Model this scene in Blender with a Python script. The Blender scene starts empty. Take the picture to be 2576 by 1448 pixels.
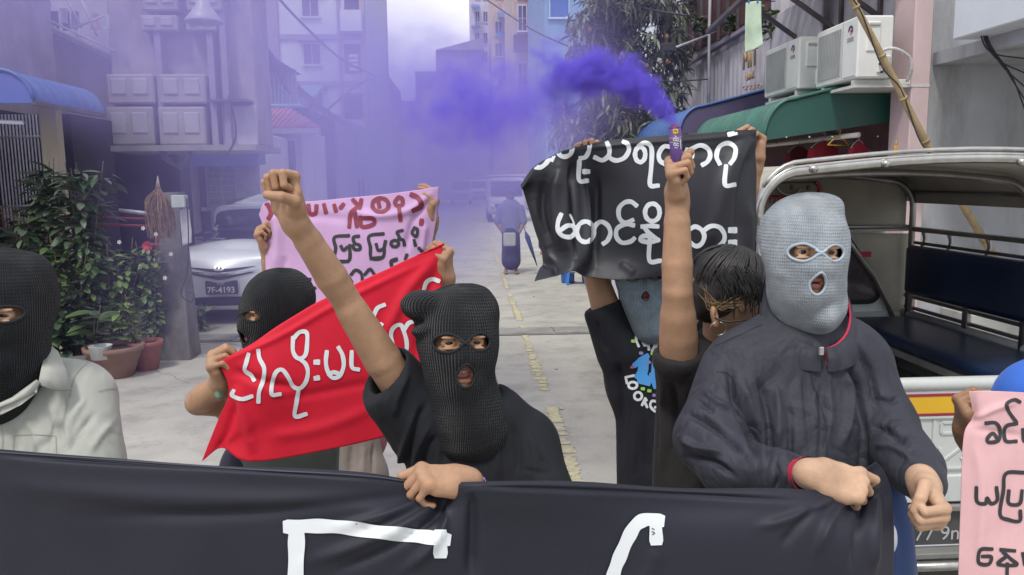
import bpy, math, random
import numpy as np
from mathutils import Vector, Matrix
from mathutils.bvhtree import BVHTree
random.seed(7)
RNG = np.random.RandomState(11)
C = bpy.context.scene.collection
SC = bpy.context.scene

# ------------------------------------------------------------------ camera
F = 2000.0                      # focal length in units of the 2576 px wide sketch
CX, CY = 1288.0, 724.0
CAM = np.array([0.0, 0.0, 1.8])
_yaw, _pit, _rol = math.radians(3.0), math.radians(7.66), math.radians(0.7)
_f = np.array([math.sin(_yaw)*math.cos(_pit), math.cos(_yaw)*math.cos(_pit), -math.sin(_pit)])
_r0 = np.cross(_f, [0, 0, 1.0]); _r0 /= np.linalg.norm(_r0)
_u0 = np.cross(_r0, _f)
# the camera is rolled a little clockwise, so the street leans the other way
_r = math.cos(_rol)*_r0 - math.sin(_rol)*_u0
_u = math.sin(_rol)*_r0 + math.cos(_rol)*_u0
def ray(x, y):
    return _f + (x-CX)/F*_r - (y-CY)/F*_u
def P(x, y, d): return CAM + d*ray(x, y)
def G(x, y, z=0.0):
    v = ray(x, y); return CAM + v*((z-CAM[2])/v[2])
def PX(x, y, X): v = ray(x, y); return CAM + v*(X/v[0])
def PY(x, y, Y): v = ray(x, y); return CAM + v*(Y/v[1])
def proj(p):
    q = np.asarray(p, float)-CAM
    d = q@_f
    return CX + F*(q@_r)/d, CY - F*(q@_u)/d, d
cam = bpy.data.cameras.new('camera'); co = bpy.data.objects.new('camera', cam); C.objects.link(co)
co.matrix_world = Matrix(((_r[0], _u[0], -_f[0], CAM[0]), (_r[1], _u[1], -_f[1], CAM[1]), (_r[2], _u[2], -_f[2], CAM[2]), (0, 0, 0, 1)))
cam.sensor_width = 36.0; cam.lens = F/2576*36.0; cam.clip_start = 0.05; cam.clip_end = 3000
SC.camera = co

# ------------------------------------------------------------------ light and sky
SUN_EL, SUN_AZ = 58.0, 205.0      # degrees; azimuth clockwise from the street direction
W = bpy.data.worlds.new('World'); SC.world = W; W.use_nodes = True
nt = W.node_tree; nt.nodes.clear()
wout = nt.nodes.new('ShaderNodeOutputWorld'); bg = nt.nodes.new('ShaderNodeBackground')
sky = nt.nodes.new('ShaderNodeTexSky'); sky.sky_type = 'NISHITA'; sky.sun_disc = False
sky.sun_elevation = math.radians(SUN_EL); sky.sun_rotation = math.radians(SUN_AZ)
sky.air_density = 1.0; sky.dust_density = 2.0
tc = nt.nodes.new('ShaderNodeTexCoord'); mp = nt.nodes.new('ShaderNodeMapping'); mp.inputs['Scale'].default_value = (1, 1, 1.6)
mp.inputs['Location'].default_value = (0.35, 0.1, 0.25)
nz = nt.nodes.new('ShaderNodeTexNoise'); nz.inputs['Scale'].default_value = 3.2; nz.inputs['Detail'].default_value = 9; nz.inputs['Roughness'].default_value = .58
cr = nt.nodes.new('ShaderNodeValToRGB')
cr.color_ramp.elements[0].position = .30; cr.color_ramp.elements[0].color = (.0, .0, .0, 1)
cr.color_ramp.elements[1].position = .46; cr.color_ramp.elements[1].color = (1, 1, 1, 1)
nz2 = nt.nodes.new('ShaderNodeTexNoise'); nz2.inputs['Scale'].default_value = 7; nz2.inputs['Detail'].default_value = 8
cr2 = nt.nodes.new('ShaderNodeValToRGB')
cr2.color_ramp.elements[0].position = .38; cr2.color_ramp.elements[0].color = (2.0, 2.5, 3.1, 1)
cr2.color_ramp.elements[1].position = .56; cr2.color_ramp.elements[1].color = (9.0, 9.1, 9.2, 1)
mx = nt.nodes.new('ShaderNodeMix'); mx.data_type = 'RGBA'
L = nt.links.new
L(tc.outputs['Generated'], mp.inputs['Vector']); L(mp.outputs['Vector'], nz.inputs['Vector']); L(mp.outputs['Vector'], nz2.inputs['Vector'])
L(nz.outputs['Fac'], cr.inputs['Fac']); L(nz2.outputs['Fac'], cr2.inputs['Fac'])
L(cr.outputs['Color'], mx.inputs['Factor']); L(sky.outputs['Color'], mx.inputs['A']); L(cr2.outputs['Color'], mx.inputs['B'])
L(mx.outputs['Result'], bg.inputs['Color']); L(bg.outputs['Background'], wout.inputs['Surface'])
bg.inputs['Strength'].default_value = 0.105
sl = bpy.data.lights.new('sun', 'SUN'); sl.energy = 1.5; sl.angle = math.radians(10); sl.color = (1, .96, .90)
so = bpy.data.objects.new('sun', sl); C.objects.link(so)
_az = math.radians(SUN_AZ); _el = math.radians(SUN_EL)
_sd = Vector((math.sin(_az)*math.cos(_el), math.cos(_az)*math.cos(_el), math.sin(_el)))
so.rotation_euler = _sd.to_track_quat('Z', 'Y').to_euler(); so.location = (0, -5, 30)
SC.view_settings.view_transform = 'Standard'; SC.view_settings.look = 'None'
SC.view_settings.exposure = 0.60; SC.view_settings.gamma = 1.0; SC.view_settings.use_curve_mapping = False
SC.render.engine = 'CYCLES'
SC.cycles.use_denoising = True
SC.cycles.max_bounces = 6; SC.cycles.diffuse_bounces = 3; SC.cycles.glossy_bounces = 3; SC.cycles.transmission_bounces = 4
SC.cycles.volume_bounces = 1; SC.cycles.volume_max_steps = 256; SC.cycles.transparent_max_bounces = 12
SC.cycles.use_fast_gi = False; SC.cycles.caustics_reflective = False; SC.cycles.caustics_refractive = False

# ------------------------------------------------------------------ materials
MATS = {}
def mat(name, col, rough=.6, metal=0.0, var=.12, vscale=4.0, bump=0.0, bscale=60.0, sss=0.0, spec=.5, stain=0.0, staincol=None,
        stretch=(1, 1, 1), emit=0.0, trans=0.0, alpha=1.0, coat=0.0, bdist=.01, detail=6, sheen=0.0):
    if name in MATS: return MATS[name]
    m = bpy.data.materials.new(name); m.use_nodes = True; t = m.node_tree; b = t.nodes['Principled BSDF']
    b.inputs['Roughness'].default_value = rough; b.inputs['Metallic'].default_value = metal
    b.inputs['Specular IOR Level'].default_value = spec
    if coat: b.inputs['Coat Weight'].default_value = coat; b.inputs['Coat Roughness'].default_value = .08
    if sheen: b.inputs['Sheen Weight'].default_value = sheen; b.inputs['Sheen Roughness'].default_value = .4
    if trans: b.inputs['Transmission Weight'].default_value = trans
    if alpha < 1: b.inputs['Alpha'].default_value = alpha
    if sss:
        b.inputs['Subsurface Weight'].default_value = sss; b.inputs['Subsurface Radius'].default_value = (1.0, .35, .2); b.inputs['Subsurface Scale'].default_value = .006
    if emit: b.inputs['Emission Color'].default_value = (*col, 1); b.inputs['Emission Strength'].default_value = emit
    co_ = t.nodes.new('ShaderNodeTexCoord'); mp_ = t.nodes.new('ShaderNodeMapping'); mp_.inputs['Scale'].default_value = stretch
    t.links.new(co_.outputs['Object'], mp_.inputs['Vector'])
    n = t.nodes.new('ShaderNodeTexNoise'); n.inputs['Scale'].default_value = vscale; n.inputs['Detail'].default_value = detail; n.inputs['Roughness'].default_value = .6
    t.links.new(mp_.outputs['Vector'], n.inputs['Vector'])
    r = t.nodes.new('ShaderNodeValToRGB'); c = np.array(col)
    r.color_ramp.elements[0].position = .3; r.color_ramp.elements[1].position = .7
    r.color_ramp.elements[0].color = (*np.clip(c*(1-var), 0, 1), 1); r.color_ramp.elements[1].color = (*np.clip(c*(1+var), 0, 1), 1)
    t.links.new(n.outputs['Fac'], r.inputs['Fac']); last = r.outputs['Color']
    if stain:
        n3 = t.nodes.new('ShaderNodeTexNoise'); n3.inputs['Scale'].default_value = 1.3; n3.inputs['Detail'].default_value = 9; n3.inputs['Roughness'].default_value = .7
        m3 = t.nodes.new('ShaderNodeMapping'); m3.inputs['Scale'].default_value = (1.6, 1.6, .35); t.links.new(co_.outputs['Object'], m3.inputs['Vector']); t.links.new(m3.outputs['Vector'], n3.inputs['Vector'])
        r3 = t.nodes.new('ShaderNodeValToRGB'); r3.color_ramp.elements[0].position = .50; r3.color_ramp.elements[1].position = .72
        r3.color_ramp.elements[0].color = (0, 0, 0, 1); r3.color_ramp.elements[1].color = (stain, stain, stain, 1)
        t.links.new(n3.outputs['Fac'], r3.inputs['Fac'])
        x = t.nodes.new('ShaderNodeMix'); x.data_type = 'RGBA'; t.links.new(r3.outputs['Color'], x.inputs['Factor']); t.links.new(last, x.inputs['A'])
        x.inputs['B'].default_value = (*(staincol or tuple(c*.35)), 1); last = x.outputs['Result']
    t.links.new(last, b.inputs['Base Color'])
    if bump:
        n2 = t.nodes.new('ShaderNodeTexNoise'); n2.inputs['Scale'].default_value = bscale; n2.inputs['Detail'].default_value = 5
        t.links.new(mp_.outputs['Vector'], n2.inputs['Vector'])
        bu = t.nodes.new('ShaderNodeBump'); bu.inputs['Strength'].default_value = bump; bu.inputs['Distance'].default_value = bdist
        t.links.new(n2.outputs['Fac'], bu.inputs['Height']); t.links.new(bu.outputs['Normal'], b.inputs['Normal'])
    MATS[name] = m
    return m

def knit_mat(name, col, N=100, rows=330.0, depth=.004, sheen=.3):
    """ribbed knit: ribs run down the head round the local vertical axis, with a row of stitches across"""
    m = bpy.data.materials.new(name); m.use_nodes = True; t = m.node_tree; b = t.nodes['Principled BSDF']; K = t.links.new
    b.inputs['Roughness'].default_value = .95; b.inputs['Specular IOR Level'].default_value = .15
    b.inputs['Sheen Weight'].default_value = sheen; b.inputs['Sheen Roughness'].default_value = .5
    b.inputs['Sheen Tint'].default_value = (*[min(1, c*3+.3) for c in col], 1)
    tcn = t.nodes.new('ShaderNodeTexCoord'); sp = t.nodes.new('ShaderNodeSeparateXYZ')
    nw = t.nodes.new('ShaderNodeTexNoise'); nw.inputs['Scale'].default_value = 7; nw.inputs['Detail'].default_value = 1
    mxx = t.nodes.new('ShaderNodeMix'); mxx.data_type = 'RGBA'; mxx.blend_type = 'LINEAR_LIGHT'; mxx.inputs['Factor'].default_value = .006
    K(tcn.outputs['Object'], nw.inputs['Vector']); K(tcn.outputs['Object'], mxx.inputs['A']); K(nw.outputs['Color'], mxx.inputs['B'])
    K(mxx.outputs['Result'], sp.inputs['Vector'])
    def mth(op, a=None, b_=None, v=None):
        q = t.nodes.new('ShaderNodeMath'); q.operation = op
        if a is not None: K(a, q.inputs[0])
        if b_ is not None: K(b_, q.inputs[1])
        if v is not None: q.inputs[1].default_value = v
        return q.outputs[0]
    ang = mth('ARCTAN2', sp.outputs['X'], mth('MULTIPLY', sp.outputs['Y'], v=-1.0))
    rib = mth('ADD', mth('MULTIPLY', mth('SINE', mth('MULTIPLY', ang, v=float(N))), v=.5), v=.5)
    # stitches: v-shaped rows, shifted by the rib phase
    ph = mth('ABSOLUTE', mth('SINE', mth('MULTIPLY', ang, v=float(N)/2)))
    st = mth('ADD', mth('MULTIPLY', mth('SINE', mth('ADD', mth('MULTIPLY', sp.outputs['Z'], v=rows*2.6), mth('MULTIPLY', ph, v=2.2))), v=.5), v=.5)
    fuz = t.nodes.new('ShaderNodeTexNoise'); fuz.inputs['Scale'].default_value = 420; K(tcn.outputs['Object'], fuz.inputs['Vector'])
    h = mth('ADD', mth('ADD', mth('POWER', rib, v=.7), mth('MULTIPLY', st, v=.28)), mth('MULTIPLY', fuz.outputs['Fac'], v=.35))
    bu = t.nodes.new('ShaderNodeBump'); bu.inputs['Strength'].default_value = 1.0; bu.inputs['Distance'].default_value = depth
    K(h, bu.inputs['Height']); K(bu.outputs['Normal'], b.inputs['Normal'])
    cl = t.nodes.new('ShaderNodeTexNoise'); cl.inputs['Scale'].default_value = 30; K(tcn.outputs['Object'], cl.inputs['Vector'])
    rr = t.nodes.new('ShaderNodeValToRGB'); c = np.array(col)
    rr.color_ramp.elements[0].position = .3; rr.color_ramp.elements[1].position = .7
    rr.color_ramp.elements[0].color = (*(c*.8), 1); rr.color_ramp.elements[1].color = (*np.clip(c*1.2, 0, 1), 1)
    K(cl.outputs['Fac'], rr.inputs['Fac']); K(rr.outputs['Color'], b.inputs['Base Color'])
    return m

def cloth_mat(name, col, rough=.8, wr=.25, wscale=9.0, spec=.3, sheen=.15, var=.1, weave=True, trans=0.0, bdist=.02, crumple=0.0):
    """woven cloth: a fine weave plus soft creases"""
    if name in MATS: return MATS[name]
    m = mat(name, col, rough=rough, var=var, vscale=6, spec=spec, sheen=sheen)
    t = m.node_tree; b = t.nodes['Principled BSDF']; K = t.links.new
    tcn = t.nodes.new('ShaderNodeTexCoord')
    n = t.nodes.new('ShaderNodeTexNoise'); n.inputs['Scale'].default_value = wscale; n.inputs['Detail'].default_value = 3; n.inputs['Distortion'].default_value = .8; n.inputs['Roughness'].default_value = .5
    mpc = t.nodes.new('ShaderNodeMapping'); mpc.inputs['Scale'].default_value = (1, 1, .45); mpc.inputs['Rotation'].default_value = (.0, .5, .3); K(tcn.outputs['Object'], mpc.inputs['Vector']); K(mpc.outputs['Vector'], n.inputs['Vector'])
    # ridges: creases are sharp folds in otherwise smooth cloth
    a3 = n
    bu = t.nodes.new('ShaderNodeBump'); bu.inputs['Strength'].default_value = wr; bu.inputs['Distance'].default_value = bdist
    K(a3.outputs[0], bu.inputs['Height'])
    if crumple:      # crisp facets of crumpled nylon
        wv = t.nodes.new('ShaderNodeMix'); wv.data_type = 'RGBA'; wv.blend_type = 'LINEAR_LIGHT'; wv.inputs['Factor'].default_value = .12
        nn = t.nodes.new('ShaderNodeTexNoise'); nn.inputs['Scale'].default_value = 5; K(tcn.outputs['Object'], nn.inputs['Vector']); K(mpc.outputs['Vector'], wv.inputs['A']); K(nn.outputs['Color'], wv.inputs['B'])
        vo = t.nodes.new('ShaderNodeTexVoronoi'); vo.feature = 'DISTANCE_TO_EDGE'; vo.inputs['Scale'].default_value = 11; K(wv.outputs['Result'], vo.inputs['Vector'])
        mm = t.nodes.new('ShaderNodeMath'); mm.operation = 'MINIMUM'; mm.inputs[1].default_value = .22; K(vo.outputs['Distance'], mm.inputs[0])
        b3 = t.nodes.new('ShaderNodeBump'); b3.inputs['Strength'].default_value = crumple; b3.inputs['Distance'].default_value = .03; K(mm.outputs[0], b3.inputs['Height']); K(bu.outputs['Normal'], b3.inputs['Normal']); bu = b3
    if weave:
        f = t.nodes.new('ShaderNodeTexNoise'); f.inputs['Scale'].default_value = 500; K(tcn.outputs['Object'], f.inputs['Vector'])
        b2 = t.nodes.new('ShaderNodeBump'); b2.inputs['Strength'].default_value = .25; b2.inputs['Distance'].default_value = .001
        K(f.outputs['Fac'], b2.inputs['Height']); K(bu.outputs['Normal'], b2.inputs['Normal']); K(b2.outputs['Normal'], b.inputs['Normal'])
    else: K(bu.outputs['Normal'], b.inputs['Normal'])
    return m

# ------------------------------------------------------------------ object helpers
def tag(o, label=None, cat=None, group=None, kind=None):
    if label: o['label'] = label
    if cat: o['category'] = cat
    if group: o['group'] = group
    if kind: o['kind'] = kind
    return o
def empty(name, loc, label=None, cat=None, group=None):
    o = bpy.data.objects.new(name, None); C.objects.link(o); o.location = Vector([float(v) for v in loc]); o.empty_display_size = .1
    return tag(o, label, cat, group)
def link(name, me, m=None, parent=None, mw=None):
    o = bpy.data.objects.new(name, me); C.objects.link(o)
    if m is not None and len(me.materials) == 0: me.materials.append(m)
    if mw is not None: o.matrix_world = mw
    if parent is not None: par(o, parent)
    return o
def wm(o):
    b = o.matrix_basis.copy()
    return b if o.parent is None else wm(o.parent) @ o.matrix_parent_inverse @ b
def par(o, p):
    o.parent = p; o.matrix_parent_inverse = wm(p).inverted()
def mesh(name, V, Fs, smooth=True):
    V = np.asarray(V, np.float32); me = bpy.data.meshes.new(name)
    if isinstance(Fs, np.ndarray):
        k = Fs.shape[1]; me.vertices.add(len(V)); me.vertices.foreach_set('co', V.ravel())
        me.loops.add(Fs.size); me.loops.foreach_set('vertex_index', Fs.astype(np.int32).ravel())
        me.polygons.add(len(Fs)); me.polygons.foreach_set('loop_start', np.arange(0, Fs.size, k, dtype=np.int32))
    else:
        me.from_pydata([tuple(map(float, v)) for v in V], [], [tuple(int(i) for i in f) for f in Fs])
    me.update(calc_edges=True); me.validate()
    if smooth: me.polygons.foreach_set('use_smooth', np.ones(len(me.polygons), bool))
    return me

class MB:
    """collects simple solids into ONE mesh"""
    def __init__(s): s.v = []; s.f = []; s.n = 0; s.sm = []
    def add(s, V, Fs, smooth=False):
        V = [tuple(map(float, v)) for v in V]; s.v += V
        s.f += [tuple(i+s.n for i in f) for f in Fs]; s.sm += [smooth]*len(Fs); s.n += len(V); return s
    def box(s, c, h, R=None, bev=0.0):
        hx, hy, hz = [abs(float(q)) for q in h]; c = np.asarray(c, float); b = min(bev, hx*.9, hy*.9, hz*.9)
        if b <= 0:
            V = np.array([[x, y, z] for x in (-hx, hx) for y in (-hy, hy) for z in (-hz, hz)])
            Fs = [(0, 1, 3, 2), (4, 6, 7, 5), (0, 4, 5, 1), (2, 3, 7, 6), (0, 2, 6, 4), (1, 5, 7, 3)]
        else:
            V = []; 
            for x in (-1, 1):
                for y in (-1, 1):
                    for z in (-1, 1):
                        V += [[x*hx, y*(hy-b), z*(hz-b)], [x*(hx-b), y*hy, z*(hz-b)], [x*(hx-b), y*(hy-b), z*hz]]
            V = np.array(V)
            def q(x, y, z, k): return ((x > 0)*4+(y > 0)*2+(z > 0))*3+k
            Fs = []
            for sx in (-1, 1):
                f = [q(sx, -1, -1, 0), q(sx, 1, -1, 0), q(sx, 1, 1, 0), q(sx, -1, 1, 0)]; Fs.append(f if sx > 0 else f[::-1])
                f = [q(-1, sx, -1, 1), q(1, sx, -1, 1), q(1, sx, 1, 1), q(-1, sx, 1, 1)]; Fs.append(f[::-1] if sx > 0 else f)
                f = [q(-1, -1, sx, 2), q(1, -1, sx, 2), q(1, 1, sx, 2), q(-1, 1, sx, 2)]; Fs.append(f if sx > 0 else f[::-1])
            for a in (-1, 1):
                for b2 in (-1, 1):
                    Fs.append([q(a, b2, -1, 0), q(a, b2, 1, 0), q(a, b2, 1, 1), q(a, b2, -1, 1)])
                    Fs.append([q(a, -1, b2, 0), q(a, 1, b2, 0), q(a, 1, b2, 2), q(a, -1, b2, 2)])
                    Fs.append([q(-1, a, b2, 1), q(1, a, b2, 1), q(1, a, b2, 2), q(-1, a, b2, 2)])
            for x in (-1, 1):
                for y in (-1, 1):
                    for z in (-1, 1): Fs.append([q(x, y, z, 0), q(x, y, z, 1), q(x, y, z, 2)])
        if R is not None: V = V@np.asarray(R, float).T
        return s.add(V+c, Fs)
    def b2(s, a, b, bev=0.0):          # box from corner a to corner b
        a = np.asarray(a, float); b = np.asarray(b, float); return s.box((a+b)/2, np.abs(b-a)/2, bev=bev)
    def tube(s, pts, r, n=8, cap=True):
        pts = np.asarray(pts, float); m = len(pts); r = np.broadcast_to(np.asarray(r, float), (m,))
        T = np.gradient(pts, axis=0) if m > 2 else np.repeat((pts[1:]-pts[:1]), 2, 0)
        T = T/np.maximum(np.linalg.norm(T, axis=1, keepdims=True), 1e-9)
        ref = np.array([0, 0, 1.0]) if abs(T[0][2]) < .9 else np.array([1.0, 0, 0])
        V = []; u = np.cross(T[0], ref); u /= np.linalg.norm(u)
        for i in range(m):
            u = u-T[i]*(u@T[i]); u /= max(np.linalg.norm(u), 1e-9); w = np.cross(T[i], u)
            for k in range(n):
                a = 2*math.pi*k/n; V.append(pts[i]+r[i]*(math.cos(a)*u+math.sin(a)*w))
        Fs = [(i*n+k, i*n+(k+1) % n, (i+1)*n+(k+1) % n, (i+1)*n+k) for i in range(m-1) for k in range(n)]
        if cap: Fs += [tuple(range(n))[::-1], tuple(range((m-1)*n, m*n))]
        return s.add(V, Fs, True)
    def bar(s, a, b, w, h=None):        # square bar between two points
        a = np.asarray(a, float); b = np.asarray(b, float); d = b-a; l = np.linalg.norm(d); d /= l
        ref = np.array([0, 0, 1.0]) if abs(d[2]) < .9 else np.array([1.0, 0, 0])
        u = np.cross(d, ref); u /= np.linalg.norm(u); v = np.cross(u, d)
        return s.box((a+b)/2, (w/2, l/2, (h or w)/2), R=np.stack([u, d, v], 1), bev=min(w, h or w)*.12)
    def prism(s, poly, off):            # closed polygon (3D points) extruded by a vector
        poly = [np.asarray(p, float) for p in poly]; off = np.asarray(off, float); n = len(poly)
        return s.add(poly+[p+off for p in poly], [tuple(range(n))[::-1], tuple(range(n, 2*n))]+[(i, (i+1) % n, (i+1) % n+n, i+n) for i in range(n)])
    def lathe(s, c, prof, n=24):        # profile (r, z) about the vertical axis
        V = [(c[0]+r*math.cos(2*math.pi*k/n), c[1]+r*math.sin(2*math.pi*k/n), c[2]+z) for r, z in prof for k in range(n)]; m = len(prof)
        return s.add(V, [(i*n+k, i*n+(k+1) % n, (i+1)*n+(k+1) % n, (i+1)*n+k) for i in range(m-1) for k in range(n)]+[tuple(range(n))[::-1], tuple(range((m-1)*n, m*n))], True)
    def build(s, name, m, parent=None):
        me = bpy.data.meshes.new(name); me.from_pydata(s.v, [], s.f); me.update()
        import bmesh
        bm = bmesh.new(); bm.from_mesh(me); bmesh.ops.recalc_face_normals(bm, faces=bm.faces); bm.to_mesh(me); bm.free()
        if len(me.polygons) == len(s.sm): me.polygons.foreach_set('use_smooth', np.array(s.sm, bool))
        return link(name, me, m, parent)

def text_mesh(name, t, m):
    tmp = bpy.data.objects.new('tmp', t); C.objects.link(tmp); bpy.context.view_layer.update()
    me = bpy.data.meshes.new_from_object(tmp.evaluated_get(bpy.context.evaluated_depsgraph_get())); bpy.data.objects.remove(tmp); me.name = name; me.materials.clear()
    return link(name, me, m)

def spline(pts, n=8, closed=False):
    """Catmull-Rom through the given points"""
    p = np.asarray(pts, float)
    if len(p) < 3 and not closed: return np.array([p[0]+(p[-1]-p[0])*t for t in np.linspace(0, 1, n+1)])
    q = np.vstack([p[-1], p, p[0], p[1]]) if closed else np.vstack([2*p[0]-p[1], p, 2*p[-1]-p[-2]])
    out = []
    for i in range(1, len(q)-2):
        a, b, c, d = q[i-1], q[i], q[i+1], q[i+2]
        for t in np.arange(n)/n: out.append(.5*((2*b)+(c-a)*t+(2*a-5*b+4*c-d)*t*t+(3*b-a-3*c+d)*t**3))
    if not closed: out.append(p[-1])
    return np.array(out)

def vnoise(p, s=1.0, seed=0):
    """smooth value noise on an (n,3) array, about -1..1"""
    q = np.asarray(p, np.float64)*s+seed*17.31; i = np.floor(q).astype(np.int64); f = q-i; f = f*f*(3-2*f); out = 0
    for a in (0, 1):
        for b in (0, 1):
            for c in (0, 1):
                h = ((i[:, 0]+a)*73856093 ^ (i[:, 1]+b)*19349663 ^ (i[:, 2]+c)*83492791) & 0xffff
                h = (h*40503 & 0xffff ^ (h >> 5)) * 2654435 % 65536/65535.0
                out = out+h*(f[:, 0] if a else 1-f[:, 0])*(f[:, 1] if b else 1-f[:, 1])*(f[:, 2] if c else 1-f[:, 2])
    return out*2-1

# ------------------------------------------------------------------ solid modelling by distance fields
def nrm(v): v = np.asarray(v, float); return v/max(np.linalg.norm(v), 1e-9)
class SDF:
    def __init__(s): s.p = []
    def _a(s, fn, lo, hi, k, op): s.p.append((fn, np.asarray(lo, float), np.asarray(hi, float), k, op)); return s
    def cap(s, a, b, ra, rb, k=.01, op='add'):
        a = np.asarray(a, float); b = np.asarray(b, float); r = max(ra, rb); d = b-a; L2 = max(d@d, 1e-9)
        def fn(X, Y, Z):
            t = np.clip(((X-a[0])*d[0]+(Y-a[1])*d[1]+(Z-a[2])*d[2])/L2, 0, 1)
            return np.sqrt((X-a[0]-t*d[0])**2+(Y-a[1]-t*d[1])**2+(Z-a[2]-t*d[2])**2)-(ra+(rb-ra)*t)
        return s._a(fn, np.minimum(a, b)-r, np.maximum(a, b)+r, k, op)
    def chain(s, pts, rs, k=.01, op='add'):
        for i in range(len(pts)-1): s.cap(pts[i], pts[i+1], rs[i], rs[i+1], k if i == 0 else k, op)
        return s
    def ell(s, c, r, R=None, k=.01, op='add'):
        c = np.asarray(c, float); r = np.asarray(r, float); R = np.eye(3) if R is None else np.asarray(R, float)
        def fn(X, Y, Z):
            x, y, z = X-c[0], Y-c[1], Z-c[2]
            u = x*R[0, 0]+y*R[1, 0]+z*R[2, 0]; v = x*R[0, 1]+y*R[1, 1]+z*R[2, 1]; w = x*R[0, 2]+y*R[1, 2]+z*R[2, 2]
            k0 = np.sqrt((u/r[0])**2+(v/r[1])**2+(w/r[2])**2); k1 = np.sqrt((u/r[0]**2)**2+(v/r[1]**2)**2+(w/r[2]**2)**2)
            return k0*(k0-1)/np.maximum(k1, 1e-6)
        e = np.abs(R)@r
        return s._a(fn, c-e, c+e, k, op)
    def box(s, c, h, R=None, rnd=.01, k=.01, op='add'):
        c = np.asarray(c, float); h = np.asarray(h, float)-rnd; R = np.eye(3) if R is None else np.asarray(R, float)
        def fn(X, Y, Z):
            x, y, z = X-c[0], Y-c[1], Z-c[2]; q = []
            for j in range(3): q.append(np.abs(x*R[0, j]+y*R[1, j]+z*R[2, j])-h[j])
            return np.sqrt(sum(np.maximum(t, 0)**2 for t in q))+np.minimum(np.maximum(np.maximum(q[0], q[1]), q[2]), 0)-rnd
        e = np.abs(R)@(h+rnd)
        return s._a(fn, c-e, c+e, k, op)
    def ecap(s, a, b, ra, rb, side, flat=.6, k=.03, op='add'):
        """elliptic limb or trunk: radius r along 'side', r*flat across it"""
        a = np.asarray(a, float); b = np.asarray(b, float); d = b-a; L2 = max(d@d, 1e-9); ax = nrm(d)
        sd = np.asarray(side, float); sd = nrm(sd-ax*(sd@ax)); o = np.cross(ax, sd); r = max(ra, rb)
        def fn(X, Y, Z):
            x, y, z = X-a[0], Y-a[1], Z-a[2]
            t = np.clip((x*d[0]+y*d[1]+z*d[2])/L2, 0, 1); x = x-t*d[0]; y = y-t*d[1]; z = z-t*d[2]
            u = x*sd[0]+y*sd[1]+z*sd[2]; v = (x*o[0]+y*o[1]+z*o[2])/flat; w = x*ax[0]+y*ax[1]+z*ax[2]
            return (np.sqrt(u*u+v*v+w*w)-(ra+(rb-ra)*t))*(.5+.5*flat)
        return s._a(fn, np.minimum(a, b)-r, np.maximum(a, b)+r, k, op)
    def field(s, h, pad=.012):
        adds = [q for q in s.p if q[4] == 'add']
        lo = np.min([q[1] for q in adds], 0)-pad; hi = np.max([q[2] for q in adds], 0)+pad
        n = np.ceil((hi-lo)/h).astype(int)+1; D = np.full(n, 1.0, np.float32)
        ax = [lo[i]+h*np.arange(n[i]) for i in range(3)]
        for fn, a, b, k, op in s.p:
            m = k+3*h+.012
            i0 = np.maximum(np.floor((a-m-lo)/h).astype(int), 0); i1 = np.minimum(np.ceil((b+m-lo)/h).astype(int)+1, n)
            if np.any(i1 <= i0): continue
            X = ax[0][i0[0]:i1[0], None, None].astype(np.float32); Y = ax[1][None, i0[1]:i1[1], None].astype(np.float32); Z = ax[2][None, None, i0[2]:i1[2]].astype(np.float32)
            d = fn(X, Y, Z).astype(np.float32); sl_ = tuple(slice(i0[j], i1[j]) for j in range(3)); cur = D[sl_]
            if op == 'add':
                hh = np.maximum(k-np.abs(cur-d), 0)/max(k, 1e-6); D[sl_] = np.minimum(cur, d)-hh*hh*k*.25
            elif op == 'sub':
                d = -d; hh = np.maximum(k-np.abs(cur-d), 0)/max(k, 1e-6); D[sl_] = np.maximum(cur, d)+hh*hh*k*.25
        return D, lo
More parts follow.
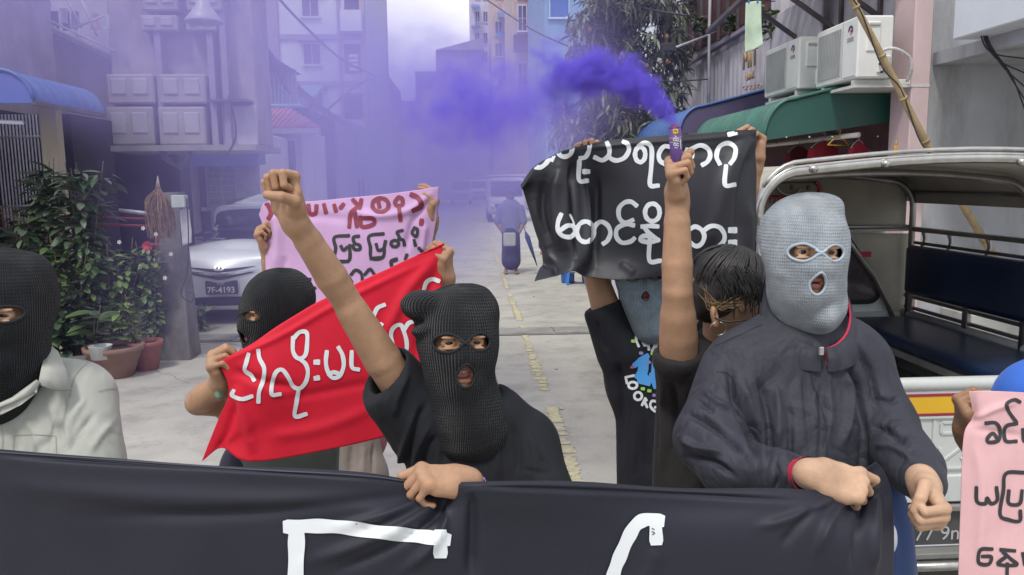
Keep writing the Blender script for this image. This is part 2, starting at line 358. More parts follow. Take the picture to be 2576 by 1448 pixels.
def nets(D, lo, h):
    """surface nets: distance grid to quads"""
    S = D < 0; n = np.array(D.shape)-1
    cnt = np.zeros(n, np.uint8)
    for a in (0, 1):
        for b in (0, 1):
            for c in (0, 1): cnt += S[a:a+n[0], b:b+n[1], c:c+n[2]]
    act = (cnt > 0) & (cnt < 8); I, J, K = np.nonzero(act); idx = np.full(n, -1, np.int32); idx[I, J, K] = np.arange(len(I))
    vals = {}
    for a in (0, 1):
        for b in (0, 1):
            for c in (0, 1): vals[a, b, c] = D[I+a, J+b, K+c]
    acc = np.zeros((len(I), 3)); num = np.zeros(len(I))
    cs = list(vals)
    for p in cs:
        for ax_ in range(3):
            if p[ax_]: continue
            q = list(p); q[ax_] = 1; q = tuple(q); u, v = vals[p], vals[q]; m = (u < 0) != (v < 0)
            t = np.where(m, u/np.where(m, u-v, 1), 0); pos = np.array(p, float)[None, :].repeat(len(I), 0); pos[:, ax_] += t
            acc += pos*m[:, None]; num += m
    V = (np.stack([I, J, K], 1)+acc/num[:, None])*h+lo
    Q = []
    for ax_ in range(3):
        o = [0, 1, 2]; o.remove(ax_); sl0 = [slice(None)]*3; sl1 = [slice(None)]*3
        sl0[ax_] = slice(0, -1); sl1[ax_] = slice(1, None)
        for t in o: sl0[t] = slice(1, -1); sl1[t] = slice(1, -1)
        A, B = S[tuple(sl0)], S[tuple(sl1)]; ch = np.nonzero(A != B); ins = A[ch]
        ijk = [c.copy() for c in ch]
        for t in o: ijk[t] = ijk[t]+1
        def cell(da, db):
            z = [c.copy() for c in ijk]; z[o[0]] = z[o[0]]-da; z[o[1]] = z[o[1]]-db; return idx[z[0], z[1], z[2]]
        q = np.stack([cell(1, 1), cell(0, 1), cell(0, 0), cell(1, 0)], 1)
        flip = ins if ax_ != 1 else ~ins
        q[~flip] = q[~flip][:, ::-1]; Q.append(q)
    Q = np.concatenate(Q); Q = Q[(Q >= 0).all(1)]
    return V, Q
def solid(s, h, pad=.012):
    D, lo = s.field(h, pad); return nets(D, lo, h)
def vnormals(V, Q):
    n = np.cross(V[Q[:, 2]]-V[Q[:, 0]], V[Q[:, 3]]-V[Q[:, 1]]); N = np.zeros_like(V)
    for k in range(4): np.add.at(N, Q[:, k], n)
    return N/np.maximum(np.linalg.norm(N, axis=1, keepdims=True), 1e-12)
def relax(V, Q, it=1, lam=.5):
    for _ in range(it):
        A = np.zeros_like(V); c = np.zeros(len(V))
        for k in range(4):
            np.add.at(A, Q[:, k], V[Q[:, (k+1) % 4]]); np.add.at(c, Q[:, k], 1)
        V = V+(A/np.maximum(c, 1)[:, None]-V)*lam
    return V
def crease(V, N, folds, depth_ok=None):
    """push cloth in or out along drawn crease lines (sketch pixels): (points, width px, amount m)"""
    x, y, d = proj(V); face = ((V-CAM)*N).sum(1) < 0; out = np.zeros(len(V))
    for pts, w, amp in folds:
        c = spline(pts, 6); lo = c.min(0)-3*w; hi = c.max(0)+3*w
        m = np.nonzero((x > lo[0]) & (x < hi[0]) & (y > lo[1]) & (y < hi[1]) & face)[0]
        if len(m) == 0: continue
        px = np.stack([x[m], y[m]], 1); best = np.full(len(m), 1e9); tt = np.zeros(len(m))
        for i in range(len(c)-1):
            a, b = c[i], c[i+1]; dd = b-a; t = np.clip(((px-a)@dd)/max(dd@dd, 1e-9), 0, 1)
            q = np.linalg.norm(px-a-t[:, None]*dd, axis=1); better = q < best; best[better] = q[better]; tt[better] = (i+t[better])/(len(c)-1)
        out[m] += amp*np.exp(-(best/w)**2)*(np.clip(np.sin(np.pi*np.clip(tt, .0, 1))*1.6, .15, 1))
    return V+N*out[:, None]
def join(parts):
    Vs, Qs, n = [], [], 0
    for V, Q in parts: Vs.append(V); Qs.append(Q+n); n += len(V)
    return np.concatenate(Vs), np.concatenate(Qs)

def ribbon_px(strokes, wpx, bvh, lift=.0015, n=8, joinname=None):
    """brush or tape strokes drawn on a cloth or board: found along the view ray, then lifted off its surface"""
    mb = MB()
    for st in strokes:
        w = wpx
        if isinstance(st, tuple): st, w = st
        if len(st) == 1: st = [(st[0][0]-w*.3, st[0][1]), (st[0][0]+w*.3, st[0][1]+.5)]
        c = spline(st, n); T = np.gradient(c, axis=0); T /= np.maximum(np.linalg.norm(T, axis=1, keepdims=True), 1e-6)
        Nn = np.stack([-T[:, 1], T[:, 0]], 1); rows = []
        c = np.vstack([c[0]-T[0]*w*.35, c, c[-1]+T[-1]*w*.35]); Nn = np.vstack([Nn[0], Nn, Nn[-1]])
        for i in range(len(c)):
            row = []; wob = w*(.5+.03*math.sin(i*.6+c[0][0])) * (.8 if i in (0, len(c)-1) else 1)
            for k in (-1, -.33, .33, 1):
                q = c[i]+Nn[i]*wob*k; v = ray(*q); v = v/np.linalg.norm(v)
                hit = bvh.ray_cast(Vector(CAM), Vector(v))
                row.append(None if hit[0] is None else np.array(hit[0])-v*lift)
            rows.append(row)
        idx = {}; V = []; Fs = []
        for i, row in enumerate(rows):
            for k, p in enumerate(row):
                if p is not None: idx[i, k] = len(V); V.append(p)
        for i in range(len(rows)-1):
            for k in range(3):
                e = [(i, k), (i, k+1), (i+1, k+1), (i+1, k)]
                if all(q in idx for q in e):
                    P4 = [V[idx[q]] for q in e]
                    if max(np.linalg.norm(P4[0]-P4[2]), np.linalg.norm(P4[1]-P4[3])) < .12: Fs.append([idx[q] for q in e])
        if Fs: mb.add(V, Fs, True)
    return mb
def bvh_of(V, Q): return BVHTree.FromPolygons([tuple(v) for v in V.tolist()], Q.tolist())

def sheet(rows, nu=60, nv=40, thick=.0015, folds=(), noise=0.0, nscale=4.0, seed=1):
    """cloth through a grid of control points (x px, y px, depth); returns front surface arrays and the closed mesh arrays"""
    R = np.array([spline(r, max(1, nu//(len(r)-1))) for r in rows], float)        # rows x nu x 3
    cols = [spline(R[:, j], max(1, nv//(len(rows)-1))) for j in range(R.shape[1])]
    A = np.array(cols).transpose(1, 0, 2)                                            # nv x nu x 3
    nv_, nu_ = A.shape[:2]
    V = CAM+A[..., 2:3]*(_f+(A[..., 0:1]-CX)/F*_r-(A[..., 1:2]-CY)/F*_u); V = V.reshape(-1, 3)
    i, j = np.meshgrid(np.arange(nv_-1), np.arange(nu_-1), indexing='ij'); a = (i*nu_+j).ravel()
    Q = np.stack([a, a+nu_, a+nu_+1, a+1], 1)
    N = vnormals(V, Q)
    if ((V-CAM)*N).sum(1).mean() > 0: Q = Q[:, ::-1]; N = -N
    if noise: V = V+N*(noise*(vnoise(V, nscale, seed)+.5*vnoise(V, nscale*2.3, seed+3)))[:, None]
    if folds: V = crease(V, N, folds)
    N = vnormals(V, Q); B = V-N*thick; n = len(V)
    edge = list(range(nu_))+[k*nu_+nu_-1 for k in range(1, nv_)]+[(nv_-1)*nu_+k for k in range(nu_-2, -1, -1)]+[k*nu_ for k in range(nv_-2, 0, -1)]
    E = np.array([[edge[k], edge[(k+1) % len(edge)], edge[(k+1) % len(edge)]+n, edge[k]+n] for k in range(len(edge))])
    return V, Q, np.concatenate([V, B]), np.concatenate([Q, Q[:, ::-1]+n, E])
# ------------------------------------------------------------------ ground
M_road = mat('concrete_road', (.43, .41, .365), rough=.85, var=.2, vscale=1.3, bump=.4, bscale=40, stain=.75, staincol=(.22, .21, .195), detail=12)
M_kerb = mat('old_concrete', (.30, .29, .27), rough=.9, var=.2, vscale=3, bump=.4, bscale=30, stain=.5)
M_yel = mat('worn_yellow_paint', (.54, .49, .31), rough=.85, var=.22, vscale=30, stain=.8, staincol=(.38, .36, .32))
def grid_sheet(x0, x1, y0, y1, z, n=2):
    V = [(x0, y0, z), (x1, y0, z), (x1, y1, z), (x0, y1, z)]; return V, [(0, 1, 2, 3)]
mb = MB(); V, Fq = grid_sheet(-400, 400, -60, 1200, 0); mb.add(V, Fq); tag(mb.build('ground', M_kerb), kind='structure')
mb = MB(); V, Fq = grid_sheet(-5.2, 3.6, -20, 160, .004); mb.add(V, Fq); road = tag(mb.build('road', M_road), kind='structure')
# worn yellow centre line: broken flakes of paint
mb = MB(); rr = random.Random(3); y = 1.5
while y < 70:
    ln = rr.uniform(.03, .16) if rr.random() < .8 else rr.uniform(.25, .5)
    a, b = rr.uniform(.0, .025), rr.uniform(.0, .03)
    if (y % 3.3) < 2.5 or rr.random() < .4:
        pts = []; n = max(3, int(ln/.02))
        for k in range(n+1): pts.append((.565+a+rr.uniform(-.022, .022), y+ln*k/n))
        for k in range(n, -1, -1): pts.append((.675-b+rr.uniform(-.022, .022), y+ln*k/n))
        mb.add([(p[0], p[1], .008) for p in pts], [tuple([k, n+1+(n-k), n+1+(n-k)-1, k+1]) for k in range(n)])
    y += ln+rr.uniform(.0, .07)
m_ = mb.build('line_marking', M_yel, road)
# drain covers across the road
for k in range(9):
    mb = MB(); x = -4.6+k*.93; mb.box((x+.46, 9.35, .012), (.455, .17, .012), bev=.004); s_ = mb.build('drain_slab', M_kerb, road)
mb = MB(); mb.box((-.4, 9.13, .005), (4.3, .014, .004)); mb.box((-.4, 9.57, .005), (4.3, .01, .004)); mb.build('drain_joint', mat('dark_joint', (.05, .05, .05)), road)
for X, W_ in ((-5.35, .15), (3.75, .15)):
    mb = MB()
    for k in range(60): mb.box((X, 1+k*1.5, .06), (W_, .74, .06), bev=.015)
    tag(mb.build('kerb', M_kerb), kind='structure')
# bits of litter and small stones along the road
mb = MB(); rr = random.Random(5)
for k in range(240):
    x, y = rr.uniform(-5, 3.4), rr.uniform(3, 18); s = rr.uniform(.004, .016); a = rr.random()*3
    R = np.array([[math.cos(a), -math.sin(a), 0], [math.sin(a), math.cos(a), 0], [0, 0, 1]])
    mb.box((x, y, .006+s*.3), (s*rr.uniform(.6, 1.6), s, s*.3), R=R, bev=s*.2)
tag(mb.build('litter', mat('pale_litter', (.45, .43, .38), var=.6, vscale=40)), 'small stones, leaves and scraps of litter scattered over the road', None, kind='stuff')

# ------------------------------------------------------------------ colours for walls
W_pale = mat('pale_lilac_render', (.56, .53, .58), rough=.85, var=.1, vscale=2, stain=.5, staincol=(.28, .26, .28), bump=.2, bscale=25)
W_pink = mat('pink_render', (.62, .47, .48), rough=.8, var=.07, vscale=3, stain=.2, bump=.1, bscale=25)
W_grey = mat('grey_wall_render', (.42, .43, .46), rough=.85, var=.12, vscale=1.5, stain=.75, staincol=(.22, .21, .20), bump=.25, bscale=20)
W_white = mat('white_panel_wall', (.62, .65, .68), rough=.7, var=.06, vscale=1, stain=.3, staincol=(.42, .43, .45))
W_band = mat('mauve_band', (.30, .26, .34), rough=.8, var=.1)
W_cream = mat('cream_paint', (.60, .52, .38), rough=.7, var=.08, vscale=4, stain=.3)
W_ochre = mat('ochre_render', (.55, .42, .30), rough=.8, var=.15, vscale=1.5, stain=.5)
W_blue = mat('blue_paint', (.20, .33, .55), rough=.7, var=.07, vscale=1, stain=.3)
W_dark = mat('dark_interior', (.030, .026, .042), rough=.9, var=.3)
W_maroon = mat('maroon_interior', (.09, .035, .045), rough=.8, var=.3, vscale=6)
W_brick = mat('weathered_brown_wall', (.36, .32, .33), rough=.9, var=.25, vscale=3, stain=.7)
M_awnb = mat('blue_metal_awning', (.08, .16, .42), rough=.4, metal=.2, var=.2, vscale=3, stain=.3, staincol=(.2, .25, .35))
M_awng = mat('green_metal_awning', (.055, .17, .135), rough=.4, metal=.2, var=.2, vscale=3, stain=.5, staincol=(.22, .26, .22))
M_green = mat('dark_green_panel', (.025, .09, .075), rough=.4, var=.12, vscale=2)
M_glass = mat('window_glass', (.03, .035, .06), rough=.08, var=.1, spec=.8)
M_frame = mat('window_frame', (.55, .55, .58), rough=.5)
M_steel = mat('painted_steel', (.12, .10, .11), rough=.5, metal=.3, var=.3, stain=.4, staincol=(.15, .07, .04))
M_cable = mat('black_cable', (.03, .03, .035), rough=.6)
M_bar = mat('pale_steel_bar', (.48, .47, .50), rough=.5, metal=.2, var=.2)
M_roofr = mat('red_roof_sheet', (.50, .14, .12), rough=.6, var=.2, stain=.4)
M_roofs = mat('sky_blue_roof_sheet', (.20, .42, .55), rough=.5, var=.2, stain=.3)
M_wood = mat('bamboo', (.42, .31, .17), rough=.7, var=.2, vscale=9, stain=.4)
M_white = mat('white_plastic', (.74, .74, .71), rough=.45, var=.05, stain=.15)

def YR(x0, y0, x1, y1, Y):
    a = PY((x0), (y0+y1)/2, Y); b = PY(x1, (y0+y1)/2, Y); t = PY((x0+x1)/2, y0, Y); q = PY((x0+x1)/2, y1, Y)
    return a[0], b[0], q[2], t[2]
def block(name, label, cat, X0, X1, Y0, Y1, Z0, Z1, m, group=None, part='wall'):
    o = empty(name, ((X0+X1)/2, (Y0+Y1)/2, 0), label, cat, group)
    mb = MB(); mb.b2((X0, Y0, Z0), (X1, Y1, Z1), bev=.03); mb.build(part, m, o)
    return o
def win_front(par_, X0, X1, Z0, Z1, Y, mull=1, bars=0, m=None, sill=True, glass=None):
    """window in a wall that faces the camera"""
    w = .05; mb = MB()
    mb.b2((X0-w, Y-.05, Z0-w), (X0, Y+.02, Z1+w)); mb.b2((X1, Y-.05, Z0-w), (X1+w, Y+.02, Z1+w)); mb.b2((X0, Y-.05, Z1), (X1, Y+.02, Z1+w)); mb.b2((X0, Y-.05, Z0-w), (X1, Y+.02, Z0))
    for k in range(mull): x = X0+(X1-X0)*(k+1)/(mull+1); mb.b2((x-w*.4, Y-.045, Z0), (x+w*.4, Y+.02, Z1))
    for k in range(bars): z = Z0+(Z1-Z0)*(k+1)/(bars+1); mb.b2((X0, Y-.043, z-w*.2), (X1, Y+.02, z+w*.2))
    o = mb.build('window', m or M_frame, par_)
    mb = MB(); mb.b2((X0, Y-.012, Z0), (X1, Y+.02, Z1)); mb.build('pane', glass or M_glass, o)
    if sill: mb = MB(); mb.b2((X0-.12, Y-.16, Z0-w-.07), (X1+.12, Y+.02, Z0-w)); mb.build('sill', m or M_frame, o)
    return o
def win_side(par_, Y0, Y1, Z0, Z1, X, s, mull=1, bars=1, m=None, glass=None):
    """window in a wall along the street; s = +1 when the wall looks towards -X"""
    w = .06; a, b = (X-.05, X+.02) if s > 0 else (X-.02, X+.05); mb = MB()
    mb.b2((a, Y0-w, Z0-w), (b, Y0, Z1+w)); mb.b2((a, Y1, Z0-w), (b, Y1+w, Z1+w)); mb.b2((a, Y0, Z1), (b, Y1, Z1+w)); mb.b2((a, Y0, Z0-w), (b, Y1, Z0))
    for k in range(mull): y = Y0+(Y1-Y0)*(k+1)/(mull+1); mb.b2((a+.01, y-w*.4, Z0), (b-.01, y+w*.4, Z1))
    for k in range(bars): z = Z0+(Z1-Z0)*(k+1)/(bars+1); mb.b2((a+.012, Y0, z-.02), (b-.012, Y1, z+.02))
    o = mb.build('window', m or M_frame, par_)
    mb = MB(); mb.b2((X-.015*s, Y0, Z0), (X+.02*s, Y1, Z1)); mb.build('pane', glass or M_glass, o)
    return o
def curved_awning(name, label, Xw, Xe, Y0, Y1, zt, zb, m, mside, pitch=.17, drop=.35, cat='awning', side=True, wb=.25):
    """corrugated sheets bent down over the front edge; ridges run down the slope"""
    o = empty(name, ((Xw+Xe)/2, (Y0+Y1)/2, zb), label, cat); s = 1 if Xw > Xe else -1
    prof = []; W_ = abs(Xw-Xe); r = min(W_*.3, .30)
    zr = max(zt-(W_-r)*.24, zb+.26)
    for t in np.linspace(0, 1, 5): prof.append((Xw-s*(W_-r)*t, zt+(zr-zt)*t))
    for a in np.linspace(.15, 1.0, 9)*math.radians(84): prof.append((Xw-s*(W_-r+r*math.sin(a)), zr-(zr-zb)*(1-math.cos(a))/(1-math.cos(math.radians(84)))))
    prof = np.array(prof); n = max(2, int((Y1-Y0)/(pitch/8)))
    Tn = np.gradient(prof, axis=0); Nn = np.stack([-Tn[:, 1], Tn[:, 0]], 1); Nn /= np.linalg.norm(Nn, axis=1, keepdims=True); Nn *= np.sign(Nn[:, 1:2]+1e-9)
    ys = np.linspace(Y0, Y1, n); V = []
    for yy in ys:
        c = .017*math.cos(2*math.pi*yy/pitch)
        for p, q in zip(prof, Nn): V.append((p[0]+q[0]*c, yy, p[1]+q[1]*c))
    k = len(prof); i, j = np.meshgrid(np.arange(n-1), np.arange(k-1), indexing='ij'); a = (i*k+j).ravel()
    Q = np.stack([a, a+1, a+k+1, a+k], 1); me = mesh('roof_sheet', V, Q); link('roof_sheet', me, m, o)
    if side:
        mb = MB(); poly = [(p[0], Y0+.01, p[1]-.015) for p in prof]+[(Xe, Y0+.01, zb-.03), (Xw, Y0+.01, zb+(zt-zb)*wb)]
        mb.prism(poly, (0, .03, 0)); e = mb.build('end_panel', mside, o)
        for x in np.linspace(Xe, Xw, 7)[1:-1]:
            mb = MB(); mb.lathe((x, Y0+.005, zb+.0), [(.001, -.009), (.009, -.004), (.009, .004), (.001, .009)], 8); mb.build('screw', M_frame, e)
        mb = MB(); mb.tube([(p[0], Y0, p[1]+.012) for p in prof], .018, 6); mb.build('edge_trim', m, o)
    mb = MB(); mb.b2((Xe-.02, Y0, zb-.05), (Xe+.02, Y1, zb-.01)); mb.build('front_beam', M_steel, o)
    return o

# ------------------------------------------------------------------ left side of the street
# near house: blue awning, cream column, barred front
g = block('town_house', 'dark fronted house at the left edge behind the potted shrubs', 'house', -12, -5.6, 8.4, 11.5, 0, 7, W_brick)
X0, X1, Z0, Z1 = YR(-40, 0, 190, 200, 8.2)
mb = MB(); mb.b2((-12, 8.15, 3.35), (-5.1, 8.39, 7), bev=.01); mb.build('upper_wall', W_pale, g)
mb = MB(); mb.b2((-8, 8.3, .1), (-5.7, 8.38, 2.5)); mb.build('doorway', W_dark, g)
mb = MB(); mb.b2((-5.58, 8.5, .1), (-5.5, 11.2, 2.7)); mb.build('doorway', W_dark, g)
mb = MB(); mb.b2((-6.9, 8.22, .1), (-5.75, 8.28, 1.25), bev=.01); mb.build('door_panel', mat('orange_wood', (.50, .20, .05), rough=.5, var=.35, vscale=5, stretch=(6, 1, .6)), g)
for k in range(22):
    x = -7.6+k*.115; mb = MB(); mb.tube([(x, 8.12, .05), (x, 8.12, 2.75)], .011, 6); mb.build('bar', M_bar, g)
for z in (.4, 1.3, 2.2): mb = MB(); mb.b2((-7.7, 8.105, z-.015), (-5.05, 8.135, z+.015)); mb.build('cross_rail', M_bar, g)
a = PY(126, 290, 8.9); b = PY(150, 640, 8.9)
mb = MB(); mb.bar((a[0], 8.9, a[2]+.15), (b[0]+.03, 8.9, 0), .175); mb.build('column', W_cream, g)
# recessed shop front: dark room behind a grille of thin bars, orange boards low down
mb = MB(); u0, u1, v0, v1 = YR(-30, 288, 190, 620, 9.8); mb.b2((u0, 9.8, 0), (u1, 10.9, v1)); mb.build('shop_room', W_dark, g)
mb = MB(); u0, u1, v0, v1 = YR(-30, 520, 105, 640, 9.7); mb.b2((u0, 9.7, v0), (u1, 9.78, v1), bev=.01); mb.build('door_panel', MATS['orange_wood'], g)
for k in range(15):
    q = PY(-12+k*8.6, 300, 9.5); mb = MB(); mb.tube([(q[0], 9.5, .05), (q[0], 9.5, q[2]+.05)], .010, 6); mb.build('bar', M_bar, g)
for yy in (345, 520): q0_ = PY(-20, yy, 9.5); q1_ = PY(112, yy, 9.5); mb = MB(); mb.tube([q0_, (q1_[0], 9.5, q0_[2])], .012, 6); mb.build('cross_rail', M_bar, g)
# rolled blind and fluorescent lamp under the awning
mb = MB(); q = PY(20, 310, 7.8); mb.tube([(q[0]-.2, 7.8, q[2]+.02), (q[0]+.14, 7.8, q[2]-.0)], .02, 8); l_ = mb.build('tube_lamp', mat('lamp_tube', (.75, .78, .85), rough=.3), g)
X0, X1, Z0, Z1 = YR(-200, 196, 372, 268, 7.6)
curved_awning('blue_awning', 'blue corrugated awning at the left edge above the cream column', -6.4, -3.93, 7.6, 9.0, 3.0, 2.58, M_awnb, mat('blue_canvas', (.10, .15, .45), rough=.7, var=.1), wb=0)
# upper balcony with slats left
q = YR(0, 20, 260, 100, 9.5)
mb = MB(); mb.b2((-9, 7.75, 3.35), (-4.95, 8.13, 3.5)); bal = mb.build('balcony_slab', M_kerb, g)
for k in range(26): mb = MB(); x = -8.6+k*.14; mb.b2((x, 7.8, 3.5), (x+.05, 7.84, 4.05)); mb.build('slat', M_bar, bal)

# second house: overhanging upper floor with boxed panels, dark shop front below
X0, X1, Z0, Z1 = YR(270, -260, 636, 368, 11.2)
h2 = empty('corner_house', ((X0+X1)/2, 12.5, 0), 'grey house with overhanging upper floor and boxed vents behind the lamp', 'house')
mb = MB(); mb.b2((X0, 11.2, Z0), (X1, 12.0, Z1+1.5), bev=.02); mb.build('upper_floor', W_brick, h2)
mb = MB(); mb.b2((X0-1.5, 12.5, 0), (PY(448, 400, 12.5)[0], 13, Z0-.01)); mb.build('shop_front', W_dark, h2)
M_box = mat('vent_box', (.37, .34, .33), rough=.7, var=.15, stain=.4)
for (x0, y0, x1, y1) in ((272, 188, 390, 262), (402, 188, 520, 262), (272, 270, 390, 366), (402, 270, 520, 366), (360, -30, 450, 30), (470, -30, 560, 30), (355, 40, 450, 80), (470, 40, 545, 80)):
    a0, a1, c0, c1 = YR(x0, y0, x1, y1, 11.0)
    mb = MB(); mb.b2((a0, 10.95, c0), (a1, 11.19, c1), bev=.02); bx_ = mb.build('vent_box', M_box, h2)
    for f0, f1 in ((.10, .42), (.55, .88)):
        mb = MB(); mb.b2((a0+(a1-a0)*f0, 10.93, c0+(c1-c0)*.3), (a0+(a1-a0)*f1, 10.96, c0+(c1-c0)*.85), bev=.012); mb.build('vent_panel', mat('vent_panel_grey', (.42, .40, .41), stain=.3), bx_)
for x in (395, 527, 560): a = PY(x, 0, 11.1); mb = MB(); mb.b2((a[0]-.04, 11.0, Z0), (a[0]+.04, 11.19, Z1+1.2)); mb.build('pilaster', W_band, h2)
mb = MB(); mb.b2((X0-.1, 10.8, Z0-.08), (X1+.06, 12.2, Z0-.005)); mb.build('floor_slab', M_kerb, h2)
# pale sheet and meter boxes on its right
a0, a1, c0, c1 = YR(545, 262, 634, 368, 10.9); mb = MB(); mb.b2((a0, 11.12, c0), (a1, 11.195, c1), bev=.01); mb.build('wall_sheet', W_pale, h2)
a0, a1, c0, c1 = YR(528, 250, 556, 300, 10.9); mb = MB(); mb.b2((a0, 10.85, c1-.03), (a1+.35, 11.19, c1)); mb.build('bracket_shelf', M_steel, h2)
# louvred side wing further back
for k in range(16):
    a = PY(600+k*9.5, 190, 14.0); b = PY(600+k*9.5, 262, 14.0); mb = MB(); mb.b2((a[0]-.022, 13.95, b[2]), (a[0]+.022, 14.0, a[2]+.1)); mb.build('louvre_slat', M_bar, h2)
a0, a1, c0, c1 = YR(470, 120, 745, 195, 14.2)
mb = MB(); mb.prism([(a0, 13.2, c0+.75), (a1-.55, 13.2, c0+.45), (a1+.05, 13.2, c0+.06), (a0, 13.2, c0+.0)], (0, 1.2, 0)); mb.build('eave', mat('dusty_blue_roof', (.12, .14, .30), rough=.7, var=.2), h2)

# third: barred window house under the small blue awning
X0, X1, Z0, Z1 = YR(440, 372, 650, 560, 15.4)
h3 = block('barred_house', 'low house with barred window under a small blue awning behind the car', 'house', X0-.3, X1+.02, 15.4, 18, 0, Z1+.3, W_pale)
mb = MB(); a0, a1, c0, c1 = YR(455, 400, 524, 570, 15.35); mb.b2((a0, 15.34, 0), (a1, 15.39, c1)); mb.build('door', mat('violet_door', (.10, .08, .17), rough=.6, var=.2), h3)
a0, a1, c0, c1 = YR(524, 420, 592, 515, 15.3); wv = win_front(h3, a0, a1, c0, c1, 15.36, mull=1, bars=5, glass=mat('curtain_glass', (.30, .29, .18), rough=.3, var=.3, vscale=8))
for k in range(18):
    a = PY(592+k*3.6, 450, 15.1); mb = MB(); mb.tube([(a[0], 15.1, 0), (a[0], 15.1, c1+.12)], .01, 6); mb.build('bar', M_bar, h3)
for k in range(13):
    a = PY(526+k*5.2, 450, 15.1); mb = MB(); mb.tube([(a[0], 15.12, c0-.6), (a[0], 15.12, c1+.1)], .008, 6); mb.build('bar', M_bar, h3)
mb = MB(); a0, a1, d0, d1 = YR(592, 500, 612, 530, 15.0); mb.b2((a0, 14.98, d0), (a1+.12, 15.06, d1), bev=.01); mb.build('letter_box', mat('green_tin', (.06, .22, .16), rough=.5), h3)
a0, a1, c0, c1 = YR(458, 380, 645, 416, 14.7)
mb = MB(); prof = [(15.35, c1+.12), (15.0, c1+.08), (14.9, c1-.02), (14.75, c0+.02), (14.72, c0-.02)]
for t in range(len(prof)-1):
    pass
poly = [(a0, y, z) for y, z in prof]+[(a0, 15.35, c0+.02)]
aw = empty('door_awning', ((a0+a1)/2, 15.0, c0), 'small plain blue awning over the barred window behind the silver car', 'awning'); mb.prism(poly, (a1-a0, 0, 0)); mb.build('canvas', mat('blue_canvas2', (.05, .10, .30), rough=.6, var=.15), aw)
mb = MB()
for x in np.linspace(a0+.1, a1-.1, 3): mb.tube([(x, 15.38, c1), (x, 14.75, c0)], .012, 6)
mb.build('strut', M_steel, aw)

# fourth: small pale house with a red sheet roof
X0, X1, Z0, Z1 = YR(636, 325, 800, 470, 18)
h4 = block('red_roof_house', 'small pale house with a faded red sheet roof left of the white block', 'house', X0, X1-.35, 18.1, 21, 0, Z1, W_pale)
xa, xb, za, zb_ = YR(634, 286, 725, 325, 18)
mb = MB()
for k in range(24):
    t0, t1 = k/24, (k+1)/24; x0_, x1_ = xa+(xb+.45-xa)*t0, xa+(xb+.45-xa)*t1; s0, s1 = (1-max(0, (t0-.45))*1.5), (1-max(0, (t1-.45))*1.5)
    zz = za+(zb_-za)
    mb.prism([(x0_, 17.8, za), (x1_-.015, 17.8, za), (x1_-.015, 19.4, za+(zb_+.2-za)*s1), (x0_, 19.4, za+(zb_+.2-za)*s0)], (0, 0, .03+.02*(k % 2)))
mb.build('roof', M_roofr, h4)
mb = MB(); mb.b2((X0-.1, 17.7, za-.12), (X1+.1, 17.95, za-.01)); mb.build('gutter', M_frame, h4)
win_front(h4, X1-.75, X1-.5, Z1-.9, Z1-.25, 18.1, mull=0)
# sky blue roof behind it
xa, xb, za, zb_ = YR(628, 226, 775, 272, 22)
h5 = block('blue_roof_shed', 'low building with a sky blue corrugated roof left of the white block', 'shed', xa, xb, 22, 27, 0, za, W_dark)
mb = MB()
for k in range(26):
    x0_ = xa+(xb-xa)*k/26; x1_ = x0_+(xb-xa)/26*.8
    mb.prism([(x0_, 21.7, za), (x1_, 21.7, za), (x1_, 24.5, zb_+.35), (x0_, 24.5, zb_+.35)], (0, 0, .05))
mb.prism([(xa, 21.75, za-.03), (xb, 21.75, za-.03), (xb, 24.5, zb_+.3), (xa, 24.5, zb_+.3)], (0, 0, .02))
mb.build('roof', M_roofs, h5)
# white panelled apartment block
Y = 45.0
X0, X1, _, _ = YR(560, 0, 918, 400, Y)
ab = empty('apartment_block', ((X0+X1)/2, 50, 0), 'tall white apartment block with mauve floor bands left of the sky', 'building')
mb = MB(); mb.b2((X0-6, Y, 0), (X1, Y+14, 20)); mb.build('wall', W_white, ab)
for (yt, yb) in ((-42, -28), (88, 101), (206, 219), (322, 335)):
    _, _, z0, z1 = YR(600, yt, 918, yb, Y); mb = MB(); mb.b2((X0-6, Y-.12, z0), (X1+.05, Y-.002, z1)); mb.build('floor_band', W_band, ab)
for x in (693, 560, 858):
    a = PY(x, 200, Y); w = .3 if x < 800 else .08; mb = MB(); mb.b2((a[0]-w, Y-.16, 0), (a[0]+w, Y-.003, 19.5)); mb.build('pilaster', W_band, ab)
for (x0, y0, x1, y1) in ((765, 112, 805, 162), (760, -30, 800, 42), (632, -30, 655, 40), (632, 118, 655, 165), (768, 234, 812, 282), (636, 232, 658, 280)):
    a0, a1, c0, c1 = YR(x0, y0, x1, y1, Y); wv = win_front(ab, a0, a1, c0, c1, Y, mull=1, m=W_band if x0 < 700 else M_frame)
    mb = MB(); mb.b2((a0-.25, Y-.5, c1+.12), (a1+.25, Y-.003, c1+.22)); mb.build('sunshade', W_band, wv)
for (y0, y1) in ((-20, 33), (112, 185), (236, 300)):
    a0, a1, c0, c1 = YR(866, y0, 912, y1, Y); mb = MB(); mb.b2((a0, Y-.06, c0), (a1, Y-.004, c1)); lg = mb.build('loggia', W_dark, ab)
a0, a1, c0, c1 = YR(862, 34, 914, 86, Y); mb = MB(); mb.b2((a0, Y-.9, c0), (a1, Y-.17, c1)); mb.build('balcony', W_white, ab)
a0, a1, c0, c1 = YR(880, 138, 908, 182, Y)
for k in range(4):
    mb = MB(); z = c1-(k+1)*(c1-c0)/4; mb.b2((a0, Y-.3, z+.04), (a1-.1, Y-.07, z+(c1-c0)/4-.04), bev=.02); mb.build('washing', M_white, ab)
mb = MB(); mb.b2((X1-.15, Y-.2, 0), (X1+.12, Y+.2, 20)); mb.build('corner_post', mat('tan_post', (.40, .32, .25)), ab)
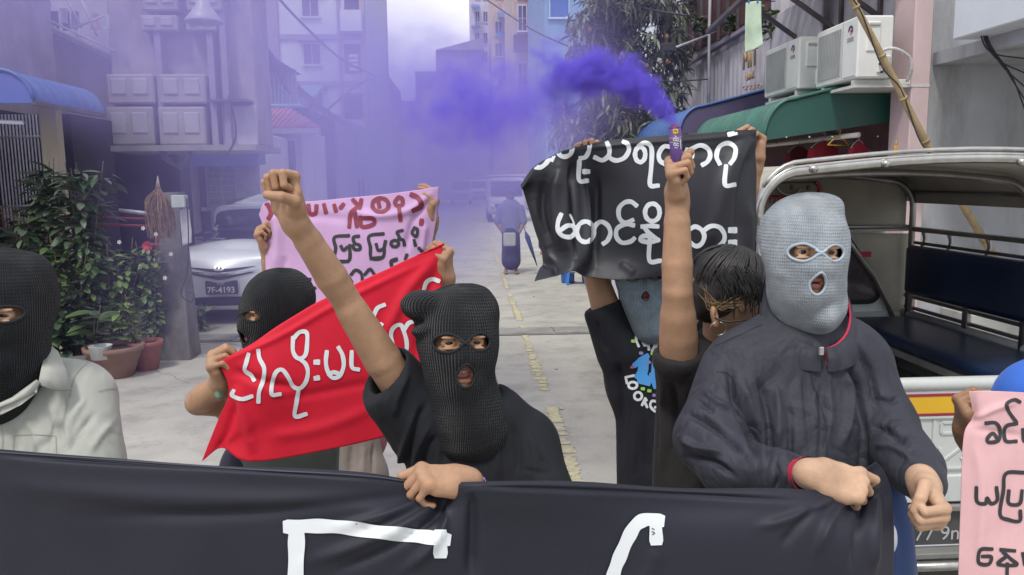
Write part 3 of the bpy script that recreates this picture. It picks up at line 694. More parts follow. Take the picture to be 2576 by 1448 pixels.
# low roofs and walls in the gap
for nm, lab, x0, y0, x1, y1, Y, m in (
    ('market_shed', 'low dark shed with a teal panel below the white block', 760, 285, 850, 470, 26, W_band),
    ('teal_kiosk', 'pale teal kiosk at the foot of the white block', 800, 335, 930, 470, 30, mat('teal_board', (.25, .42, .45), var=.2)),
    ('grey_terrace', 'hazy grey terrace house beyond the white block', 925, 195, 985, 480, 62, W_brick),
    ('far_terrace', 'far roofline house in the smoke, lowest part of the skyline', 985, 255, 1050, 470, 100, W_brick),
    ('far_block', 'dim flat topped block right of the skyline notch', 1048, 180, 1110, 470, 90, W_brick),
    ('hip_roof_block', 'dim block with sloping roof edge left of the colourful flats', 1100, 128, 1215, 470, 80, W_band)):
    a0, a1, c0, c1 = YR(x0, y0, x1, y1, Y); o = block(nm, lab, 'building', a0, a1, Y, Y+10, 0, c1, m)
    for r_ in range(4):
        for c_ in range(3):
            zz = c1-(r_+1)*3.0; xx = a0+(a1-a0)*(c_+.25)/3
            if zz > .6: win_front(o, xx, xx+(a1-a0)*.14, zz, zz+1.3, Y, mull=1, sill=False)
    if nm == 'hip_roof_block':
        mb = MB(); mb.prism([(a0, Y-.4, c1), (a1+.2, Y-.4, c1), (a1+.2, Y-.4, c1+1.2)], (0, 9, 0)); mb.build('roof', W_band, o)

# ------------------------------------------------------------------ right side of the street, far part: colourful flats
def flats(name, label, x0, x1, Y, m, floors, yl, extra=None, ytop=-160):
    a0, a1, c0, c1 = YR(x0, ytop, x1, 300, Y); o = block(name, label, 'building', a0, max(a1, a0+5), Y, Y+12, 0, c1, m)
    return o, a0, a1
fo, a0, a1 = flats('blue_building', 'plain blue building with a dark blue window left of the mango tree', 1370, 1480, 44, W_blue, 4, None)
u0, u1, v0, v1 = YR(1384, -40, 1430, 44, 44); win_front(fo, u0, u1, v0, v1, 44, mull=0, m=mat('pale_blue_trim', (.45, .55, .7)), glass=mat('blue_shutter', (.05, .13, .42), rough=.4))
fo, a0, a1 = flats('ochre_flats', 'ochre block of flats with an orange strip and white railings', 1290, 1372, 58, W_ochre, 4, None)
u0, u1, v0, v1 = YR(1304, 22, 1320, 80, 58)
for (x0, y0, x1, y1) in ((1304, -60, 1322, -5), (1304, 15, 1324, 78), (1304, 160, 1326, 215)):
    u0, u1, v0, v1 = YR(x0, y0, x1, y1, 58); win_front(fo, u0, u1, v0, v1, 58, mull=1, bars=1, m=M_white)
for (x0, x1, m_) in ((1327, 1339, mat('orange_paint', (.55, .13, .06))), (1339, 1352, W_cream), (1352, 1372, W_white)):
    u0, u1, v0, v1 = YR(x0, -150, x1, 240, 58); mb = MB(); mb.b2((u0, 57.7, v0), (u1-.02, 57.99, v1)); mb.build('facade_strip', m_, fo)
for y in (-20, 60, 120, 180):
    for k in range(5):
        u0, u1, v0, v1 = YR(1354, y+k*8, 1370, y+k*8+3, 57.6); mb = MB(); mb.b2((u0, 57.3, v0), (u1, 57.68, v1)); mb.build('balcony_rail', M_white, fo)
for (y0, y1) in ((90, 130), (225, 260)):
    u0, u1, v0, v1 = YR(1292, y0, 1330, y1, 57); mb = MB(); mb.b2((u0, 56.6, v0), (u1, 57.5, v1)); mb.build('balcony', W_maroon if y0 < 100 else W_brick, fo)
fo, a0, a1 = flats('narrow_flats', 'narrow cream flats with small blue awnings in the middle of the row', 1238, 1292, 74, W_ochre, 4, None)
for (x0, y0, x1, y1) in ((1252, 30, 1272, 52), (1250, 78, 1268, 100), (1262, 165, 1284, 186)):
    u0, u1, v0, v1 = YR(x0, y0, x1, y1, 73); mb = MB(); mb.prism([(u0, 72, v0), (u1+.3, 72, v0), (u1+.3, 73.9, v1), (u0, 73.9, v1)], (0, 0, .1)); mb.build('window_awning', M_awnb, fo)
for y in (-40, 55, 110, 200):
    u0, u1, v0, v1 = YR(1246, y, 1262, y+32, 74); win_front(fo, u0, u1, v0, v1, 74, mull=1, m=M_frame)
    u0, u1, v0, v1 = YR(1270, y, 1284, y+32, 74); win_front(fo, u0, u1, v0, v1, 74, mull=1, m=M_frame)
fo, a0, a1 = flats('far_flats', 'far pale flats beside the open sky at the left end of the row', 1183, 1240, 96, W_pale, 4, None, ytop=-60)
for (x0, y0, x1, y1) in ((1186, 10, 1206, 28), (1186, 62, 1208, 76), (1196, 210, 1210, 225)):
    u0, u1, v0, v1 = YR(x0, y0, x1, y1, 95); mb = MB(); mb.prism([(u0, 93.5, v0), (u1, 93.5, v0), (u1, 95.9, v1), (u0, 95.9, v1)], (0, 0, .1)); mb.build('window_awning', M_awnb, fo)
for y in (-30, 30, 84, 130, 180):
    for x in (1196, 1216): u0, u1, v0, v1 = YR(x, y, x+10, y+26, 96); win_front(fo, u0, u1, v0, v1, 96, mull=1)
for cx_, cy_, Y in ((1240, 205, 70), (1220, 190, 80), (1192, 212, 90)):
    q = PY(cx_, cy_, Y); o = empty('satellite_dish', q, {1240: 'pale satellite dish on the narrow cream flats', 1220: 'satellite dish between the two far blocks of flats', 1192: 'smallest satellite dish at the left end of the flats'}[cx_], 'dish')
    mb = MB(); R = Y*.006
    mb.add([(q[0], q[1]+.1, q[2])]+[(q[0]+R*math.cos(a)-.1*math.sin(a), q[1]-.1, q[2]+R*math.sin(a)) for a in np.linspace(0, 2*math.pi, 16, endpoint=False)], [(0, k+1, (k+1) % 16+1) for k in range(16)], True)
    mb.build('reflector', M_white, o); mb = MB(); mb.tube([q, q+[.3, .5, -.9]], .05, 6); mb.build('mast', M_steel, o)

# ------------------------------------------------------------------ right side, near part
XW = 4.4
rb = empty('shop_house', (XW+1, 12, 0), 'lilac shop house with faded stained walls behind the awnings', 'building')
mb = MB(); mb.b2((XW, 7.9, 2.45), (XW+5, 19, 9)); mb.build('upper_wall', W_pale, rb)
mb = MB(); mb.b2((XW+.5, 7.9, 0), (XW+5, 19, 2.449)); mb.build('shop_interior', W_maroon, rb)
mb = MB(); mb.b2((XW-.02, 7.75, 0), (XW+.55, 7.9, 2.44)); mb.build('door_post', M_green, rb)
# wavy lilac cladding further along the wall with its sloping coping
mb = MB()
n = 160
for k in range(n):
    y0_ = 11.6+k*.034; mb.box((XW-.03, y0_, 3.3), (.018+.010*math.sin(k*1.05), .017, .62))
cl_ = mb.build('ribbed_cladding', W_pale, rb); tag(cl_, kind='stuff')
mb = MB(); mb.bar((XW-.08, 11.4, 4.1), (XW-.08, 17.2, 3.98), .1, .07); mb.build('coping', W_band, rb)
mb = MB(); mb.b2((XW-.04, 11.5, 4.2), (XW-.005, 16.4, 6.0)); mb.build('dark_opening', W_maroon, rb)
for k in range(9): mb = MB(); y_ = 11.9+k*.5; mb.b2((XW-.09, y_, 4.15), (XW-.045, y_+.05, 6.0)); mb.build('louvre_post', M_steel, rb)
mb = MB(); mb.b2((XW-.12, 11.0, 2.5), (XW-.002, 11.35, 9)); mb.build('pillar', W_pale, rb)
# pink corner column and the grey wall past it
pc = PY(2312, 300, 7.55)
col_ = empty('pink_column', (pc[0], 7.6, 0), 'pale pink corner column between the shop house and the grey wall', 'column'); xa = PY(2289, 300, 7.5)[0]; xb = PY(2335, 300, 7.5)[0]
mb = MB(); mb.b2((xa, 7.5, 0), (xb, 7.88, 9), bev=.01); mb.build('shaft', W_pink, col_)
mb = MB(); mb.b2((xa-.04, 7.46, 0), (xb+.001, 7.88, .5), bev=.01); mb.build('base', W_pink, col_)
gw = empty('grey_wall', (6, 7.6, 0), 'stained grey rendered wall behind the pickup at the right edge', 'wall')
mb = MB(); mb.b2((xb+.003, 7.62, 0), (12, 7.85, 9)); mb.build('wall_face', W_grey, gw)
mb = MB(); mb.b2((xb+.3, 7.1, 0), (12, 7.6, .5), bev=.01); mb.build('plinth', mat('pale_plinth', (.50, .50, .47), var=.1, stain=.5), gw)
mb = MB(); mb.b2((xb+.9, 7.58, .55), (12, 7.615, .95)); mb.build('painted_band', mat('faded_blue_band', (.25, .35, .48), var=.2, stain=.4), gw)
q = PY(2396, 101, 6.9)
mb = MB(); mb.b2((q[0], 4.2, q[2]), (9, 6.9, q[2]+1.1), bev=.01); bb = mb.build('balcony', mat('white_balcony', (.66, .69, .75), rough=.7, var=.04), gw)
mb = MB(); mb.b2((q[0]+.25, 4.3, q[2]-.12), (9, 7.6, q[2]-.002)); mb.build('soffit', W_grey, bb)

# awnings of the shops
curved_awning('green_awning', 'green corrugated shop awning with a dark green end panel above the pickup', XW, 2.98, 8.0, 10.6, 2.84, 2.20, M_awng, M_green)
curved_awning('blue_shop_awning', 'blue corrugated shop awning beyond the green one', XW, 2.85, 10.75, 15.6, 3.05, 2.42, M_awnb, mat('violet_end', (.10, .08, .16), rough=.6))
mb = MB(); mb.box((2.7, 10.9, .9), (.0, 0, 0))
# air conditioners on the wall
def aircon(yn, yf, label):
    X0, X1 = 3.64, 3.98; z0 = None
    q = PY(0, 0, 1); 
    # bottom and top from the near front corner
    xt, yt, yb = yn
    a = PX(xt, yt, X0); b = PX(xt, yb, X0); Yn = (a[1]+b[1])/2; Zt, Zb = a[2], b[2]; Yf = PX(yf[0], yf[1], X0)[1]
    o = empty('air_conditioner', ((X0+X1)/2, (Yn+Yf)/2, Zb), label, 'air conditioner', 'air conditioners on the shop wall')
    mb = MB(); mb.b2((X0, Yn, Zb), (X1, Yf, Zt), bev=.015); bd = mb.build('case', M_white, o)
    H = Zt-Zb; L_ = Yf-Yn; y0 = Yn+L_*.36; y1 = Yf-.04
    mb = MB(); mb.b2((X0-.004, y0, Zb+H*.09), (X0+.02, y1, Zt-H*.10), bev=.012); mb.build('grille_plate', mat('grille_grey', (.34, .35, .34), rough=.6, var=.05), o)
    mb = MB()
    for k in range(34): z = Zb+H*.11+H*.78*k/33; mb.b2((X0-.008, y0+.015, z-.0018), (X0-.003, y1-.015, z+.0018))
    for k in range(16): y_ = y0+.015+(y1-y0-.03)*k/15; mb.b2((X0-.009, y_-.0018, Zb+H*.11), (X0-.003, y_+.0018, Zt-H*.11))
    tag(mb.build('grille', mat('grille_wire', (.5, .51, .50), rough=.5), o), kind='stuff')
    mb = MB(); mb.b2((X0-.003, Yn+.04, Zb+H*.045), (X0+.01, Yn+L_*.30, Zb+H*.055)); mb.b2((X0-.003, Yn+L_*.34, Zb+.01), (X0-.001, Yn+L_*.345, Zt-.01)); mb.build('seam', mat('seam_grey', (.3, .3, .3)), o)
    # side face seen from the street: service cover, handle, valves
    w = X1-X0
    mb = MB(); mb.b2((X0+w*.22, Yn-.015, Zb+H*.42), (X0+w*.62, Yn+.01, Zt-H*.10), bev=.01); mb.build('service_cover', M_white, o)
    mb = MB(); mb.b2((X0+w*.26, Yn-.03, Zt-H*.17), (X0+w*.58, Yn-.014, Zt-H*.12), bev=.006); mb.build('handle', mat('handle_plastic', (.5, .5, .48)), o)  # handle in a greyer plastic than the case
    mb = MB(); mb.b2((X0+w*.55, Yn-.02, Zb+H*.08), (X0+w*.93, Yn+.01, Zb+H*.36), bev=.008); mb.build('valve_cover', M_white, o)
    for dx, dz in ((.60, .22), (.72, .14), (.66, .09), (.80, .2)):
        mb = MB(); mb.tube([(X0+w*dx, Yn-.05, Zb+H*dz), (X0+w*dx, Yn-.015, Zb+H*dz)], .011, 8); mb.build('valve', M_cable, o)
    for yy in (Yn+.12, Yf-.12): mb = MB(); mb.b2((X0+.02, yy-.03, Zb-.05), (X1+.3, yy+.03, Zb-.002), bev=.004); mb.build('bracket', M_white, o)
    mb = MB(); mb.b2((X0+.01, Yn+.05, Zb-.08), (X1+.4, Yf-.02, Zb-.052)); mb.build('platform', mat('board_white', (.6, .6, .58), stain=.4), o)
    # round mark and letters on the front
    zc = Zt-H*.20; yc = Yn+L_*.17; mk = MB(); R = H*.085
    for a0_, a1_, m_ in ((-30, 190, 0),):
        n = 18; V = []
        for k in range(n+1):
            a = math.radians(a0_+(a1_-a0_)*k/n); V += [(X0-.004, yc-R*math.cos(a), zc+R*math.sin(a)), (X0-.004, yc-R*.55*math.cos(a), zc+R*.55*math.sin(a))]
        mk.add(V, [(2*k, 2*k+1, 2*k+3, 2*k+2) for k in range(n)])
    mk.build('emblem', mat('navy_print', (.03, .04, .18)), o)
    mk = MB(); mk.b2((X0-.005, yc-R*.95, zc-R*.15), (X0-.003, yc+R*.05, zc+R*.15)); mk.b2((X0-.005, yc-R*.35, zc-R*.8), (X0-.0035, yc-R*.05, zc-R*.15)); mk.build('emblem', mat('red_print', (.55, .04, .05)), o)
    t = bpy.data.curves.new('letters', 'FONT'); t.body = 'GREE'; t.size = H*.10; t.extrude = .0005; t.align_x = 'CENTER'
    to = text_mesh('lettering', t, mat('grey_print', (.2, .2, .22)))
    to.matrix_world = Matrix(((0, 0, -1, X0-.003), (-1, 0, 0, yc), (0, 1, 0, zc-R*2.1), (0, 0, 0, 1))); par(to, o)
    return o, (X0, X1, Yn, Yf, Zb, Zt)
ac1, B1 = aircon((2158, 40, 196), (2057, 68), 'larger looking white air conditioner, the one nearer the pink column')
ac2, B2 = aircon((2010, 93, 224), (1926, 122), 'white air conditioner further left, beside the hanging green towel')
# wrapped pipe from the wall to the near unit
mb = MB(); X0, X1, Yn, Yf, Zb, Zt = B1
pp = [PY(2215, 130, Yn-.05), PY(2240, 122, Yn-.08), PY(2268, 130, Yn-.08), PY(2290, 150, Yn-.05), PY(2292, 180, Yn-.02), PY(2282, 205, Yn+.05)]
mb.tube(spline(pp, 8), .016, 8); o = tag(mb.build('wrapped_pipe', mat('pipe_wrap', (.62, .60, .60), var=.2, vscale=30, bump=.6, bscale=60)), 'white wrapped pipe looping from the wall to the near air conditioner', 'pipe')
# steel balcony brackets above the units
bk = empty('steel_balcony', (3.9, 9, 3.9), 'rusty steel balcony frame overhead above the air conditioners', 'balcony')
for y_ in (7.75, 8.5, 9.4, 10.3):
    mb = MB(); mb.bar((XW, y_, 3.45), (3.35, y_, 4.15), .05); mb.build('brace', M_steel, bk)
    mb = MB(); mb.bar((XW-.02, y_, 3.3), (XW-.02, y_, 4.5), .05); mb.build('post', M_steel, bk)
    mb = MB(); mb.bar((XW, y_, 4.19), (3.3, y_, 4.19), .06); mb.build('joist', M_steel, bk)
for x_ in (3.3, 3.8, 4.3): mb = MB(); mb.bar((x_, 7.6, 4.26), (x_, 10.5, 4.26), .06); mb.build('bearer', M_steel, bk)
for k in range(12): mb = MB(); mb.b2((3.28, 7.7+k*.24, 4.30), (4.4, 7.88+k*.24, 4.32)); mb.build('deck_board', M_steel, bk)
mb = MB(); mb.bar((3.25, 8.2, 4.0), (3.25, 10.9, 3.75), .06); mb.build('rail', M_steel, bk)

# wooden name board with cut-out letters
sg = empty('letter_sign', (4.2, 11, 3.3), 'wall sign with cut out wooden letters left of the air conditioners', 'sign')
def wall_text(body, x, y, X, size, m, parent, name='lettering', yaw=0, ext=.012):
    q = PX(x, y, X); t = bpy.data.curves.new(name, 'FONT'); t.body = body; t.size = size; t.extrude = ext
    o = text_mesh(name, t, m)
    o.matrix_world = Matrix(((0, 0, -1, X), (-1, 0, 0, q[1]), (0, 1, 0, q[2]), (0, 0, 0, 1))); par(o, parent); return o
M_let = mat('wood_letters', (.45, .30, .18), rough=.6)
XS = 4.2
mb = MB(); a = PX(1862, 120, XS+.03); b = PX(1935, 232, XS+.03); mb.b2((XS+.02, 9.6, 2.98), (XS+.06, 11.15, 4.0), bev=.01); mb.build('board', W_pale, sg)
wall_text('MIT', 1868, 178, XS, .38, M_let, sg); wall_text('U AK', 1876, 205, XS, .16, M_let, sg)
# the native script line under it, as rounded strokes
def bcirc(cx, cy, r, a0=0, a1=360, n=10): return [(cx+r*math.cos(math.radians(a)), cy-r*math.sin(math.radians(a))) for a in np.linspace(a0, a1, n)]
mb = MB()
for (cx, cy, r, s0, s1) in ((1874, 222, 4.5, 0, 360), (1884, 221, 5, -60, 240), (1894, 220, 5, -150, 160), (1903, 218, 4.5, -60, 250), (1912, 217, 4.5, 0, 360)):
    mb.tube([PX(x, y, XS) for x, y in bcirc(cx, cy, r, s0, s1)], .010, 5)
mb.build('lettering', M_let, sg)

# shop under the green awning: clothes rail, hangers, red clothes
rail = empty('clothes_rail', (3.6, 8.6, 2.2), 'white plastic pipe hung as a clothes rail under the green awning', 'rail')
r0 = PY(2160, 340, 7.85); r1 = PY(1930, 366, 9.6); mb = MB(); mb.tube([r0, r1], .026, 10); mb.build('pipe', mat('pvc_pipe', (.62, .58, .52), rough=.4), rail)
mb = MB(); mb.tube([r0+[0, .3, 0], r0+[0, .3, .25]], .004, 5); mb.tube([r1+[0, -.3, 0], r1+[0, -.3, .25]], .004, 5); mb.build('cord', M_cable, rail)
def hanger(x, y, Yd, w, m, label, yaw=.5, cloth=None):
    q = PY(x, y, Yd); o = empty('clothes_hanger', q, label, 'hanger'); u = np.array([math.cos(yaw), math.sin(yaw), 0]); z = np.array([0, 0, 1.0])
    pts = [q+z*.055-u*.02, q+z*.075, q+z*.06+u*.022, q+z*.03+u*.012, q]; mb = MB(); mb.tube(spline(pts, 5), .004, 6); mb.build('hook', m, o)
    mb = MB(); mb.tube(spline([q, q-u*w*.5-z*.03, q-u*w-z*.085], 6), .0055, 6); mb.tube(spline([q, q+u*w*.5-z*.03, q+u*w-z*.085], 6), .0055, 6); mb.tube([q-u*w-z*.085, q+u*w-z*.085], .004, 6); mb.build('arms', m, o)
    if cloth:
        g_ = MB(); v = np.array([-u[1], u[0], 0])
        for s in (-1, 1):
            P0 = [q+s*v*.012-z*.012, q-u*w*.55+s*v*.02-z*.05, q-u*w*1.02+s*v*.03-z*.10, q-u*w*1.15+s*v*.05-z*.40, q+u*w*1.15+s*v*.05-z*.42, q+u*w*1.02+s*v*.03-z*.10, q+u*w*.55+s*v*.02-z*.05]
            g_.add(P0, [tuple(range(7)) if s > 0 else tuple(range(7))[::-1]])
        a = g_.n-14; g_.f += [(a+k, a+(k+1) % 7, a+7+(k+1) % 7, a+7+k) for k in range(7)]; g_.sm += [False]*7
        gm = g_.build('hanging_garment', cloth[0]); tag(gm, cloth[1], 'garment')
    return o
M_yh = mat('yellow_plastic', (.65, .42, .05), rough=.4); M_gh = mat('grey_plastic_hanger', (.35, .37, .38), rough=.4)
red_c = cloth_mat('red_garment', (.26, .012, .03)); red_d = cloth_mat('dark_red_garment', (.14, .02, .03))
hanger(2072, 352, 8.3, .2, M_gh, 'pale grey hanger left of the yellow one, on the clothes rail', cloth=(red_c, 'bright red shirt on a grey hanger under the awning'))
hanger(2110, 345, 8.1, .17, M_yh, 'yellow plastic hanger on the clothes rail')
hanger(2010, 364, 8.8, .18, M_gh, 'grey hanger at the left end of the clothes rail', cloth=(red_d, 'dark red shirt hanging left of the bright red one'))
hanger(2160, 352, 8.05, .12, M_gh, 'grey hanger right of the yellow one on the clothes rail', cloth=(red_c, 'red garment hanging at the right end of the rail'))
q = PY(2170, 375, 8.2); mb = MB(); mb.bar(PY(2080, 330, 8.6), PY(2215, 395, 8.3), .05); tag(mb.build('brown_strut', M_steel), 'slanting brown strut in the dark shop opening under the awning', 'strut')
q = PY(2253, 385, 7.7); mb = MB(); mb.box(q, (.018, .012, .07), bev=.008); mb.tube([q+[0, 0, .06], q+[0, 0, .12]], .006, 6); tag(mb.build('yellow_padlock', M_yh), 'small yellow tag hanging beside the green door post', 'tag')

# bamboo pole leaning across, propped on the ground behind the pickup
bp = empty('bamboo_pole', (3.8, 7.2, 0), 'long leaning bamboo pole crossing the air conditioner and pink column', 'pole')
a = PY(2112, -60, 7.0); b = PY(2340, 378, 7.2); c = PY(2485, 620, 7.35); e = c+(c-b)*.55
pts = spline([a-(b-a)*.1, a, (a+b)/2+[0, 0, .01], b, c, e], 10); rad = np.linspace(.026, .040, len(pts))
mb = MB(); mb.tube(pts, rad, 10); mb.build('cane', M_wood, bp)
for k in range(4, len(pts)-1, 5): mb = MB(); d_ = nrm(pts[k+1]-pts[k]); mb.tube([pts[k]-d_*.012, pts[k]+d_*.012], rad[k]+.006, 10); mb.build('joint', M_wood, bp)
mb = MB(); w_ = [p+[-.05, -.04, .02+.06*math.sin(i*.7)] for i, p in enumerate(pts[4:32])]; mb.tube(w_, .006, 6); tag(mb.build('slack_cable', M_cable), 'thin black cable hanging along the bamboo pole', 'cable')

# light green towel on a line
R_ = [[(1876, 8, 8.4), (1895, 4, 8.4), (1915, 2, 8.4)], [(1875, 70, 8.4), (1895, 68, 8.42), (1916, 66, 8.4)], [(1874, 134, 8.4), (1895, 126, 8.42), (1920, 112, 8.4)]]
V, Q, VV, QQ = sheet(R_, 24, 30, noise=.006, nscale=7)
tag(link('towel', mesh('towel', VV, QQ), cloth_mat('pale_green_towel', (.50, .62, .48), wr=.3)), 'pale green towel hanging from a line above the green awning', 'towel')
mb = MB(); a = PY(1840, -2, 8.4); b = PY(1950, 4, 8.4); mb.tube([a, b], .006, 6); tag(mb.build('washing_line', M_cable), 'short washing line holding the pale green towel', 'line')
for x in (1884, 1906): q = PY(x, 2, 8.39); mb = MB(); mb.box(q, (.008, .01, .03), bev=.003); tag(mb.build('clothes_peg', mat('blue_plastic', (.05, .15, .5), rough=.4)), 'left blue peg on the green towel' if x < 1890 else 'right blue peg on the green towel', 'peg', 'pegs on the towel')

# street lights and lamp heads
lamp = empty('street_lamp', PY(515, 20, 9), 'large bell shaped grey street lamp at the upper left', 'street lamp')
q = PY(512, 40, 9); mb = MB(); mb.lathe((q[0], q[1], q[2]), [(.02, .22), (.06, .2), (.08, .10), (.14, .02), (.20, -.06), (.195, -.075), (.12, 0), (.05, .05)], 24); mb.build('shade', mat('lamp_shade_grey', (.45, .46, .46), rough=.4), lamp)
mb = MB(); mb.tube(spline([q+[0, 0, .2], q+[0, .1, .45], q+[-.2, .9, .75], q+[-.3, 2.1, .8]], 6), .025, 8); mb.build('arm', M_steel, lamp)
mb = MB(); mb.lathe((q[0], q[1], q[2]-.05), [(.01, .0), (.05, .01), (.06, .05), (.02, .1)], 12); mb.build('bulb', M_white, lamp)
fl = empty('flood_light', PY(1690, 120, 12), 'small black flood light on an arm below the tree', 'lamp')
q = PY(1700, 120, 12.0); mb = MB(); mb.box(q-[.1, 0, 0], (.09, .06, .06), bev=.01); mb.build('head', M_cable, fl); mb = MB(); mb.tube([q, PX(1800, 82, XW-.05)], .018, 8); mb.build('arm', M_bar, fl)
pl = PX(1738, 60, 4.1); mb = MB(); mb.tube([(pl[0], 13.6, 2.4), (pl[0]-.02, 13.6, 4.2), (pl[0], 13.6, 7)], .028, 8); tag(mb.build('thin_pole', M_bar), 'thin grey conduit pole standing in front of the ribbed lilac wall', 'pole')

# stair of laundry bars and aerials on the upper left
for k, (x0, y0, x1, y1) in enumerate(((165, -10, 205, 70), (205, 0, 245, 92), (190, 70, 262, 40), (120, 50, 290, 130))):
    mb = MB(); mb.tube([PY(x0, y0, 10.2), PY(x1, y1, 10.2)], .014, 6); tag(mb.build('wall_tube', M_bar), ['pale tube slanting near the top left corner', 'pale tube right of the topmost slanting one', 'short cross tube between the slanting tubes', 'long low slanting tube above the left awning'][k], 'tube')
for k, (x, y, w, h_, c_) in enumerate(((150, 22, 22, 40, 'pale'), (178, 30, 20, 46, 'grey'), (228, 34, 24, 42, 'pink'), (258, 40, 18, 38, 'pale'))):
    R_ = [[(x, y, 10.3), (x+w/2, y-2, 10.3), (x+w, y, 10.3)], [(x+1, y+h_/2, 10.3), (x+w/2, y+h_/2, 10.34), (x+w-1, y+h_/2, 10.3)], [(x, y+h_, 10.3), (x+w/2, y+h_-3, 10.32), (x+w, y+h_, 10.3)]]
    V, Q, VV, QQ = sheet(R_, 8, 10, noise=.02, nscale=6)
    tag(link('laundry', mesh('laundry', VV, QQ), cloth_mat('laundry_'+c_, {'pale': (.5, .5, .52), 'grey': (.25, .26, .30), 'pink': (.5, .32, .36)}[c_])), ['pale shirt at the left end of the hazy washing line at the upper left', 'grey cloth second on the hazy washing line at the upper left', 'pinkish cloth third on the hazy washing line at the upper left', 'narrow pale cloth at the right end of the hazy washing line'][k], 'laundry')
# cracks and patched slabs in the road
mb = MB(); rc = random.Random(12)
for k in range(16):
    x, y = rc.uniform(-4.6, 1.0), rc.uniform(3.5, 16); a = rc.uniform(-.5, .5)+(1.57 if rc.random() < .4 else 0); pts = []
    for j in range(rc.randint(8, 20)): pts.append((x, y)); a += rc.uniform(-.5, .5); x += .10*math.cos(a); y += .10*math.sin(a)
    pts = np.array(pts); T_ = np.gradient(pts, axis=0); T_ /= np.maximum(np.linalg.norm(T_, axis=1, keepdims=True), 1e-6); N_ = np.stack([-T_[:, 1], T_[:, 0]], 1); w = rc.uniform(.002, .005)
    V_ = [(p[0]+n_[0]*w*s_, p[1]+n_[1]*w*s_, .0055) for p, n_ in zip(pts, N_) for s_ in (-1, 1)]; mb.add(V_, [(2*j, 2*j+1, 2*j+3, 2*j+2) for j in range(len(pts)-1)])
tag(mb.build('crack', mat('crack_dark', (.12, .115, .105), rough=.95), road), kind='stuff')
# cables across the street
def cable(name, pts, r, label, n=10, cat='cable', group=None):
    mb = MB(); mb.tube(spline([PY(x, y, Y) for x, y, Y in pts], n), r, 6); return tag(mb.build(name, M_cable), label, cat, group)
cable('overhead_cable', [(650, -60, 20), (760, 60, 22), (860, 150, 24), (940, 190, 26)], .035, 'thick black cable sweeping down across the white apartment block')
cable('overhead_cable', [(960, 190, 26), (900, 215, 24), (820, 280, 20), (800, 300, 19)], .03, 'black cable curving back down to the meter boxes below the white block')
cable('overhead_cable', [(2040, -10, 14), (2100, 20, 15)], .02, 'short cable stub at the top right')
cable('overhead_cable', [(1180, -30, 30), (1330, 70, 26), (1440, 122, 24)], .025, 'thin cable running down in front of the colourful flats')
cable('overhead_cable', [(1480, -30, 14), (1560, 5, 13.5), (1640, 26, 13), (1730, 40, 12.6)], .02, 'cable crossing in front of the mango tree near its top')
cable('overhead_cable', [(1480, 165, 14), (1580, 190, 13.5), (1680, 205, 13), (1780, 200, 12.6)], .012, 'thin sagging cable below the mango tree crown')
for k in range(14):
    x0 = 592+k*6; lab = 'thin overhead wire in the bundle fanning down past the white apartment block'
    cable('service_wire', [(x0-20, -20+k*8, 12), (x0+60, 95+k*11, 14), (x0+160, 215+k*6, 17), (x0+215, 262+k*5, 19)], .012, lab, 5, 'wire', 'bundle of wires on the left')
for k in range(5):
    cable('loose_wire', [(2455+k*5, -20, 6.7), (2462+k*6, 60+k*10, 6.7), (2490+k*14, 130+k*16, 6.7), (2590, 150+k*40, 6.6)], .006, 'loose black wire drooping in front of the grey wall at the upper right', 7, 'wire', 'loose wires on the grey wall')
for k in range(4):
    cable('house_wire', [(395+k*3, 372, 10.9), (420+k*8, 410+k*3, 10.8), (460, 410+k*5, 10.8), (482+k*2, 372, 10.9)], .008, 'looping grey wire under the overhanging floor on the left', 6, 'wire', 'loops of wire under the overhang')
cable('house_wire', [(575, 240, 10.8), (590, 300, 10.8), (592, 350, 10.8), (570, 392, 10.8)], .012, 'single black wire hanging on the pale wall sheet')
# ------------------------------------------------------------------ plants, pots and the post on the left
def leaf_mesh(name, L_, w, droop=.25, fold=.15, n=4):
    V = []; 
    for i in range(n+1):
        t = i/n; ww = w*math.sin(math.pi*min(.98, t*.92+.06))**.75; z = -droop*L_*t*t
        V += [(-ww, L_*t, z+fold*ww), (0, L_*t, z), (ww, L_*t, z+fold*ww)]
    Fq = []
    for i in range(n): Fq += [(i*3, i*3+1, i*3+4, i*3+3), (i*3+1, i*3+2, i*3+5, i*3+4)]
    return mesh(name, V, Fq)
def leaf_mat(name, col, rough=.45): return mat(name, col, rough=rough, var=.35, vscale=2.5, spec=.4)
LM = [leaf_mat('leaf_dark', (.060, .105, .050)), leaf_mat('leaf_mid', (.085, .145, .050)), leaf_mat('leaf_light', (.17, .25, .075)), leaf_mat('leaf_grey', (.13, .17, .115))]
def leafset(L_, w, mats_, droop=.25):
    out = []
    for m_ in mats_:
        for k in range(2):
            me = leaf_mesh('leaf', L_*(1, .72)[k], w*(1, .8)[k], droop*(1, 1.5)[k]); me.materials.append(LM[m_]); out.append(me)
    return out
M_stem = mat('stem_bark', (.16, .12, .08), rough=.9, var=.3, vscale=20); M_soil = mat('soil', (.06, .045, .03), rough=1, var=.4, vscale=30, bump=.6, bscale=60)
M_ter = mat('terracotta', (.30, .11, .075), rough=.75, var=.15, vscale=8, stain=.4, staincol=(.20, .14, .12)); M_ter2 = mat('brown_clay', (.26, .15, .11), rough=.8, var=.15, vscale=8, stain=.5, staincol=(.18, .15, .13))
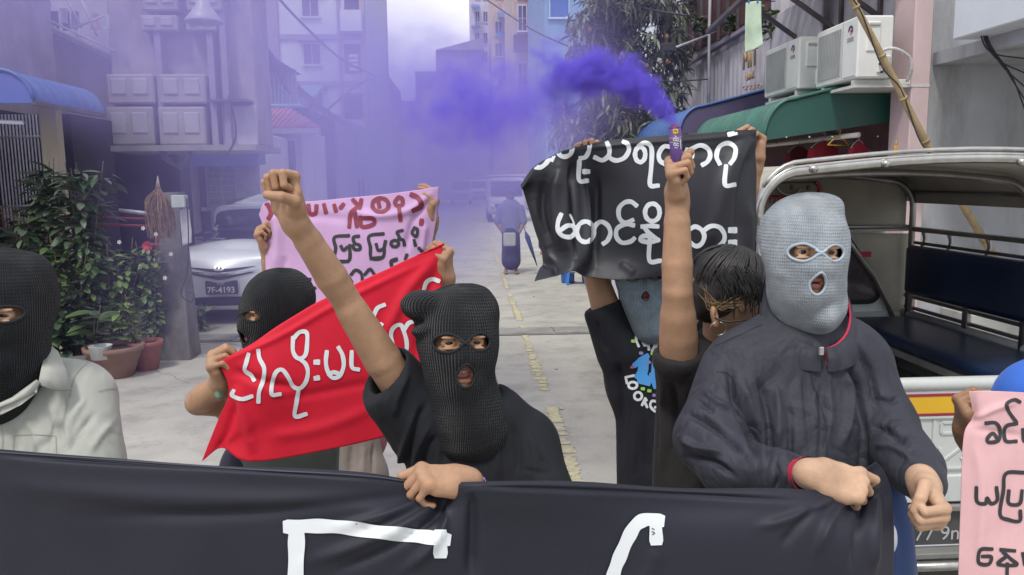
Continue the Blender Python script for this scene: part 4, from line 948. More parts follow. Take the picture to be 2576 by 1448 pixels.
def plant(label, base, h, spread, nst, nlf, ls, seed, cat='plant', name='shrub', lean=(0, 0), fill=1.0, z0=.15, whorl=0, group=None):
    rr = random.Random(seed); o = empty(name, base, label, cat, group); base = np.asarray(base, float)
    stems = []
    for k in range(nst):
        a = rr.random()*6.28; r = spread*rr.uniform(.15, 1); top = base+[r*math.cos(a)+lean[0], r*math.sin(a)*.8+lean[1], h*(1 if k == 0 else rr.uniform(.72, 1))]
        mid = base+(top-base)*.5+[rr.uniform(-.1, .1)*spread, rr.uniform(-.1, .1)*spread, h*.05]; p = spline([base+[rr.uniform(-.03, .03), rr.uniform(-.03, .03), 0], mid, top], 6); stems.append(p)
        mb = MB(); mb.tube(p, np.linspace(.011, .004, len(p)), 5); mb.build('stem', M_stem, o)
    extra = []; more = int(nlf*.7) if nlf > 150 else 0
    for k in range(nlf+more):
        p = stems[rr.randrange(nst)]; t = z0+(1-z0)*rr.random()**(.75*fill); q = p[min(len(p)-1, int(t*(len(p)-1)))]; a = rr.random()*6.28
        off = rr.random()**.6*spread*.38; pos = q+[math.cos(a)*off, math.sin(a)*off*.8, rr.uniform(-.06, .05)]
        el_ = rr.uniform(-.5, .7) if not whorl else rr.uniform(.0, .6)
        y = np.array([math.cos(a)*math.cos(el_), math.sin(a)*math.cos(el_), math.sin(el_)]); x = nrm(np.cross(y, [rr.uniform(-.4, .4), rr.uniform(-.4, .4), 1])); z = np.cross(x, y); s_ = rr.uniform(.65, 1.15)
        if k >= nlf:       # beyond the leaves one can pick out singly: one joined part
            i0 = rr.randrange(len(ls)); extra.append((i0, x*s_, y*s_, z*s_, pos)); continue
        lo_ = bpy.data.objects.new('leaf', ls[rr.randrange(len(ls))]); C.objects.link(lo_)
        lo_.matrix_world = Matrix([[x[0]*s_, y[0]*s_, z[0]*s_, pos[0]], [x[1]*s_, y[1]*s_, z[1]*s_, pos[1]], [x[2]*s_, y[2]*s_, z[2]*s_, pos[2]], [0, 0, 0, 1]])
        lo_.parent = o; lo_.matrix_parent_inverse = Matrix.Translation(Vector(-base))
    if extra:
        for mi in range(0, len(ls), 2):
            V = []; Fq = []
            for i0, x, y, z, pos in extra:
                if i0//2*2 != mi: continue
                me0 = ls[i0]; n0 = len(V); co_ = np.array([v.co for v in me0.vertices]); V += list(pos+co_[:, :1]*x+co_[:, 1:2]*y+co_[:, 2:3]*z); Fq += [tuple(v+n0 for v in p_.vertices) for p_ in me0.polygons]
            if V: tag(link('foliage', mesh('foliage', V, Fq), ls[mi].materials[0], o), kind='stuff')
    return o
def pot(label, c, r, h, m, flare=1.0, rim=True, base=.68, cat='pot'):
    o = empty('flower_pot', c, label, cat); mb = MB()
    mb.lathe(c, [(r*base*.9, 0), (r*base, .01), (r*.92, h*.82), (r, h*.84), (r*1.02, h), (r*.90, h), (r*.86, h*.86)], 28); mb.build('wall', m, o)
    mb = MB(); mb.lathe((c[0], c[1], c[2]+h*.84), [(.001, 0), (r*.87, .0), (r*.87, .012), (.001, .02)], 20); mb.build('soil', M_soil, o)
    return o
gp = lambda x, y: G(x, y, .0)
S1 = leafset(.19, .040, (0, 3, 3)); S2 = leafset(.15, .036, (0, 1, 1, 2)); S3 = leafset(.11, .030, (1, 2, 2)); S4 = leafset(.28, .052, (3, 1), droop=.2); S5 = leafset(.14, .052, (0, 0, 3))
b = gp(130, 915); plant('tall grey green shrub in front of the cream column', b, 2.08, .24, 6, 290, S1, 1, fill=.8)
b = gp(238, 915); plant('tall shrub with pointed grey green leaves right of the cream column', b, 2.04, .30, 7, 300, S1, 2, fill=.8)
b = gp(40, 890); plant('dark broad leaved bush at the left edge behind the beige shirt', b, 1.7, .45, 7, 300, S5, 3)
b = gp(-60, 900); plant('dark bush cut by the left picture edge', b, 1.5, .4, 5, 160, S5, 13)
b = gp(195, 925); plant('dense dark green shrub low between the two tall shrubs', b, 1.35, .36, 8, 300, S2, 4)
b = gp(300, 915); plant('bushy green shrub with light yellow green shoots left of the concrete post', b, 1.30, .40, 9, 300, S3, 5)
b = gp(395, 905); plant('shrub with trailing light green sprays against the concrete post', b, 1.25, .24, 7, 260, S3, 6)
b = gp(140, 935); plant('low leafy plant just behind the beige shirted shoulder', b, .8, .3, 6, 200, S5, 7)
b = gp(250, 946); plant('young plant with long smooth leaves growing in the wide bowl', b+[0, 0, .25], .42, .13, 3, 34, S4, 8, whorl=1)
b = gp(345, 935); plant('small sprouting plant above the red pot', b+[0, 0, .26], .5, .14, 4, 60, S3, 9)
b = gp(505, 835); plant('tuft of narrow leaves at the foot of the concrete post', b, .38, .10, 7, 70, S3, 10)
b = gp(90, 980); plant('thin weedy plant in front of the low leafy one', b, .55, .18, 4, 60, S2, 15)
c = gp(278, 955); c[1] += .12
pot('wide shallow brown clay bowl on the roadside', c, .265, .30, M_ter2, base=.6)
c = gp(370, 930); c[1] += .0; pot('red terracotta pot right of the wide bowl', c, .165, .29, M_ter)
c = gp(165, 935); c[1] += .3; pot('small terracotta pot at the left behind the wide bowl', c, .16, .26, M_ter)
c = gp(215, 925); c[1] += .35; pot('second small terracotta pot, partly behind the white bucket', c, .15, .24, M_ter)
c = gp(256, 905)+[0, 0, .0]; c = P(255, 903, 7.35); mb = MB(); o = empty('white_bucket', c, 'dirty white plastic bucket standing in the wide clay bowl', 'bucket'); mb.lathe(c, [(.085, 0), (.10, .12), (.104, .125), (.096, .125), (.08, .01)], 24); mb.build('wall', mat('dirty_white_plastic', (.50, .52, .50), rough=.5, stain=.5), o)
mb = MB(); mb.tube([c+[.10*math.cos(a), .10*math.sin(a), .11] for a in np.linspace(0, math.pi, 12)], .004, 5); mb.build('handle', M_steel, o)
c = P(200, 900, 7.6); mb = MB(); mb.lathe(c, [(.08, -.3), (.10, .0), (.09, .0)], 18); o = empty('plastic_tub', c, 'grey green plastic tub behind the bucket', 'tub'); mb.build('wall', mat('grey_tub', (.20, .22, .20)), o)
# white blossoms
rr = random.Random(4)
for k, (x, y) in enumerate(((392, 590), (430, 640), (360, 575), (300, 610), (415, 700))):
    q = P(x, y, 7.6); mb = MB()
    for j in range(5):
        a = j*1.256; u = _r*math.cos(a)+_u*math.sin(a); w_ = _r*-math.sin(a)+_u*math.cos(a); mb.add([q, q+u*.014+w_*.008, q+u*.024, q+u*.014-w_*.008], [(0, 1, 2, 3)])
    tag(mb.build('blossom', mat('blossom_white', (.5, .5, .46))), ['white blossom at the top of the light green shrub', 'white blossom beside the concrete post', 'small white blossom left of the topmost one', 'white blossom among the dark leaves furthest left', 'lowest white blossom, close to the concrete post'][k], 'flower')
# concrete post with straw bundle, tin box and hanging cloth
post = empty('concrete_post', G(455, 905), 'rough grey concrete post between the shrubs and the silver car', 'post')
b = G(452, 900); t = P(432, 500, proj(b)[2]-.0); mb = MB(); d_ = nrm(t-b); sd = nrm(np.cross(d_, [0, 1, 0])); 
Vp = []
for q, w in ((b-[0, 0, .02], .17), (b+(t-b)*.28, .145), (b+(t-b)*.75, .11), (t+(t-b)*.04, .108)):
    for sx_, sy_ in ((-1, -1), (1, -1), (1, 1), (-1, 1)): Vp.append(q+sd*w*sx_+np.array([0, 1, 0])*w*sy_)
mb.add(Vp, [(i*4+k, i*4+(k+1) % 4, (i+1)*4+(k+1) % 4, (i+1)*4+k) for i in range(3) for k in range(4)]+[(3, 2, 1, 0), (12, 13, 14, 15)]); mb.build('shaft', mat('post_concrete', (.16, .152, .14), rough=.95, var=.25, vscale=5, bump=.6, bscale=18, stain=.6), post)
q = P(400, 520, 7.85); mb = MB(); rr = random.Random(8)
for k in range(230):
    a = rr.random()*6.28; r = rr.random()**.5*.13; top = q+[r*.25*math.cos(a), r*.25*math.sin(a), .12+rr.uniform(0, .05)]; mid = q+[r*math.cos(a), r*math.sin(a), rr.uniform(-.05, .05)]; end = q+[r*.8*math.cos(a)+rr.uniform(-.03, .05), r*math.sin(a), -.22+rr.uniform(-.12, .10)]
    mb.tube(spline([top, mid, end], 3), .0028, 3, cap=False)
o = empty('straw_bundle', q, 'dried brown straw bundle hanging on the concrete post', 'bundle'); tag(mb.build('straw', mat('dry_straw', (.30, .20, .12), rough=.9, var=.4, vscale=30), o), kind='stuff')
mb = MB()
for k in range(4): mb.tube([q+[(-.03+.02*k), 0, .12], q+[0, .02, .30]], .0035, 4)
mb.build('string', mat('string', (.4, .33, .25)), o)
q = P(452, 507, 7.75); mb = MB(); mb.box(q, (.065, .05, .06), bev=.006); tag(mb.build('tin_box', mat('pale_tin', (.45, .50, .46), rough=.5, stain=.2)), 'pale metal box fixed near the top of the concrete post', 'box')
R_ = [[(452, 528, 7.8), (466, 524, 7.8), (476, 528, 7.8)], [(455, 570, 7.8), (468, 566, 7.82), (480, 570, 7.8)], [(460, 620, 7.8), (470, 615, 7.8), (482, 612, 7.8)]]
V, Q, VV, QQ = sheet(R_, 12, 16, noise=.01, nscale=8); tag(link('rag', mesh('rag', VV, QQ), cloth_mat('white_rag', (.42, .42, .44))), 'white rag hanging beside the concrete post', 'rag')
mb = MB(); mb.tube(spline([P(x, y, 7.75) for x, y in ((470, 500), (474, 600), (470, 690), (455, 740), (480, 760), (488, 740), (470, 735))], 6), .006, 6); tag(mb.build('post_cable', M_cable), 'black cable running down the concrete post to a loop', 'cable')
rg = empty('red_gate', G(330, 860), 'low red tube gate behind the shrubs with a pale top bar', 'gate'); M_redt = mat('red_tube', (.32, .03, .035), rough=.45, var=.15)
for (a, b, r_, m_) in (((300, 530), (392, 540), .022, M_bar), ((165, 545), (392, 552), .014, M_redt), ((165, 562), (392, 570), .014, M_redt), ((393, 560), (397, 850), .018, M_redt), ((165, 540), (168, 850), .018, M_redt)):
    mb = MB(); mb.tube([P(*a, 8.5), P(*b, 8.5)], r_, 8); mb.build('tube', m_, rg)
mb = MB(); q = P(372, 620, 7.5); 
for k in range(7): a = k*.9; mb.add([q, q+[.05*math.cos(a), -.01, .05*math.sin(a)], q+[.05*math.cos(a+.7), -.02, .05*math.sin(a+.7)]], [(0, 1, 2)])
tag(mb.build('red_flower', mat('red_petal', (.42, .03, .06))), 'red flower on the shrub beside the concrete post', 'flower')
# dark wall and eaves filling the background behind the left house
o = block('rear_house', 'dim lilac house wall with slanting eaves behind the near left house', 'house', -10.5, -5.05, 13.2, 16, 0, 8.5, W_pale)
for (x0, y0, x1, y1) in ((60, 10, 120, 60), (130, 30, 180, 80), (60, 110, 110, 150)):
    u0, u1, v0, v1 = YR(x0, y0, x1, y1, 13.2); win_front(o, u0, u1, v0, v1, 13.2, mull=1)
mb = MB(); a = PY(100, 60, 13); b = PY(290, 150, 13); mb.bar(a, b, .5, .08); mb.build('eave', M_kerb, o)

# ------------------------------------------------------------------ mango tree
mt = empty('mango_tree', (2.6, 14.2, 0), 'large mango tree with drooping dark leaves left of the lilac shop house', 'tree')
rr = random.Random(21); trunk = spline([(2.75, 14.6, 0), (2.65, 14.5, 1.5), (2.5, 14.3, 3.0), (2.6, 14.2, 4.6)], 6); mb = MB(); mb.tube(trunk, np.linspace(.20, .08, len(trunk)), 12); mb.build('trunk', M_stem, mt)
cen = []
def crown_at(x, y, Y): q = PY(x, y, Y); return q
for k in range(260):
    while True:
        x, y = rr.uniform(1435, 1712), rr.uniform(-110, 372)
        e = ((x-1580)/140)**2+((y-110)/215)**2
        low = 1390+max(0, 0)
        if e < 1 and not (y > 180 and rr.random() < .25): break
    cen.append(crown_at(x, y, 14.2+rr.uniform(-1.1, 1.3)))
for k in range(70): cen.append(crown_at(rr.uniform(1395, 1600), rr.uniform(250, 370), 14.5+rr.uniform(-.8, .8)))
for k in range(24): cen.append(crown_at(rr.uniform(1640, 1712), rr.uniform(200, 330), 13.6+rr.uniform(-.5, .5)))
mb = MB(); 
for c in cen[::3]:
    a = trunk[rr.randrange(len(trunk)//2, len(trunk))]; mb.tube(spline([a, (a+c)/2+[0, 0, .15], c], 4), np.linspace(.035, .008, 9), 5)
mb.build('limbs', M_stem, mt)
for mi, (mname, col) in enumerate((('mango_leaf', (.095, .12, .078)), ('mango_leaf_pale', (.21, .23, .16)))):
    V = []; Fq = []
    for ci, c in enumerate(cen):
        for k in range(12):
            a = rr.random()*6.28; e = rr.uniform(-1.35, .15); L_ = rr.uniform(.16, .27); w = L_*.11; y = np.array([math.cos(a)*math.cos(e), math.sin(a)*math.cos(e), math.sin(e)]); x = nrm(np.cross(y, [rr.uniform(-.5, .5), rr.uniform(-.5, .5), 1]))
            p0 = c+[rr.uniform(-.16, .16), rr.uniform(-.16, .16), rr.uniform(-.14, .14)]; n0 = len(V); dr = np.array([0, 0, -L_*.25])
            V += [p0, p0+y*L_*.35-x*w+dr*.2, p0+y*L_*.35+x*w+dr*.2, p0+y*L_*.75-x*w*.7+dr*.6, p0+y*L_*.75+x*w*.7+dr*.6, p0+y*L_+dr]; Fq += [(n0, n0+1, n0+2), (n0+1, n0+3, n0+4, n0+2), (n0+3, n0+5, n0+4)]
    tag(link('crown', mesh('crown', V, Fq, smooth=False), leaf_mat(mname, col, .4), mt), kind='stuff')
for k in range(9):
    q = crown_at(rr.uniform(1470, 1690), rr.uniform(30, 300), 13.2); mb = MB(); mb.lathe(q-[0, 0, .05], [(.001, -.05), (.03, -.03), (.035, .01), (.001, .05)], 8); mb.build('fruit', mat('dusty_orange', (.35, .15, .06)), mt)
# hanging plants on the upper wall of the shop house
for k, (x, y, h_) in enumerate(((1735, 30, .5), (1770, 70, .4), (1835, 60, .35), (1945, 60, .5))):
    q = PX(x, y, XW-.15); plant(['leafy pot plant on the dark opening nearest the mango tree', 'leafy plant hanging in the middle of the dark opening', 'small plant on the lilac wall left of the green towel', 'plant behind the green towel under the steel balcony'][k], q+[0, 0, -h_*.5], h_, .2, 4, 70, S2, 30+k, name='balcony_plant')
# ------------------------------------------------------------------ pickup bus on the right
M_tw = mat('truck_white', (.56, .58, .57), rough=.4, var=.07, vscale=3, stain=.55, staincol=(.36, .34, .30), coat=.2, bump=.05, bscale=12)
M_ty = mat('truck_yellow', (.72, .42, .02), rough=.4, var=.05)
M_tr = mat('truck_red_line', (.30, .02, .05), rough=.4)
M_can = mat('canopy_lining', (.38, .35, .295), rough=.65, var=.15, vscale=3, stain=.4, staincol=(.12, .10, .08))
M_chr = mat('worn_chrome', (.50, .49, .47), rough=.28, metal=.9, var=.2, vscale=14, bump=.1, bscale=40)
M_tub = mat('grey_tube', (.30, .28, .27), rough=.35, metal=.7, var=.2, vscale=8)
M_vin = mat('navy_vinyl', (.012, .028, .075), rough=.33, var=.35, vscale=3, spec=.5, stain=.25, staincol=(.10, .11, .14), bump=.08, bscale=30)
M_rub = mat('rubber', (.025, .025, .027), rough=.75, var=.2)
M_rust = mat('rust', (.20, .08, .03), rough=.9, var=.4, vscale=30)
TX0, TX1, TY = 1.10, 2.75, 3.0
tk = empty('pickup_bus', ((TX0+TX1)/2, 5, 0), 'white open sided pickup bus with yellow tailgate stripe and blue benches', 'pickup')
def tp(name, mb, m, parent=None): return mb.build(name, m, parent or tk)
# body and bed
mb = MB(); mb.b2((TX0, TY+.06, .50), (TX0+.05, 4.85, .93), bev=.02); tp('bed_side', mb, M_tw)
mb = MB(); mb.b2((TX1-.05, TY+.06, .50), (TX1, 4.85, .93), bev=.02); tp('bed_side', mb, M_tw)
mb = MB(); mb.b2((TX0+.052, TY+.06, .55), (TX1-.052, 4.85, .60)); tp('bed_floor', mb, M_can)
mb = MB(); mb.b2((TX0+.052, 4.80, .602), (TX1-.052, 4.85, .95)); tp('bed_front', mb, M_tw)
for X in (TX0+.02, TX1-.02): mb = MB(); mb.tube([(X, TY+.04, .945), (X, 4.85, .945)], .028, 10); tp('side_rail', mb, M_tw)
# tailgate
tg_ = MB(); tg_.b2((TX0+.01, TY, .48), (TX1-.01, TY+.045, .955), bev=.012); tg_o = tp('tailgate', tg_, M_tw)
mb = MB(); mb.tube([(TX0, TY+.015, .972), (TX1, TY+.015, .972)], .028, 12); tp('top_rail', mb, M_tw, tg_o)
mb = MB(); mb.b2((TX0+.012, TY-.004, .855), (TX1-.012, TY+.01, .925)); tp('yellow_stripe', mb, M_ty, tg_o)
for z in (.850, .930): mb = MB(); mb.b2((TX0+.012, TY-.006, z-.005), (TX1-.012, TY+.01, z+.005)); tp('red_line', mb, M_tr, tg_o)
def emb(pts, w=.010, h=.006):
    m_ = MB()
    for a, b in zip(pts[:-1], pts[1:]): m_.bar((a[0], TY-.001, a[1]), (b[0], TY-.001, b[1]), w, h*2)
    return m_
z0, z1 = .66, .825
mb = MB(); mb.b2((TX0+.08, TY-.010, .62), (TX1-.08, TY-.0, .628)); mb.b2((TX0+.08, TY-.010, .835), (TX1-.08, TY-.0, .843)); tp('pressed_edge', mb, M_tw, tg_o)
for k in range(5):
    a = TX0+.12+k*.33; 
    for ps in ([(a, z1-.01), (a+.13, z1-.01), (a+.08, z1-.055), (a, z1-.055), (a, z1-.01)], [(a+.02, z0), (a+.24, z1)], [(a+.0, z0-.0), (a+.0, z0+.05)], [(a+.09, z0), (a+.27, z0), (a+.27, z0+.065), (a+.19, z0+.065), (a+.09, z0)], [(a+.30, z0), (a+.30, z1)]):
        tp('pressed_rib', emb(ps), M_tw, tg_o)
mb = MB(); mb.b2((TX0+.02, TY-.02, .485), (TX1-.02, TY+.0, .60), bev=.006); tp('lower_panel', mb, M_tw, tg_o)
for x in (2.02, 1.3): 
    mb = MB(); mb.b2((x, TY-.030, .50), (x+.055, TY-.018, .595), bev=.004); h_ = tp('hinge', mb, M_rust, tg_o)
    mb = MB(); mb.bar((x+.01, TY-.034, .59), (x-.012, TY-.034, .50), .012); tp('hinge_pin', mb, M_rust, h_)
mb = MB(); mb.b2((TX0-.01, TY-.03, .445), (TX1+.01, TY+.1, .478), bev=.008); tp('rear_sill', mb, M_tub)
mb = MB(); mb.b2((TX0+.05, TY+.05, .25), (TX1-.05, TY+.5, .44)); tp('chassis', mb, M_rub)
# number plate and step bar
pl_ = MB(); pl_.b2((1.72, TY+.0, .292), (2.0, TY+.012, .45), bev=.004); plo = tp('number_plate', pl_, mat('plate_grey', (.06, .06, .065), rough=.5, var=.3, stain=.3, staincol=(.2, .2, .2)))
for a, b in (((1.722, .294), (1.998, .294)), ((1.722, .448), (1.998, .448)), ((1.722, .294), (1.722, .448)), ((1.998, .294), (1.998, .448))):
    mb = MB(); mb.bar((a[0], TY-.002, a[1]), (b[0], TY-.002, b[1]), .005); tp('plate_edge', mb, M_frame, plo)
def ftext(body, loc, size, m, parent, ext=.0008, align='LEFT', R=None, name='lettering', bold=0.0):
    t = bpy.data.curves.new(name, 'FONT'); t.body = body; t.size = size; t.extrude = ext; t.align_x = align; t.offset = bold
    o = text_mesh(name, t, m)
    if R is None: R = Matrix(((1, 0, 0), (0, 0, -1), (0, 1, 0)))
    o.matrix_world = Matrix.Translation(Vector([float(v) for v in loc])) @ R.to_4x4(); par(o, parent); return o
M_pl = mat('plate_letters', (.45, .46, .47), rough=.5)
ftext('677 9n', (1.75, TY-.003, .318), .085, M_pl, plo); ftext('33', (1.74, TY-.003, .405), .05, M_pl, plo)
mb = MB(); mb.tube([(TX0+.3, TY-.08, .245), (TX1-.1, TY-.08, .245)], .020, 10); tp('step_bar', mb, M_chr)
mb = MB(); mb.b2((TX0+.3, TY-.06, .262), (TX1-.1, TY+.12, .288), bev=.004); tp('step_board', mb, mat('grey_step', (.20, .20, .19), rough=.7, stain=.4))
for x in (TX0+.02, TX1-.14): mb = MB(); mb.b2((x, TY-.02, .60), (x+.12, TY-.001, .82), bev=.01); tp('tail_light', mb, mat('tail_red', (.35, .02, .02), rough=.25))
# canopy: rounded roof on bent tubes
def roofprof(z=1.865, n=8, r=.17, zb=1.70, inset=0.0, x0=TX0, x1=TX1):
    pr = [(x0+inset, zb)]
    for a in np.linspace(0, math.pi/2, n): pr.append((x0+inset+r*(1-math.cos(a)), z-r-.04+inset*-1+r*math.sin(a)+.0))
    for t in np.linspace(.1, .9, 9): pr.append((x0+r+(x1-x0-2*r)*t, z-.04-inset+.04*math.sin(math.pi*t)))
    for a in np.linspace(math.pi/2, 0, n): pr.append((x1-inset-r*(1-math.cos(a)), z-r-.04-inset+r*math.sin(a)))
    pr.append((x1-inset, zb)); return pr
pr = roofprof(); pi_ = roofprof(inset=.012)
V = [(p[0], y, p[1]) for y in (TY, 5.9) for p in pr]+[(p[0], y, p[1]) for y in (TY, 5.9) for p in pi_]; n = len(pr)
Fq = [(i, i+1, n+i+1, n+i) for i in range(n-1)]+[(2*n+i, 3*n+i, 3*n+i+1, 2*n+i+1) for i in range(n-1)]+[(i, 2*n+i, 2*n+i+1, i+1) for i in range(n-1)]+[(n+i, n+i+1, 3*n+i+1, 3*n+i) for i in range(n-1)]
mb = MB(); mb.add(V, Fq, True); tp('canopy_roof', mb, M_can)
mb = MB(); mb.tube([(p[0], TY-.012, p[1]) for p in roofprof(zb=1.62)], .021, 10); tp('rear_hoop', mb, M_chr)
mb = MB(); mb.tube([(p[0], TY-.016, p[1]+.034) for p in pr[3:-3]], .009, 8); mb.tube([(p[0], TY-.024, p[1]+.015) for p in pr[2:-2]], .007, 8); tp('rear_trim', mb, M_chr)
for x, z in ((1.58, 1.866), (2.115, 1.867), (1.3, 1.85)):
    mb = MB(); mb.lathe((x, TY-.03, z-.02), [(.001, -.016), (.014, -.012), (.02, 0), (.014, .012), (.001, .016)], 14); tp('rivet_cap', mb, M_chr)
for y in (3.72, 4.76):
    mb = MB(); mb.tube([(p[0], y, p[1]-.02) for p in roofprof(inset=.03, zb=.95)], .019, 10); tp('hoop', mb, M_tub)
mb = MB(); mb.tube([(TX1-.03, TY+.02, 1.66), (TX1-.03, TY+.02, .95)], .02, 10); tp('rear_post', mb, M_tub)
mb = MB(); mb.tube([(TX0+.03, TY+.02, 1.66), (TX0+.03, TY+.02, .95)], .02, 10); tp('rear_post', mb, M_tub)
for X, s in ((TX0+.02, 1), (TX1-.02, -1)):
    mb = MB(); mb.b2((X-.006, TY+.02, 1.635), (X+.006, 4.8, 1.735)); tp('side_valance', mb, M_can)
    mb = MB(); mb.tube([(X+s*.012, TY+.02, 1.70), (X+s*.012, 4.8, 1.70)], .010, 8); tp('curtain_rail', mb, M_tub)
    for z, r_ in ((1.475, .016), (1.06, .014), (.99, .012)):
        mb = MB(); mb.tube([(X+s*.005, TY+.02, z), (X+s*.005, 4.8, z)], r_, 8); tp('guard_rail', mb, M_tub)
    for y in (3.12, 3.42, 4.02, 4.36, 4.62):
        mb = MB(); mb.tube(spline([(X+s*.005, y+.03, 1.475), (X+s*.0, y+.01, 1.42), (X+s*.03, y, 1.36)], 4), .012, 8); tp('guard_post', mb, M_tub)
    for y in (3.28, 4.15, 4.70):
        mb = MB(); mb.b2((X-.012+s*.01, y, .93), (X+.012+s*.01, y+.05, 1.10), bev=.004); tp('seat_post', mb, M_tub)
    # padded backrest and bench
    def pad(name, lo, hi, r):
        s_ = SDF(); lo = np.array(lo, float); hi = np.array(hi, float); s_.box((lo+hi)/2, (hi-lo)/2, rnd=r, k=0); V, Q = solid(s_, .018)
        link(name, mesh(name, V, Q), M_vin, tk)
    a, b = (X+s*.02, X+s*.085); pad('backrest', (min(a, b), TY+.06, 1.085), (max(a, b), 4.70, 1.385), .028)
    mb = MB(); mb.tube([(X+s*.015, TY+.06, 1.395), (X+s*.015, 4.71, 1.395)], .010, 8); tp('backrest_piping', mb, mat('grey_piping', (.10, .09, .10), rough=.5))
    a, b = (X+s*.02, X+s*.46); pad('bench_cushion', (min(a, b), TY+.05, .875), (max(a, b), 4.72, .945), .030)
    mb = MB(); mb.b2((min(a, b)+.01, TY+.06, .835), (max(a, b)-.005, 4.74, .873), bev=.004); tp('bench_frame', mb, mat('bench_metal', (.40, .40, .38), rough=.5, metal=.3, stain=.4))
    for y in (3.4, 4.2): 
        xx = b-s*.05
        mb = MB(); mb.tube(spline([(xx-s*.08, y, .835), (xx, y, .80), (xx+s*.0, y+.02, .61)], 5), .012, 8); tp('bench_leg', mb, M_tw)
# front wall of the canopy, tube across it, notice and red lamp strip
mb = MB(); mb.b2((TX0+.05, 4.80, 1.47), (TX1-.05, 4.815, 1.80)); fw = tp('front_panel', mb, M_can)
mb = MB(); mb.b2((TX0+.05, 4.775, 1.462), (TX1-.05, 4.80, 1.476)); mb.tube([(TX0+.05, 4.77, 1.50), (TX1-.05, 4.77, 1.49)], .012, 8); tp('cross_tube', mb, M_tub)
mb = MB(); mb.prism([PY(x, y, 4.82) for x, y in ((2135, 588), (2292, 588), (2292, 840), (2264, 840), (2200, 690))], (0, .012, 0)); tp('corner_panel', mb, M_can)
mb = MB(); mb.b2((TX0+.05, 4.82, .95), (TX0+.2, 4.835, 1.47)); tp('corner_panel', mb, M_can)
mb = MB(); mb.tube([PY(x, y, 4.79) for x, y in ((2118, 578), (2150, 630), (2200, 700), (2262, 832))], .016, 8); tp('slanting_tube', mb, M_tub)
u0, u1, v0, v1 = YR(1918, 460, 2062, 492, 4.78)
mb = MB(); mb.b2((u0, 4.775, v0), (u1, 4.79, v1), bev=.006); gb = tp('lamp_box', mb, mat('lamp_box_beige', (.24, .21, .16), rough=.5))
mb = MB(); q = [PY(x, y, 4.76) for x, y in ((1955, 472), (1965, 484), (1985, 491), (2005, 485), (2014, 474))]; mb.tube(spline(q, 5), .005, 6); tp('grab_handle', mb, M_chr, gb)
mb = MB(); q = [PY(x, y, 4.765) for x, y in ((1925, 497), (1990, 497), (2045, 495), (2060, 485), (2062, 470), (2050, 458))]; mb.tube(spline(q, 5), .010, 6); tp('red_trim', mb, mat('red_reflector', (.5, .03, .05), rough=.3), gb)
for x in (1938, 1992, 2034): q = PY(x, 473, 4.77); mb = MB(); mb.box(q, (.01, .006, .014), bev=.003); tp('bracket', mb, M_steel, gb)
ftext('131', PY(1932, 512, 4.79), .05, M_rub, fw)
# cab
cs = SDF(); cs.box((1.93, 5.65, .95), (.78, .80, .62), rnd=.10, k=.0); cs.box((1.93, 7.05, .72), (.76, .75, .34), rnd=.10, k=.10)
V, Q = solid(cs, .03); V = relax(V, Q, 2); zz = V[:, 2]; V[:, 0] = 1.93+(V[:, 0]-1.93)*np.where(zz > 1.0, 1-.10*(zz-1.0)/.5, 1)
cabo = link('cab', mesh('cab', V, Q), mat('cab_white', (.78, .80, .80), rough=.35, var=.04, stain=.2, staincol=(.5, .5, .45)), tk)
def rrect(x0, x1, z0, z1, r, n=5):
    pts = []
    for cx, cz, a0 in ((x1-r, z1-r, 0), (x0+r, z1-r, 90), (x0+r, z0+r, 180), (x1-r, z0+r, 270)):
        for a in np.linspace(a0, a0+90, n): pts.append((cx+r*math.cos(math.radians(a)), cz+r*math.sin(math.radians(a))))
    return pts
rp = rrect(1.30, 2.585, 1.0, 1.41, .08)
mb = MB(); mb.prism([(p[0], 4.83, p[1]) for p in rp], (0, .03, 0)); rw = tp('rear_window', mb, M_rub, cabo)
rp = rrect(1.335, 2.55, 1.03, 1.385, .06); mb = MB(); mb.prism([(p[0], 4.825, p[1]) for p in rp], (0, .01, 0)); tp('glass', mb, mat('cab_glass', (.10, .085, .09), rough=.12, var=.5, vscale=5), rw)
mb = MB(); mb.b2((2.30, 4.818, 1.02), (2.325, 4.826, 1.39)); tp('divider', mb, M_rub, rw)
q = [(2.42, 1.30), (2.50, 1.30), (2.50, 1.335), (2.42, 1.335)]; mb = MB(); mb.prism([(a, 4.818, b) for a, b in q], (0, .005, 0)); tp('sticker', mb, mat('sticker_red', (.45, .03, .06)), rw)
for x in (1.14, 2.71):
    for y in (5.75,):
        mb = MB(); mb.b2((x-.012, y-.35, 1.05), (x+.012, y+.35, 1.40), bev=.01); tp('side_window', mb, M_glass, cabo)
mb = MB(); mb.b2((1.3, 6.42, 1.08), (2.55, 6.47, 1.42), bev=.02); tp('windscreen', mb, M_glass, cabo)
